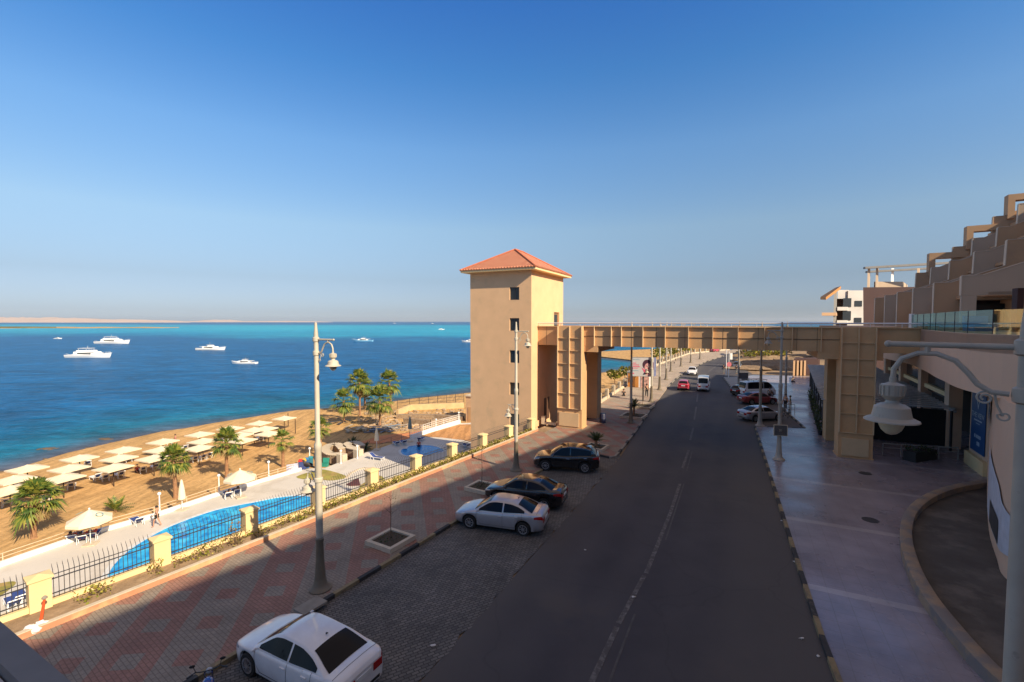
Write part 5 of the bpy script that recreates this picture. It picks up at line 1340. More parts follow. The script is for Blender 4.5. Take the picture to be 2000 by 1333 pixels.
    for s in(1,-1): m.blob(tuple(h+f*.093+upv*.02+Vector((0,s*.035,0))),(.012,.012,.01),6,4)
    m.blob(tuple(h+f*.092-upv*.055),(.01,.028,.007),6,4); m.build('eyes_and_mouth',M['hair'],t)
    if top:
        k=['pel','waist','chest','shl','shr','ell','elr']; V=[J[x] for x in k]; V[0]=tuple(Vector(J['pel']).lerp(Vector(J['waist']),.3))
        for n_,i in(('l',5),('r',6)): V[i]=tuple(Vector(J['sh'+n_]).lerp(Vector(J['el'+n_]),.75))
        skinobj('shirt',V,[(0,1),(1,2),(2,3),(2,4),(3,5),(4,6)],[.142,.135,.155,.08,.08,.062,.062],top,t,1,0)
    if bottom:
        k=['pel','hipl','hipr','knl','knr','anl','anr']; V=[J[x] for x in k]; short=(bottom is M.get('shorts'))
        if short: V=V[:5]; V[3]=tuple(Vector(J['hipl']).lerp(Vector(J['knl']),.6)); V[4]=tuple(Vector(J['hipr']).lerp(Vector(J['knr']),.6))
        E=[(0,1),(0,2),(1,3),(2,4)]+([] if short else [(3,5),(4,6)])
        skinobj('shorts' if short else 'trousers',V,E,[.14,.108,.108]+([.10,.10] if short else [.078,.078,.06,.06]),bottom,t,1,0)
    return t
M['shorts']=mat('dark_shorts',(.03,.025,.02),.8); M['cblack']=mat('black_cloth',(.02,.02,.025),.85); M['cred']=mat('red_cloth',(.50,.05,.03),.85); M['cgreen']=mat('green_cloth',(.02,.12,.07),.85)
M['cwhite']=mat('white_cloth',(.6,.58,.55),.85); M['cnavy']=mat('navy_cloth',(.02,.03,.10),.85); M['cgrey']=mat('grey_cloth',(.16,.16,.15),.85); M['cpink']=mat('pink_cloth',(.55,.16,.18),.85)
person('bare-chested person in dark shorts walking along the pool deck',G(307,1029,-7),R(200),'walk',None,M['shorts'])
def onl(u,v,a,label,top,bot): person(label,G(u,v,-7),R(a),'lie',top,bot)
onl(146,1056,-60,'person in red lying on the left lounger under the cream parasol',M['cred'],M['shorts'])
onl(165,1057,-60,'person in orange-red swimwear on the middle lounger under the cream parasol',None,M['cred'])
onl(183,1052,-60,'person in dark red lying on the right lounger under the cream parasol',M['cred'],M['cred'])
onl(445,972,-50,'person in black lying on the left lounger beside the pool',M['cblack'],M['cblack'])
onl(462,966,-50,'person in dark clothes lying on the right lounger beside the pool',M['cgrey'],M['cblack'])
person('person in a pink top standing by the front-row umbrellas on the beach',G(343,872,-8),R(40),'stand',M['cpink'],M['shorts'])
t=person('person in a red top standing in the wading pool',G(818,884,-7.75),R(100),'stand',M['cred'],M['cnavy'])
p=G(355,884,-8)
person('person in orange-red sitting on the sand by the third-row umbrellas',G(268,928,-8.35),R(-30),'sit',M['cred'],M['shorts'])
person('person in black walking on the shaded left pavement below the billboard',G(1263,776,.115),R(80),'walk',M['cblack'],M['cblack'])
person('person in dark clothes sitting on the pavement edge near the white fence',G(1218,779,-.3),R(-100),'sit',M['cblack'],M['cblack'])
person('person in grey sitting alone on the shaded plaza by the sunlit strip',G(1548,751,-.3),R(-95),'sit',M['cgrey'],M['cblack'])
person('person in white at the rail of the right bay, left of the person in green',G(1534,800,.115),R(-150),'stand',M['cwhite'],M['cblack'])
person('person in a green top leaning at the rail of the right bay',G(1543,804,.115),R(150),'stand',M['cgreen'],M['cwhite'])
person('person in a grey-green jacket standing beside the white van',G(1503,784,0),R(60),'stand',M['cgrey'],M['cblack'])
for (u,v,l) in [(1413,730,'left of two dark-clothed people at the junction corner'),(1438,731,'right of two dark-clothed people at the junction corner, beyond the dark car')]:
    person(l,G(u,v,0),R(20),'walk',M['cblack'],M['cgrey'])
# rail and bicycles at the right bay
def bicycle(label,p,rz):
    t=thing('bicycle',label,'bicycle',p,rz,'bicycles parked at the rail of the right bay')
    for x in(.52,-.52):
        m=MB(); m.tube([(x+.33*math.cos(a*math.pi/10),0,.34+.33*math.sin(a*math.pi/10)) for a in range(21)],.02,5,False); wq=m.build('wheel',M['tyre'],t)
        m=MB()
        for k in range(8): a=k*math.pi/4; m.beam((x,0,.34),(x+.32*math.cos(a),0,.34+.32*math.sin(a)),.006,.006,up=(0,1,0))
        m.build('spokes',M['chrome'],wq)
    m=MB()
    for a,b_ in (((-.52,0,.34),(-.12,0,.32)),((-.12,0,.32),(-.22,0,.82)),((-.22,0,.74),(.36,0,.78)),((-.12,0,.32),(.38,0,.68)),((.52,0,.34),(.36,0,.92)),((-.52,0,.34),(-.2,0,.70))): m.tube([a,b_],.018,5)
    m.build('frame',M['iron'],t); m=MB(); m.blob((-.24,0,.86),(.13,.07,.035),8,5); m.build('saddle',M['black'],t)
    m=MB(); m.tube([(.3,.27,.98),(.36,.1,.96),(.36,-.1,.96),(.3,-.27,.98)],.014,5); m.build('handlebar',M['black'],t); return t
b0=bicycle('leftmost bicycle leaning at the rail beside the silver car',G(1524,806,.115),R(60)); dup(b0,G(1532,811,.115),R(70),'middle bicycle at the rail in front of the person in green'); dup(b0,G(1541,816,.115),R(50),'rightmost bicycle at the rail at the corner of the right bay')
m=MB(); p=G(1526,808,.115); q=G(1552,809,.115)
for k in range(5): a=p.lerp(q,k/4); m.tube([a,a+Vector((0,0,1))],.025,5)
m.tube([p+Vector((0,0,1)),q+Vector((0,0,1))],.03,6); m.tube([p+Vector((0,0,.5)),q+Vector((0,0,.5))],.02,6); o=m.build('bike_rail',M['conc']); tag(o,'pale metal rail at the edge of the right parking bay','rail')
# ------------------------------------------------------------------ boats
def boat(label,uL,uR,v,bow,style,mt=None,group='white motor yachts on the sea',band=None):
    a=G(uL,v,-9);b_=G(uR,v,-9); L_=(b_-a).length; c=(a+b_)/2
    t=thing('motor_yacht',label,'boat',c,R(0) if bow>0 else R(180),group); h=L_/2; bw=L_*.13; k=L_/20
    hullm=mt or M['white']
    m=MB(); P=[]
    for i in range(17):
        f=-1+2*i/16; x=f*h; w_=bw*(1-max(0,(f-.1)/.9)**2.2) if f<1 else .02; w_=max(w_,.02); sh=(1.35+.95*max(0,f)**1.6)*k; rk=max(0,f)*.0
        y0=w_*.72
        P.append([(x*.93 if f>0 else x,y0*1.0,-.35*k),(x,w_,sh*.55),(x+ (0.03*h if f>.6 else 0),w_*1.03,sh),(x,w_*.9,sh),(x,-w_*.9,sh),(x+(0.03*h if f>.6 else 0),-w_*1.03,sh),(x,-w_,sh*.55),(x*.93 if f>0 else x,-y0,-.35*k)])
    m.grid(P); m.add(P[0],[tuple(range(8))]); m.build('hull',hullm,t,smooth=50)
    m=MB()
    def deckh(x0,x1,z0,z1,wf,rake=.5):
        wv=bw*wf; d=(z1-z0)*rake
        m.add([(x0*h,-wv,z0*k),(x1*h,-wv*.7,z0*k),(x1*h,wv*.7,z0*k),(x0*h,wv,z0*k),(x0*h+d*k*.3,-wv*.92,z1*k),(x1*h-d*k*1.3,-wv*.62,z1*k),(x1*h-d*k*1.3,wv*.62,z1*k),(x0*h+d*k*.3,wv*.92,z1*k)],[(0,3,2,1),(4,5,6,7),(0,1,5,4),(1,2,6,5),(2,3,7,6),(3,0,4,7)])
    if style==0:
        deckh(-.62,.52,1.35,2.7,.82); deckh(-.5,.28,2.7,3.5,.72); m.bbox((-.62*h,-bw*.7,2.7*k),(.36*h,bw*.7,2.8*k))
        m.build('superstructure',M['white'],t)
        m=MB(); m.bbox((-.45*h,-bw*.62,4.35*k),(.12*h,bw*.62,4.45*k))
        for x in(-.42,-.05,.08):
            for y in(-.5,.5): m.tube([(x*h,y*bw,3.4*k),(x*h,y*bw,4.4*k)],.05*k,5)
        m.build('sun_roof',M['white'],t)
    else:
        deckh(-.55,.5,1.3,2.55,.82); m.bbox((-.75*h,-bw*.72,2.5*k),(.2*h,bw*.72,2.62*k)); deckh(-.2,.18,2.6,3.3,.6)
        m.build('superstructure',M['white'],t); m=MB(); m.bbox((-.3*h,-bw*.5,3.75*k),(.1*h,bw*.5,3.83*k))
        for x in(-.27,.07):
            for y in(-.4,.4): m.tube([(x*h,y*bw,3.2*k),(x*h,y*bw,3.8*k)],.05*k,5)
        m.build('sun_roof',M['white'],t)
    for s in(1,-1):
        m=MB(); m.bbox((-.42*h,s*bw*.76-.02 if s>0 else -bw*.80,1.75*k),(.22*h,bw*.80 if s>0 else -bw*.76+.02,2.25*k)); m.build('window_band',M['window'],t)
    m=MB()
    for s in(1,-1):
        for i in range(9):
            f=.15+.8*i/8; w_=bw*(1-max(0,(f-.1)/.9)**2.2); sh=(1.35+.95*f**1.6)*k; m.tube([(f*h,s*w_,sh),(f*h,s*w_,sh+.8*k)],.03*k,4)
    m.tube([(-h,0,1.4*k),(-1.14*h,0,1.9*k)],.04*k,4); m.tube([(h*.98,0,2.2*k),(h*1.1,0,2.6*k)],.04*k,4); m.tube([(-.1*h,0,3.4*k),(-.1*h,0,5.6*k)],.04*k,4); m.build('railings_and_mast',M['white'],t)
    return t
boat('long white yacht with a flat sun roof, nearest on the left',135,217,698.5,1,0)
boat('large two-deck white yacht farther out above the leftmost one',190,253,671.5,1,0)
boat('white yacht with a pointed bow left of the near street lamp',386,440,684,1,1)
boat('smallest near white boat below the pointed yacht',453,501,711,-1,1)
boat('white yacht with a pale blue hull beyond the street lamp',689,728,667.5,-1,1,mat('pale_blue_hull',(.22,.50,.68),.4))
boat('white boat partly hidden behind the tower',902,934,669,-1,1)
boat('small far white boat near the horizon left of the tower',856,868,644.5,1,0,group='tiny far boats')
boat('tiny white speck of a boat on the horizon left of the tower',842,847,632.5,1,1,group='tiny far boats')
boat('tiny white boat on the horizon above the blue-hulled yacht',768,773,632.2,1,1,group='tiny far boats')
boat('low fast white motorboat on the turquoise water at the left',106,121,662.3,1,1,group='tiny far boats')
boat('tiny white boat just beyond the bridge handrail',1262,1268,632.0,1,1,group='tiny far boats')
# reef heads and shore rocks
for (u0,u1,v,l) in [(75,113,877,'left dark reef rock awash near the beach'),(192,226,858,'right dark reef rock awash near the beach')]:
    c=G((u0+u1)/2,v,-9); w_=(G(u1,v,-9)-G(u0,v,-9)).length/2; m=MB(); rr=random.Random(int(u0))
    for i in range(9): m.blob((rr.uniform(-w_*.8,w_*.8),rr.uniform(-.5,.5),-.12),(rr.uniform(.4,1.0),rr.uniform(.4,.8),rr.uniform(.15,.24)),8,5,.15,rr)
    o=m.build('reef_rock',M['rock'],smooth=True); o.location=c; tag(o,l,'rock')
m=MB(); rr=random.Random(4)
for i,(a,c) in enumerate(zip(SH[2:15],SH[3:16])):
    n=26 if 4<i<11 else 14
    for _ in range(n):
        f=rr.random(); p=a.lerp(c,f); s=rr.uniform(.08,.38); m.blob((p.x+rr.uniform(-.6,1.6),p.y+rr.uniform(-1.6,.2),-8.98),(s*1.3,s,s*.45),6,4,.2,rr)
o=m.build('shore_stones',M['rock']); tag(o,'line of small brown stones along the waterline','stones',kind='stuff')
# dark railing and pale wall by the water beyond the palms
FR=[G(u,v,-8) for u,v in [(776,803),(800,800),(906,788)]]
t=thing('sea_railing','dark steel railing on the shore between the palms and the tower','railing',(FR[0].x,FR[0].y,-8)); Q=[p-FR[0] for p in FR]
m=MB()
for a,c in zip(Q,Q[1:]):
    for h in(.9,1.6,2.2): m.tube([a+Vector((0,0,h)),c+Vector((0,0,h))],.04,5)
    n=max(1,int((c-a).length/2))
    for k in range(n+1): p=a.lerp(c,k/n); m.tube([p,p+Vector((0,0,2.25))],.05,5)
    nn=max(1,int((c-a).length/.22))
    for k in range(nn): p=a.lerp(c,k/nn)+Vector((0,0,.9)); m.tube([p,p+Vector((0,0,1.3))],.012,4)
m.build('rails',M['iron'],t)
wall_line('low_wall',[G(u,v,-8) for u,v in [(776,812),(802,801),(906,797)]],.5,-8.2,-6.9,mat('yellow_sandstone',(.58,.42,.22),.9,.12,1),'yellow sandstone wall below the dark railing by the water')
t=thing('shore_hut','small flat-roofed sand-coloured hut left of the tower foot','hut',G(925,826,-8)+Vector((0,0,0)),AR)
m=MB(); m.bbox((-1.6,0,-.3),(2.4,4,4.6)); m.build('wall',M['towerwall'],t); m=MB(); m.bbox((-1.75,-.15,4.6),(2.5,4.1,4.8)); m.build('roof',M['stone'],t); m=MB(); m.bbox((-1.1,-.06,0),(.2,-.01,2.7)); m.build('shutter',M['pier'],t)
# rubble heap, boards and terraced stones
m=MB(); rr=random.Random(14)
for _ in range(420):
    u=rr.uniform(700,905); v=rr.uniform(806,846)-(u-700)*.04; 
    if v<800: continue
    p=G(u,v,-8); s=rr.uniform(.12,.5); m.blob((p.x,p.y,-8+s*.15),(s,s*.8,s*.5),6,4,.25,rr)
o=m.build('rubble',mat('beige_rubble',(.36,.26,.17),.95,.4,.6,world=True)); tag(o,'loose beige rubble between the palms and the finned railing','rubble',kind='stuff')
for i,(u,v,l,c) in enumerate([(695,843,'long pale flat boards lying on the sand below the palm clump',(.50,.42,.30)),(745,842,'blue-grey scrap boards piled below the tallest palms',(.20,.24,.30)),(660,826,'dark pile of netting between the palm trunks',(.05,.05,.06)),(770,838,'grey broken slabs piled near the folded dark parasol',(.30,.28,.26))]):
    m=MB(); rr=random.Random(30+i)
    for k in range(12): m.box((rr.uniform(-1.8,1.8),rr.uniform(-1.4,1.4),.1+k*.05),(rr.uniform(.8,2.6),rr.uniform(.15,.6),.06),rr.uniform(0,3))
    o=m.build('scrap_pile',mat('scrap_%d'%i,c,.9,.2)); o.location=G(u,v,-8); tag(o,l,'scrap pile')
m=MB(); m.sheet([V2(G(u,v,-8)) for u,v in [(700,866),(745,852),(800,846),(850,838),(838,846),(800,858),(740,868)]],-7.93); struct(tess(m.build('orange_sand_patch',mat('orange_sand',(.56,.22,.09),.95,.15,.4,world=True))))
for i,pp in enumerate([[(775,818),(850,818),(905,822)],[(790,828),(840,832),(890,826)]]):
    wall_line('terrace_wall',[G(u,v,-8) for u,v in pp],.8,-8.3,-7.2+.2*i,M['rubblewall'],['upper','lower'][i]+' rough stone terrace wall near the finned railing')
# ------------------------------------------------------------------ planters and small street things
def planter(label,c,size,ang,plant,seed):
    t=thing('tree_planter',label,'planter',(c.x,c.y,.115),ang,'square stone planters on the left pavement'); s=size/2; w_=.17
    m=MB()
    for a,b_ in (((-s,-s,-.02),(s,-s+w_,.2)),((-s,s-w_,-.02),(s,s,.2)),((-s,-s+w_,-.02),(-s+w_,s-w_,.2)),((s-w_,-s+w_,-.02),(s,s-w_,.2))): m.bbox(a,b_)
    m.build('stone_frame',M['stone'],t)
    m=MB(); m.bbox((-s+w_,-s+w_,0),(s-w_,s-w_,.13)); m.build('soil',M['soil'],t)
    m=MB(); leafclump(m,(0,0,.12),s*.7,.18,70,random.Random(seed),.07); m.build('weeds',M['cycad'],t)
    return t
ka=math.atan2(.856,.516)
def sapling(label,c,h,seed):
    t=thing('bare_sapling',label,'sapling',(c.x,c.y,.24)); r=random.Random(seed); m=MB()
    m.tube([(0,0,0),(.02,.0,h*.5),(-.02,.03,h)],[.02,.014,.005],5)
    for i in range(14):
        z=h*r.uniform(.45,.98); a=r.uniform(0,6.28); l=r.uniform(.15,.45); m.tube([(0,0,z),(l*math.cos(a),l*math.sin(a),z+l*.7)],[.008,.002],4)
    m.build('stem',M['twig'],t); m=MB()
    for _ in range(26): leafclump(m,(r.uniform(-.3,.3),r.uniform(-.3,.3),h*r.uniform(.6,1)),.05,.05,1,r,.05)
    m.build('leaves',M['deadleaf'],t)
c=G(763,1054,.24); planter('square stone planter with a bare sapling, nearest on the left pavement',c,1.55,ka-math.pi/2,0,1); sapling('thin bare sapling in the nearest stone planter',c,2.1,1)
c=G(941,951,.24); planter('square stone planter with a bare sapling in front of the black sedan',c,1.5,ka-math.pi/2,0,2); sapling('thin bare sapling in the planter in front of the black sedan',c,2.2,2)
c=G(1164,873,.24); planter('square stone planter with a cycad at the pavement corner',c,1.6,ka-math.pi/2,0,3); bush_palm('dark green cycad in the stone planter at the pavement corner',(c.x,c.y,.24),.95,3,26,.45,'cycad','cycad',None,'plant')
c=G(1238,812,.24); planter('square stone planter with a dark cycad behind the bridge',c,2.3,ka-math.pi/2,0,4); bush_palm('dark cycad in the planter behind the bridge lamp post',(c.x,c.y,.24),1.0,4,24,.9,'cycad','cycad')
c=G(1255,793,.24); planter('square stone planter below the billboard',c,2.3,ka-math.pi/2,0,5); sapling('thin bare sapling in the planter below the billboard',c,2.3,9)
# red-and-white marker, trash bag, lamp shadow-step
t=thing('marker_post','leaning orange marker post stuck in the planting strip at the lower left','post',G(80,1212,.16)); m=MB(); m.tube([(0,0,0),(.09,.06,.72)],[.05,.035],7); m.build('post',mat('orange_plastic',(.65,.10,.03),.5),t); m=MB(); m.lathe([(.075,0),(.075,.05),(.03,.09)],8,None,(.09,.06,.70)); m.build('cap',M['kgrey'],t)
m=MB(); rr=random.Random(2); 
for i in range(7): m.blob((rr.uniform(-.2,.2),rr.uniform(-.14,.14),.1+.07*rr.random()),(.16,.13,.13),8,6,.2,rr)
o=m.build('trash_bag',M['plastic']); o.location=G(68,1233,.12); tag(o,'crumpled white plastic bag on the pavement by the orange marker post','bag')
m=MB(); m.bbox((-.45,-.3,0),(.45,.3,.08)); o=m.build('concrete_slab',M['kgrey']); o.location=G(607,1186,.115); o.rotation_euler=(0,0,ka); tag(o,'loose concrete slab on the kerb in front of the white sedan','slab')
rr=random.Random(77); 
for i,(u,v) in enumerate([(1238,1167),(1527,1018),(1538,1040),(1552,1098),(1566,1248),(1598,1283),(1143,1075),(846,1262),(1510,945)]):
    m=MB(); m.blob((0,0,.02),(.05+.04*rr.random(),.05,.02),6,4,.4,rr); o=m.build('litter',M['cwhite']); o.location=G(u,v,0); tag(o,'scrap of pale litter on the asphalt','litter','scraps of litter on the road')
# billboard
t=thing('billboard','white advertising billboard with a dark-haired woman in pink on two posts','billboard',G(1256,784,.115),R(-10))
Yb=G(1256,784).y; W_=46/900*Yb
m=MB()
for x in(0.0,): m.tube([(x,.1,0),(x,.1,3.4)],.09,8)
m.tube([(0,.1,3.4),(0,.1,5.3)],.07,8); m.build('post',M['iron'],t)
zt,zb=5.42,3.12
m=MB(); m.bbox((-1.45,-.06,zb),(1.25,.06,zt)); pn=m.build('panel',mat('poster_white',(.50,.49,.50),.5,.03),t)
m=MB(); m.bbox((-1.5,-.08,zb-.05),(1.3,.07,zb)); m.bbox((-1.5,-.08,zt),(1.3,.07,zt+.05)); m.bbox((-1.5,-.08,zb),(-1.45,.07,zt)); m.build('frame',M['conc'],t)
m=MB(); m.add([(1.26,-.07,zb),(1.55,.5,zb),(1.55,.5,zt),(1.26,-.07,zt),(1.28,.03,zb),(1.50,.52,zb),(1.50,.52,zt),(1.28,.03,zt)],[(0,1,2,3),(7,6,5,4),(0,4,5,1),(3,2,6,7)]); m.build('side_panel',mat('poster_blue',(.13,.15,.28),.5,.4,3),t)
def disc(mb,cx,cz,rx_,rz_,y,n=20,a0=0): mb.add([(cx+rx_*math.cos(2*math.pi*k/n),y,cz+rz_*math.sin(2*math.pi*k/n)) for k in range(n)],[tuple(range(n))])
pink=mat('poster_pink',(.60,.10,.18),.5); 
m=MB()
for k,(w2,zz,hh) in enumerate([(.42,4.72,.10),(.75,4.50,.10),(.85,4.28,.12),(.6,4.08,.06)]): m.bbox((-1.3,-.068,zz-hh/2),(-1.3+w2,-.061,zz+hh/2))
disc(m,-1.2,3.45,.09,.09,-.066); m.build('pink_lines',pink,pn)
m=MB()
for k in range(5): m.bbox((-1.25+k*.16,-.068,5.12),(-1.16+k*.16,-.061,5.24))
m.bbox((-1.3,-.068,3.75),(-.6,-.061,3.82)); m.build('small_lines',mat('poster_teal',(.2,.35,.42),.5),pn)
m=MB(); disc(m,.42,4.55,.56,.62,-.064); m.build('hair',mat('poster_hair',(.06,.02,.04),.5),pn)
m=MB(); m.add([(-.25,-.0645,4.2),(.05,-.0645,3.6),(.35,-.0645,3.25),(.75,-.0645,3.3),(.5,-.0645,3.6),(.2,-.0645,3.9)],[(0,1,2,3,4,5)]); m.build('dress',pink,pn)
m=MB(); disc(m,.48,4.2,.36,.52,-.067); m.add([(.2,-.0665,3.9),(.75,-.0665,3.9),(.85,-.0665,3.2),(.3,-.0665,3.2)],[(0,1,2,3)]); m.build('face',mat('poster_face',(.62,.34,.32),.5),pn)
m=MB(); disc(m,.52,4.03,.12,.08,-.070); disc(m,.34,4.38,.09,.05,-.070); disc(m,.66,4.38,.09,.05,-.070); m.build('features',mat('poster_lips',(.38,.03,.09),.5),pn)
m=MB(); m.add([(.95,-.065,5.1),(1.2,-.065,4.8),(1.2,-.065,3.9),(1.02,-.065,4.3)],[(0,1,2,3)]); m.build('scarf',mat('poster_purple',(.16,.06,.16),.5),pn)
# kiosk
t=thing('kiosk','small kiosk with orange panels behind the billboard','kiosk',G(1252,757,0),R(-25))
m=MB(); m.bbox((-1.9,-1,0),(1.4,1,2.3)); m.build('walls',M['whitew'],t); m=MB(); m.bbox((-1.8,-1.03,.1),(-.2,-1.0,2.2)); m.build('orange_panel',mat('kiosk_orange',(.62,.26,.06),.6),t); m=MB(); m.bbox((.1,-1.03,.1),(1.3,-1.0,2.1)); m.build('poster_panel',mat('kiosk_poster',(.6,.35,.28),.6,.5,3),t); m=MB(); m.bbox((-2,-1.1,2.3),(1.5,1.1,2.4)); m.build('roof',M['conc'],t)
# sunlit far side: bushes, small trees, low buildings and the dusty lot
def far_tree(label,p,h,r_,seed,mk='hedge',cat='tree',grp='small far trees along the far promenade'):
    t=thing('small_tree',label,cat,p,0,grp); m=MB(); m.tube([(0,0,0),(0,0,h*.7)],[.09,.05],5); m.build('trunk',M['bark'],t); m=MB(); leafclump(m,(0,0,h*.35),r_,h*.65,90,random.Random(seed),.5); m.build('crown',M[mk],t); return t
for i,(u,v) in enumerate([(1212,750),(1231,742),(1288,707),(1297,705),(1306,702),(1316,700),(1326,698),(1337,695),(1347,693),(1357,691)]):
    far_tree('%s small leafy tree from the left on the sea side of the far pavement'%ordn[i],G(u,v,0)+Vector((-.8,.5,0)),2.0 if i<2 else 3.0,1.0,60+i)
for i,(u,v) in enumerate([(1452,700),(1466,703),(1478,699),(1492,701),(1507,699),(1522,700),(1537,697)]):
    far_tree('%s scrubby bush from the left on the dusty lot beyond the plaza'%ordn[i],G(u,v,0),2.2,1.6,80+i,'hedge' if i%2 else 'deadleaf','bush','scrubby bushes on the dusty lot')
# rough earth mounds on the lot
m=MB(); rr=random.Random(8)
for i in range(60):
    p=G(rr.uniform(1455,1560),rr.uniform(696,722),0); s=rr.uniform(.8,3.5); m.blob((p.x,p.y,-.1),(s*1.5,s,s*.28),8,5,.3,rr)
o=m.build('earth_mounds',M['ground'],smooth=True); tag(o,'low heaps of dusty earth on the lot beyond the plaza','earth',kind='stuff')
for i in range(7):
    t=thing('promenade_bench','%s far bench on the sunlit left pavement'%ordn[i],'bench',G(1306+i*11,741-i*6,.115)+Vector((-6,0,0)),R(-25),'far benches on the sunlit pavement'); m=MB(); m.bbox((-.9,-.25,.4),(.9,.25,.46)); m.build('seat',M['wood'],t)
    for x in(-.7,.7): m=MB(); m.bbox((x-.05,-.2,0),(x+.05,.2,.4)); m.build('leg',M['iron'],t)
# ------------------------------------------------------------------ curved planter kerb at lower right
OUT=[(1940,946),(1895,953),(1850,962),(1812,976),(1783,995),(1765,1018),(1757,1050),(1760,1085),(1774,1130),(1800,1180),(1840,1235),(1885,1290),(1925,1333)]
O3=[G(u,v,.12) for u,v in OUT]; O3=[O3[0]+Vector((1.5,.9,0))]+O3; d=(O3[-1]-O3[-2]).normalized(); O3+= [O3[-1]+d*1.5+Vector((.2,0,0)),O3[-1]+d*3+Vector((.8,0,0)),O3[-1]+d*5+Vector((1.9,0,0))]
O3=smoothopen(O3,4)
m=MB(); ri=[];ro=[]
for i,p in enumerate(O3):
    d=(O3[min(i+1,len(O3)-1)]-O3[max(0,i-1)]).normalized(); n=Vector((-d.y,d.x,0)); ro.append(p); ri.append(p+n*.42)
z1=.52
rows=[[ (p.x,p.y,.10) for p in ro],[(p.x,p.y,z1-.02) for p in ro],[(p.x*.9+q.x*.1,p.y*.9+q.y*.1,z1) for p,q in zip(ro,ri)],[(p.x*.1+q.x*.9,p.y*.1+q.y*.9,z1) for p,q in zip(ro,ri)],[(q.x,q.y,z1-.02) for q in ri],[(q.x,q.y,.10) for q in ri]]
m.grid(rows); o=m.build('curved_kerb_wall',mat('kerb_wall_paint',(.30,.22,.15),.85,.15,1,.3,20,dirt=((.17,.16,.16),1.1,.45,.8)),smooth=40); tag(o,'low curved wall sweeping round the dark planted bed at the lower right','wall')
m=MB(); m.sheet([V2(p) for p in ri]+[(26,1),(34,26)],.20); o=tess(m.build('bed_floor',mat('bed_concrete',(.085,.075,.065),.9,.25,.8,.2,12,world=True,dirt=((.16,.14,.12),.5,.5,.7)))); struct(o)
# ------------------------------------------------------------------ hotel
HD=Vector((.507,.862,0)); HN=Vector((.862,-.507,0))
def XO(x0,Y): return Vector((x0+.589*Y,Y,0))
M['hwall']=mat('hotel_wall_brown',(.50,.315,.18),.9,.08,.3,.15,30,world=True,dirt=((.30,.22,.16),.25,.55,.4))
M['hwall2']=mat('hotel_wall_grey',(.47,.36,.26),.9,.06,.3,.15,30,world=True)
M['podium']=mat('podium_plaster',(.66,.45,.31),.9,.05,.3,.1,30,world=True,dirt=((.50,.36,.27),.5,.6,.4))
M['maroon']=mat('maroon_cladding',(.055,.025,.024),.8,.1,.5,world=True)
M['lit_edge_strip']=mat('hotel_lit_edge',(.62,.50,.37),.85,.06,1,world=True)  # paler tone paints in the sky light caught by the wall edges
ht=thing('terraced_hotel','large brown terraced hotel stepping up and back at the right','hotel',(0,0,0))
TX=[12.0,16.7,20.6,24.6,28.6,32.6]; TZ=[13.05,16.1,19.1,22.4,25.4,28.4]; TZB=9.4
def prof(k0=0,kn=6,extra=8):
    P=[(0,TZB)]
    sx=lambda x:(x-TX[0])/1.16
    P.append((0,TZ[0])); 
    for k in range(kn-1):
        a=sx(TX[k]); b_=sx(TX[k+1]); P.append((a+.25*(b_-a),TZ[k])); P.append((b_-.05,TZ[k]+1.15)); P.append((b_,TZ[k+1]))
    e=sx(TX[kn-1])+extra; P.append((e,TZ[kn-1])); P.append((e,TZB)); return P
FY=[60.8,54.8,48.9,42.9,37.0,31.3]
for i,Y in enumerate(FY):
    o0=XO(TX[0],Y); kn=6 if i<3 else (5 if i<5 else 4); ex=8
    pr_=prof(0,kn,3 if i>=3 else 8)
    if i==5: pr_[0]=(0,11.75); pr_[-1]=(pr_[-1][0],11.75)
    P=[o0+HN*s+Vector((0,0,z)) for s,z in pr_]
    m=MB(); m.slab(P,HD*.32); dw=m.build('dividing_wall',M['hwall'] if i%2==0 else M['hwall2'],ht)
    if i==5: m=MB(); m.slab([o0+HN*s+Vector((0,0,z)) for s,z in ((0,9.4),(.75,9.4),(.75,11.74),(0,11.74))],HD*.32); m.build('column',M['hwall2'],ht)
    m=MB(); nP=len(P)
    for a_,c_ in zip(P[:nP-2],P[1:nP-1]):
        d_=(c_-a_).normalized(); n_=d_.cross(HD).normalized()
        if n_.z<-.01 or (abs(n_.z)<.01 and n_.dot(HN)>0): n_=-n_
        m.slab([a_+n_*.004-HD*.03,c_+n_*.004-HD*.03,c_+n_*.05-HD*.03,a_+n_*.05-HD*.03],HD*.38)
    m.build('lit_edge_strip',M['lit_edge_strip'],dw)
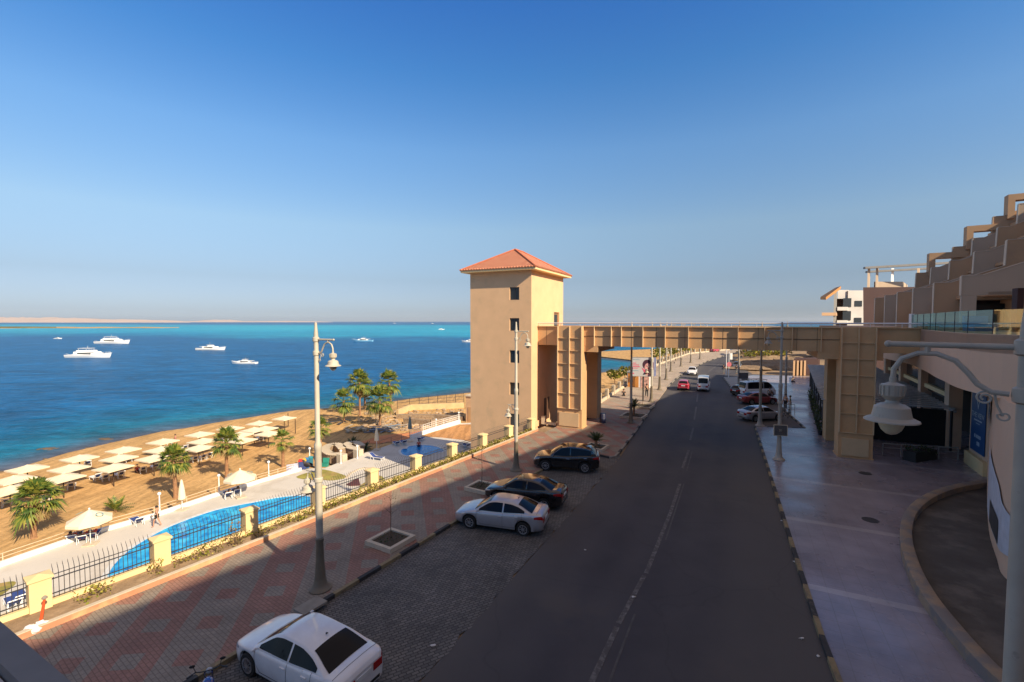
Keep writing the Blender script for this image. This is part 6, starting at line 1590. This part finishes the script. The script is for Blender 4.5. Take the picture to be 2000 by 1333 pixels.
# floors, parapets and window walls of each terrace
Y0,Y1=31.3,60.8
for k in range(5):
    a=XO(TX[k],Y0); b_=XO(TX[k],Y1); dpt=(TX[k+1]-TX[k])/1.16 if k<5 else 4
    m=MB(); q=[a+HN*1.3,b_+HN*1.3,b_+HN*(dpt+2),a+HN*(dpt+2)]; z=TZ[k]-1.35
    m.slab([p+Vector((0,0,z)) for p in q],(0,0,.25)); 
    m.build('terrace_floor',M['hwall'],ht)
    q=[a+HN*(dpt+2.0),b_+HN*(dpt+2.0),b_+HN*(dpt+2.2),a+HN*(dpt+2.2)]; m=MB(); m.slab([p+Vector((0,0,TZ[k]-1.1)) for p in q],(0,0,2.85)); m.build('facade',M['hwall'],ht)
    for i in range(len(FY)-1):
        y0,y1=FY[i+1]+.6,FY[i]-.3; a2=XO(TX[k],y0)+HN*(dpt+1.96); b2=XO(TX[k],y1)+HN*(dpt+1.96); dd=(b2-a2)
        m=MB(); q=[a2+dd*.15,a2+dd*.85]; m.slab([q[0]+Vector((0,0,TZ[k]-1.0)),q[1]+Vector((0,0,TZ[k]-1.0)),q[1]+Vector((0,0,TZ[k]+1.1)),q[0]+Vector((0,0,TZ[k]+1.1))],HN*.03); w_=m.build('terrace_window',M['window'],ht)
        m=MB(); 
        for f in(.15,.5,.85): p=a2+dd*f-HN*.02; m.beam(p+Vector((0,0,TZ[k]-1.0)),p+Vector((0,0,TZ[k]+1.1)),.07,.05)
        p=a2-HN*.02; m.beam(p+dd*.15+Vector((0,0,TZ[k]+1.1)),p+dd*.85+Vector((0,0,TZ[k]+1.1)),.06,.06); m.build('window_frame',M['white'],w_)
# ground-to-terrace front wall, lit panel bays, and big near opening
a=XO(TX[0],Y0+1)+HN*3.4; b_=XO(TX[0],Y1)+HN*3.4
m=MB(); m.slab([p+Vector((0,0,TZB-.05)) for p in [a,b_,b_+HN*.2,a+HN*.2]],(0,0,TZ[0]-TZB-.3)); m.build('lower_facade',M['hwall'],ht)
# nearest face: wall with the wide dark balcony opening
a=XO(TX[0],31.1); 
def hslab(s0,s1,z0,z1,t0=0,t1=.3,mt='hwall2',nm='end_wall'):
    m=MB(); m.slab([a+HN*s0+HD*(-t1)+Vector((0,0,z0)),a+HN*s1+HD*(-t1)+Vector((0,0,z0)),a+HN*s1+HD*(-t1)+Vector((0,0,z1)),a+HN*s0+HD*(-t1)+Vector((0,0,z1))],HD*(t1-t0)); return m.build(nm,M[mt],ht)
m=MB()
# portals on the farthest wall
for k in (1,2,3,4):
    o0=XO(TX[0],60.6); s=(TX[k]+1.3-TX[0])/1.16; z=TZ[k]
    m=MB()
    for (s0,s1,z0,z1) in ((s,s+.6,z-.4,z+2.4),(s+.6,s+3.6,z+1.7,z+2.4)):
        m.slab([o0+HN*s0+Vector((0,0,z0)),o0+HN*s1+Vector((0,0,z0)),o0+HN*s1+Vector((0,0,z1)),o0+HN*s0+Vector((0,0,z1))],HD*1.2)
    m.build('roof_portal',M['hwall'],ht)
# podium with curved front, glass balustrade
pod=thing('curved_podium','curved tan podium terrace with a glass balustrade where the bridge lands','podium terrace',(0,0,0))
PE=[(44,66),(38.0,52),(33.5,42),(31.6,38),(30.4,35.2),(28.6,32.4),(26.6,29.4),(24.8,26.9),(23.4,24.8),(22.1,22.9),(21.2,21.2),(20.6,19.3),(20.5,17.2),(21.2,14.8),(23,12.2)]
PE3=smoothopen([Vector((x,y,0)) for x,y in PE],3)
ZT,ZB_=9.42,6.75
m=MB(); m.prism([V2(p) for p in PE3]+[(60,10),(75,60)],ZB_+1.9,ZT); tess(m.build('terrace_floor',M['podium'],pod))
m=MB()
rows=[]
for z in(ZB_,ZT+.02): rows.append([(p.x,p.y,z) for p in PE3])
m.grid(rows); ri2=[]
for i,p in enumerate(PE3):
    d=(PE3[min(i+1,len(PE3)-1)]-PE3[max(0,i-1)]).normalized(); n=Vector((-d.y,d.x,0)); ri2.append(p+n*.3)
m.grid([[(p.x,p.y,ZB_) for p in ri2],[(p.x,p.y,ZT+.02) for p in ri2]]); m.grid([[(p.x,p.y,ZB_) for p in PE3],[(p.x,p.y,ZB_) for p in ri2]]); m.grid([[(p.x,p.y,ZT+.02) for p in PE3],[(p.x,p.y,ZT+.02) for p in ri2]])
m.build('curved_parapet',M['podium'],pod)
Ng=NT('balustrade_glass'); Ng.b.inputs['Base Color'].default_value=(.10,.22,.22,1); Ng.b.inputs['Roughness'].default_value=.03
tr=Ng.n('BsdfTransparent'); tr.inputs[0].default_value=(.62,.80,.78,1); gl=Ng.n('BsdfGlossy'); gl.inputs['Roughness'].default_value=.02; gl.inputs[0].default_value=(.8,.95,.95,1); fr=Ng.n('Fresnel'); fr.inputs[0].default_value=1.6
mx=Ng.n('MixShader'); Ng.l(Ng.m('MINIMUM',Ng.m('ADD',Ng.m('MULTIPLY',fr.outputs[0],.45),.02),.20),mx.inputs[0]); Ng.l(tr.outputs[0],mx.inputs[1]); Ng.l(gl.outputs[0],mx.inputs[2]); Ng.l(mx.outputs[0],Ng.t.nodes['Material Output'].inputs[0]); M['bglass']=Ng.mat
PG_=[p for p in PE3[12:]]
Lc=0; segs=[]; cur=[PG_[0]]
for a_,c_ in zip(PG_,PG_[1:]):
    cur.append(c_); Lc+=(c_-a_).length
    if Lc>1.9: segs.append(cur); cur=[c_]; Lc=0
for sg in segs:
    q=[sg[0].lerp(sg[-1],.012),sg[-1].lerp(sg[0],.012)]; off=Vector((.12,.05,0))
    m=MB(); m.slab([q[0]+off+Vector((0,0,ZT+.02)),q[1]+off+Vector((0,0,ZT+.02)),q[1]+off+Vector((0,0,ZT+1.08)),q[0]+off+Vector((0,0,ZT+1.08))],(.012,.004,0)); gpn=m.build('glass_panel',M['bglass'],pod)
    m=MB(); m.tube([q[1]+off*1.0+Vector((0,0,ZT)),q[1]+off*1.0+Vector((0,0,ZT+1.08))],.018,5); m.build('clip_post',M['iron'],gpn)
m=MB(); p=PG_[0]+Vector((.1,0,0)); m.bbox((p.x-.12,p.y-.12,ZT),(p.x+.12,p.y+.12,ZT+1.15)); m.build('end_post',M['white'],pod)
# terrace furniture seen through the glass
for i,(u,v,c,l) in enumerate([(1915,636,(.05,.2,.42),'blue cushioned sofa on the podium terrace behind the glass'),(1843,640,(.6,.58,.52),'pale low table on the podium terrace behind the glass')]):
    m=MB(); p=DY(u,v,27+i*3); m.bbox((-.7,-.35,.0),(.7,.35,.4)); m.bbox((-.7,.25,.4),(.7,.4,.9)) if i==0 else m.bbox((-.8,-.45,.4),(.8,.45,.46)); o=m.build(['sofa','low_table'][i],mat('terrace_item_%d'%i,c,.7)); o.location=(p.x,p.y,ZT); tag(o,l,['sofa','table'][i])
# near end pavilion above the podium: column, deep opening, wall
pv=thing('terrace_pavilion','grey-brown end wing of the hotel with a deep shaded terrace opening','hotel wing',(0,0,0))
def vslab(u0,u1,Y,z0,z1,th,nm,mt,slant=0):
    a_=((u0-1000)/900*Y,Y); b2=((u1-1000)/900*(Y-slant),Y-slant); m=MB(); m.slab([(a_[0],a_[1],z0),(b2[0],b2[1],z0),(b2[0],b2[1],z1),(a_[0],a_[1],z1)],Vector((.4,.9,0)).normalized()*th); return m.build(nm,M[mt],pv)
vslab(1898,2120,34.5,9.4,11.8,.3,'back_wall','maroon',1.5); vslab(1900,2110,33.8,9.45,11.3,.05,'glass_front','window',1.5)
vslab(1984,1997,25.0,9.4,11.8,.5,'maroon_column','maroon')
m=MB(); m.prism([((1898-1000)/900*31.9,31.9),((2110-1000)/900*30.5,30.5),((2110-1000)/900*33.5,33.5),((1898-1000)/900*34.4,34.4)],11.55,11.75); m.build('opening_ceiling',mat('pale_soffit',(.42,.34,.24),.8),pv)
# ground floor: shop fronts and drum wall
gf=thing('shop_row','dark ground-floor shops with columns under the podium','shops',(0,0,0))
def gslab(y0,y1,z0,z1,x0,th,nm,mt,parent=None):
    a_=XO(x0,y0); b2=XO(x0,y1); m=MB(); m.slab([a_+Vector((0,0,z0)),b2+Vector((0,0,z0)),b2+Vector((0,0,z1)),a_+Vector((0,0,z1))],HN*th); return m.build(nm,M[mt],parent or gf)
gslab(29.0,31.9,0,6.8,13.2,.5,'banner_wall','podium'); gslab(28.95,32.0,0,1.0,12.9,.3,'plinth','cream')
gslab(35.6,36.6,0,6.8,13.0,.8,'column','podium'); gslab(43,43.9,0,6.8,13.0,.8,'column','podium'); gslab(50.5,51.3,0,6.8,13.0,.8,'column','podium'); gslab(58,59,0,6.8,13.0,.8,'column','podium')
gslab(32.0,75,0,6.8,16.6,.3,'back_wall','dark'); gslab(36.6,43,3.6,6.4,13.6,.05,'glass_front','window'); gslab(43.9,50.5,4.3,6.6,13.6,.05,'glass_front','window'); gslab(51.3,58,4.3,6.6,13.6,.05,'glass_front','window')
gslab(36.6,58,3.9,4.25,13.3,.3,'sill_band','cream'); gslab(32.0,35.6,2.2,3.1,15.8,.1,'red_fascia','maroon')
gslab(32.0,35.6,3.2,6.8,15.2,.2,'shop_wall','hwall'); m=MB(); m.prism([V2(XO(13,31.9)),V2(XO(13,74)),V2(XO(17,74)),V2(XO(17,31.9))],6.72,6.9); m.build('soffit',M['hwall2'],gf)
M['bannerblue']=mat('banner_blue',(.012,.075,.22),.5,.05)
bn=thing('banner','tall blue banner lettered THE VIEW on the ground-floor wall','banner',XO(13.16,30.45),math.atan2(-HD.y,-HD.x))
BH=(1.25,5.15)
m=MB(); m.bbox((-1.28,-.03,BH[0]),(1.28,.0,BH[1])); m.build('panel',M['bannerblue'],bn)
bw_=mat('banner_letters',(.42,.50,.58),.5)
text('V',1.05,bw_,bn,(0,-.045,4.45),(math.pi/2,0,0),name='emblem'); text('THE VIEW',.50,bw_,bn,(0,-.045,3.72),(math.pi/2,0,0)); text('RESIDENCE',.24,bw_,bn,(0,-.045,3.36),(math.pi/2,0,0)) if False else None
m=MB(); m.bbox((-.7,-.04,3.33),(.7,-.031,3.42)); m.bbox((-.35,-.04,3.15),(.35,-.031,3.19)); m.bbox((-.55,-.04,2.20),(-.35,-.031,2.42))
for k in range(5): m.bbox((-.2+k*.17,-.04,2.2),(-.09+k*.17,-.031,2.42))
for k in range(3): m.bbox((-.05+k*.17,-.04,1.72),(.06+k*.17,-.031,1.98))
m.build('small_marks',bw_,bn)
# drum wall
DP=smoothopen([Vector((x,y,0)) for x,y in [(30.3,29),(27,25.8),(22.4,21.25),(20.0,18.6),(18.9,17.3),(18.5,15.9),(18.8,14.3),(20.2,12.3),(22.5,10.5)]],4)
dr=thing('curved_wall','curved tan ground-floor wall below the podium at the right edge','wall',(0,0,0)); m=MB(); m.grid([[(p.x,p.y,.1) for p in DP],[(p.x,p.y,6.9) for p in DP]]); m.grid([[(p.x+.4,p.y-.1,.1) for p in DP],[(p.x+.4,p.y-.1,6.9) for p in DP]]); m.grid([[(p.x,p.y,6.9) for p in DP],[(p.x+.4,p.y-.1,6.9) for p in DP]]); m.build('plaster',M['podium'],dr)
m=MB(); Q=[p+Vector((-.05,.02,0)) for p in DP[7:19]]; m.grid([[(p.x,p.y,.9+max(0,(i-5))*.05) for i,p in enumerate(Q)],[(p.x,p.y,3.9-.12*i) for i,p in enumerate(Q)]]); m.build('pale_panel',mat('pale_poster',(.50,.52,.58),.6),dr)
m=MB(); Q=[p+Vector((-.07,.03,0)) for p in DP[9:14]]; m.grid([[(p.x,p.y,1.0) for p in Q],[(p.x,p.y,2.0) for p in Q]]); m.build('dark_vent',M['iron'],dr)
m=MB(); p=DP[5]; Q=[p_+Vector((-.07,.03,0)) for p_ in DP[3:7]]; m.grid([[(q_.x,q_.y,4.5) for q_ in Q],[(q_.x,q_.y,6.3) for q_ in Q]]); m.build('tall_window',M['window'],dr)
# pergola over the shop terrace
pg=thing('slatted_pergola','long dark slatted pergola roof over the shop terrace beside the plaza','pergola',(0,0,0))
ZP=3.2
A_=G(1645,850,ZP); B2=G(1583,716,ZP); dP=(B2-A_); A_=A_+dP*.27
nr=33
m=MB(); m.beam(A_+Vector((0,0,.0)),B2,.22,.28); 
WD=HN*8.0
m.beam(A_+WD*.5,B2+WD*.5,.2,.25); m.beam(A_+WD,B2+WD,.2,.25); m.build('beams',mat('grey_pergola_paint',(.30,.29,.29),.5,.1,2,world=True),pg)
for k in range(nr):
    p=A_.lerp(B2,k/(nr-1)); m=MB(); m.beam(p+Vector((0,0,.2))-HN*.4,p+WD+Vector((0,0,.2)),.24,.09); m.build('slat',mat('pergola_slat',(.50,.48,.46),.5,.15,2,world=True) if k==0 else bpy.data.materials['pergola_slat'],pg)
for k in range(9):
    p=A_.lerp(B2,k/8); m=MB(); m.beam(Vector((p.x,p.y,.1)),Vector((p.x,p.y,ZP)),.12,.12); m.build('post',M['iron'],pg)
    p=p+WD*.98; m=MB(); m.beam(Vector((p.x,p.y,.1)),Vector((p.x,p.y,ZP)),.12,.12); m.build('post',M['iron'],pg)
for (f0,f1,off) in ((.10,1.0,1.6),):
    q=[A_+WD*f0+HD*off,A_+WD*f1+HD*off]; m=MB(); m.slab([Vector((q[0].x,q[0].y,.1)),Vector((q[1].x,q[1].y,.1)),Vector((q[1].x,q[1].y,3.0)),Vector((q[0].x,q[0].y,3.0))],HD*.1); m.build('pergola_shade_sheet',M['dark'],pg)  # black sheet added to paint the deep shade under the pergola roof
# dark hanging screens & stacked chairs under the pergola edge
m=MB(); rr=random.Random(5)
for k in range(120):
    p=A_.lerp(B2,rr.uniform(0,.72))+HN*rr.uniform(0.1,.5); z=rr.uniform(.15,2.6); m.beam(Vector((p.x,p.y,z)),Vector((p.x+rr.uniform(-.3,.3),p.y+rr.uniform(-.3,.3),z+rr.uniform(.3,.9))),rr.uniform(.03,.25),.04)
o=m.build('folded_furniture',mat('stacked_furniture',(.05,.04,.042),.7,.6,2,world=True)); tag(o,'tangle of dark folded furniture and screens along the pergola edge','furniture',kind='stuff')
ch0=None
for k in range(10):
    p=A_.lerp(B2,.03+.07*k)-HN*.35; 
    if ch0 is None:
        ch0=thing('potted_plant','%s dark potted plant from the near end along the pergola edge'%ordn[k],'potted plant',(p.x,p.y,.115),0,'potted plants along the pergola edge'); m=MB(); m.lathe([(.16,0),(.22,.4),(.24,.42),(.2,.4)],10); m.build('pot',M['black'],ch0); m=MB(); leafclump(m,(0,0,.4),.35,.7,60,random.Random(3),.16); m.build('leaves',M['cycad'],ch0)
    else: dup(ch0,(p.x,p.y,.115),k,'%s dark potted plant from the near end along the pergola edge'%ordn[k])
for (u,v,l) in [(1797,868,'low white metal barrier under the near end of the pergola')]:
    p=DY(u,v,33); m=MB()
    p.z=.115
    m=MB(); m.tube([(-2.2,.6,.9),(2.2,-.6,.9)],.04,6); m.tube([(-2.2,.6,.6),(2.2,-.6,.6)],.025,6)
    for f in(-1,-.5,0,.5,1): m.tube([(2.2*f,-.6*f,0),(2.2*f,-.6*f,.9)],.03,6)
    o=m.build('metal_barrier',M['conc']); o.location=p; tag(o,l,'barrier')
m=MB(); rr=random.Random(6); m.bbox((-1.2,-.4,0),(1.2,.4,.7)); t=thing('planter_box','long dark planter box with shrubs under the podium','planter',(29.2,32.6,.1),R(20)); m.build('box',M['black'],t); m=MB(); leafclump(m,(0,0,.6),.9,.3,90,rr,.14); m.build('shrubs',M['cycad'],t)
# buildings beyond
Yb=84.0
def wx(u,Y=Yb): return (u-1000)/900*Y
def wz(v,Y=Yb): return 10+(628-v)/900*Y
def sb(m,u0,u1,v0,v1,Y,dep,ang=None):   # a block facing us whose depth runs back along the street
    z0=0 if v1 is None else wz(v1,Y); k=((u0+u1)/2-1000)/900; d=Vector((k,1,0)).normalized()*dep+Vector((.12*dep,0,0))
    x0,x1=wx(u0,Y),wx(u1,Y); z1=wz(v0,Y)
    m.slab([(x0,Y,z0),(x1,Y,z0),(x1,Y,z1),(x0,Y,z1)],d); return m
bd=thing('maroon_building','maroon-brown block with a white concrete roof pergola beyond the hotel','building',(0,0,0))
m=MB(); d_=Vector((.68,.75,0))*14
m.slab([(wx(1690),Yb,0),(wx(1800),Yb,0),(wx(1800),Yb,wz(561)),(wx(1683),Yb,wz(562))],d_); m.build('wall',M['maroon'],bd)
m=MB(); sb(m,1704,1760,551,562.3,Yb+.6,10); m.build('roof_parapet',M['hwall2'],bd)
m=MB(); m.beam((wx(1684),Yb,wz(524.5)),(wx(1815),Yb-3,wz(519)),.8,.35)
m.beam((wx(1684)+5,Yb+6,wz(525.5)),(wx(1815)+5,Yb+3,wz(520)),.8,.35); m.build('roof_pergola_beam',M['conc'],bd)
for u,Yc in ((1693,Yb),(1709,Yb),(1739,Yb+5),(1789,Yb)):
    m=MB(); sb(m,u-2.2,u+2.2,525,562,Yc,.6); m.build('roof_column',M['whitew'] if u==1739 else M['hwall2'],bd)
m=MB(); sb(m,1640,1700,703,None,Yb-1,6); m.build('dark_annex',mat('dark_annex',(.05,.045,.05),.8,.3,.4,world=True),bd)
m=MB(); sb(m,1552,1600,701,None,Yb+1,3); m.build('low_dark_wall',M['maroon'],bd)
for k in range(4): m=MB(); sb(m,1551+k*7,1554.5+k*7,705,None,Yb+.6,.25); m.build('shutter',M['hwall'],bd)
wb_=thing('white_building','white low apartment building with an orange sloping roof beyond the maroon block','building',(0,0,0)); Yw=118.0
m=MB(); sb(m,1654,1720,568,None,Yw,9); sb(m,1634,1654,567,584,Yw+.4,8); sb(m,1634,1654,600,607,Yw-.6,2); sb(m,1634,1654,626,632,Yw-.6,2); m.build('wall',mat('aged_white_wall',(.56,.53,.49),.8,.1,.3,world=True),wb_)
m=MB(); sb(m,1627,1632,570,None,Yw-.4,.7); m.build('grey_pillar',M['conc'],wb_)
m=MB(); sb(m,1632,1655,584,None,Yw+2.2,5); m.build('recess_wall',mat('brown_recess',(.16,.09,.05),.7),wb_)
for v0,v1 in((583,600),(608,626)): m=MB(); sb(m,1645,1661,v0,v1,Yw-.15,.1); m.build('window',M['window'],wb_)
for v0,v1 in((588,599),(621,631)): m=MB(); sb(m,1668,1682,v0,v1,Yw-.12,.1); m.build('window',M['window'],wb_)
m=MB(); m.slab([(wx(1601,Yw),Yw-2,wz(587,Yw)),(wx(1629,Yw),Yw-2,wz(566,Yw)),(wx(1633,Yw)+3,Yw+5,wz(565,Yw)),(wx(1603,Yw)+3,Yw+5,wz(584,Yw))],(0,0,.7)); m.build('roof',mat('orange_roof',(.62,.28,.08),.7),wb_)
m=MB(); sb(m,1604,1632,611,617,Yw-1.5,4); m.build('balcony',M['hwall'],wb_)
# upper hotel mass out of the picture to the right and behind, which throws the long street shadow
hb=thing('main_hotel_block','tall main hotel block behind and right of the balcony','hotel',(0,0,0))
def L6(t_,p=-14.6): return Vector((-.8*p+.6*t_,.6*p+.8*t_,0))
q=[L6(-60),L6(64),L6(64)+Vector((16,-12,0)),L6(-60)+Vector((16,-12,0))]
m=MB(); m.prism([V2(p) for p in q],0,22.6); m.build('block',M['podium'],hb)
for fl in range(6):
    for k in range(26):
        c_=L6(-55+k*4.5); m=MB(); m.box((c_.x-.02,c_.y,4.3+fl*3.1),(.12,2.4,1.8),math.atan2(.8,.6)-math.pi/2)
        m.build('window',M['window'],hb) if k<17 else None
lw=[L6(-60,-.9),L6(-2.2,-.9),L6(-2.2,-14.6),L6(-60,-14.6)]
m=MB(); m.prism([V2(p) for p in lw],0,7.9); m.build('lower_wing',M['podium'],hb)
# balcony under and beside the camera
bc=thing('balcony','grey balcony parapet corner at the bottom left of the picture','balcony',(0,0,0))
a_=G(0,1213,9.15); b2=G(140,1333,9.15); dd=(b2-a_).normalized(); nn=Vector((-dd.y,dd.x,0))
if nn.dot(Vector((-1,-1,0)))<0: nn=-nn
p0=a_-dd*1.2; p1=b2+dd*1.7
m=MB(); m.slab([p0,p1,p1+nn*.058,p0+nn*.058],(0,0,-.10)); m.build('parapet_cap',mat('parapet_grey',(.16,.155,.155),.7,.1,8),bc)
m=MB(); m.slab([p0+nn*.012+Vector((0,0,-.10)),p1+nn*.012+Vector((0,0,-.10)),p1+nn*.05+Vector((0,0,-.10)),p0+nn*.05+Vector((0,0,-.10))],(0,0,-1.0)); m.build('parapet',M['podium'],bc)
m=MB(); m.slab([p0+nn*.062+Vector((0,0,-.03)),p1+nn*.062+Vector((0,0,-.03)),p1+nn*.088+Vector((0,0,-.03)),p0+nn*.088+Vector((0,0,-.03))],(0,0,-.06)); m.build('rail_strip',M['steel'],bc)
m=MB(); m.bbox((-2.6,-6,7.9),(2.2,.35,8.08)); m.build('floor_slab',M['stone'],bc)

hz=MB(); hz.bbox((-16800,-6900,-11),(16800,16900,110)); hzo=hz.build('haze',bpy.data.materials.new('haze_air')); hm=hzo.data.materials[0]; hm.use_nodes=True
nt_=hm.node_tree; nt_.nodes.remove(nt_.nodes['Principled BSDF']); vp=nt_.nodes.new('ShaderNodeVolumePrincipled'); vp.inputs['Color'].default_value=(.80,.86,.93,1); vp.inputs['Density'].default_value=4e-5; vp.inputs['Anisotropy'].default_value=.2
nt_.links.new(vp.outputs[0],nt_.nodes['Material Output'].inputs['Volume']); tag(hzo,kind='stuff',label='thin sea haze paling the far islands and horizon',cat='haze')

m=MB(); m.slab([p0+nn*.092+Vector((0,0,-.12)),p1+nn*.092+Vector((0,0,-.12)),p1+nn*.5+Vector((0,0,-.12)),p0+nn*.5+Vector((0,0,-.12))],(0,0,-.08)); m.build('inner_ledge',M['podium'],bc)
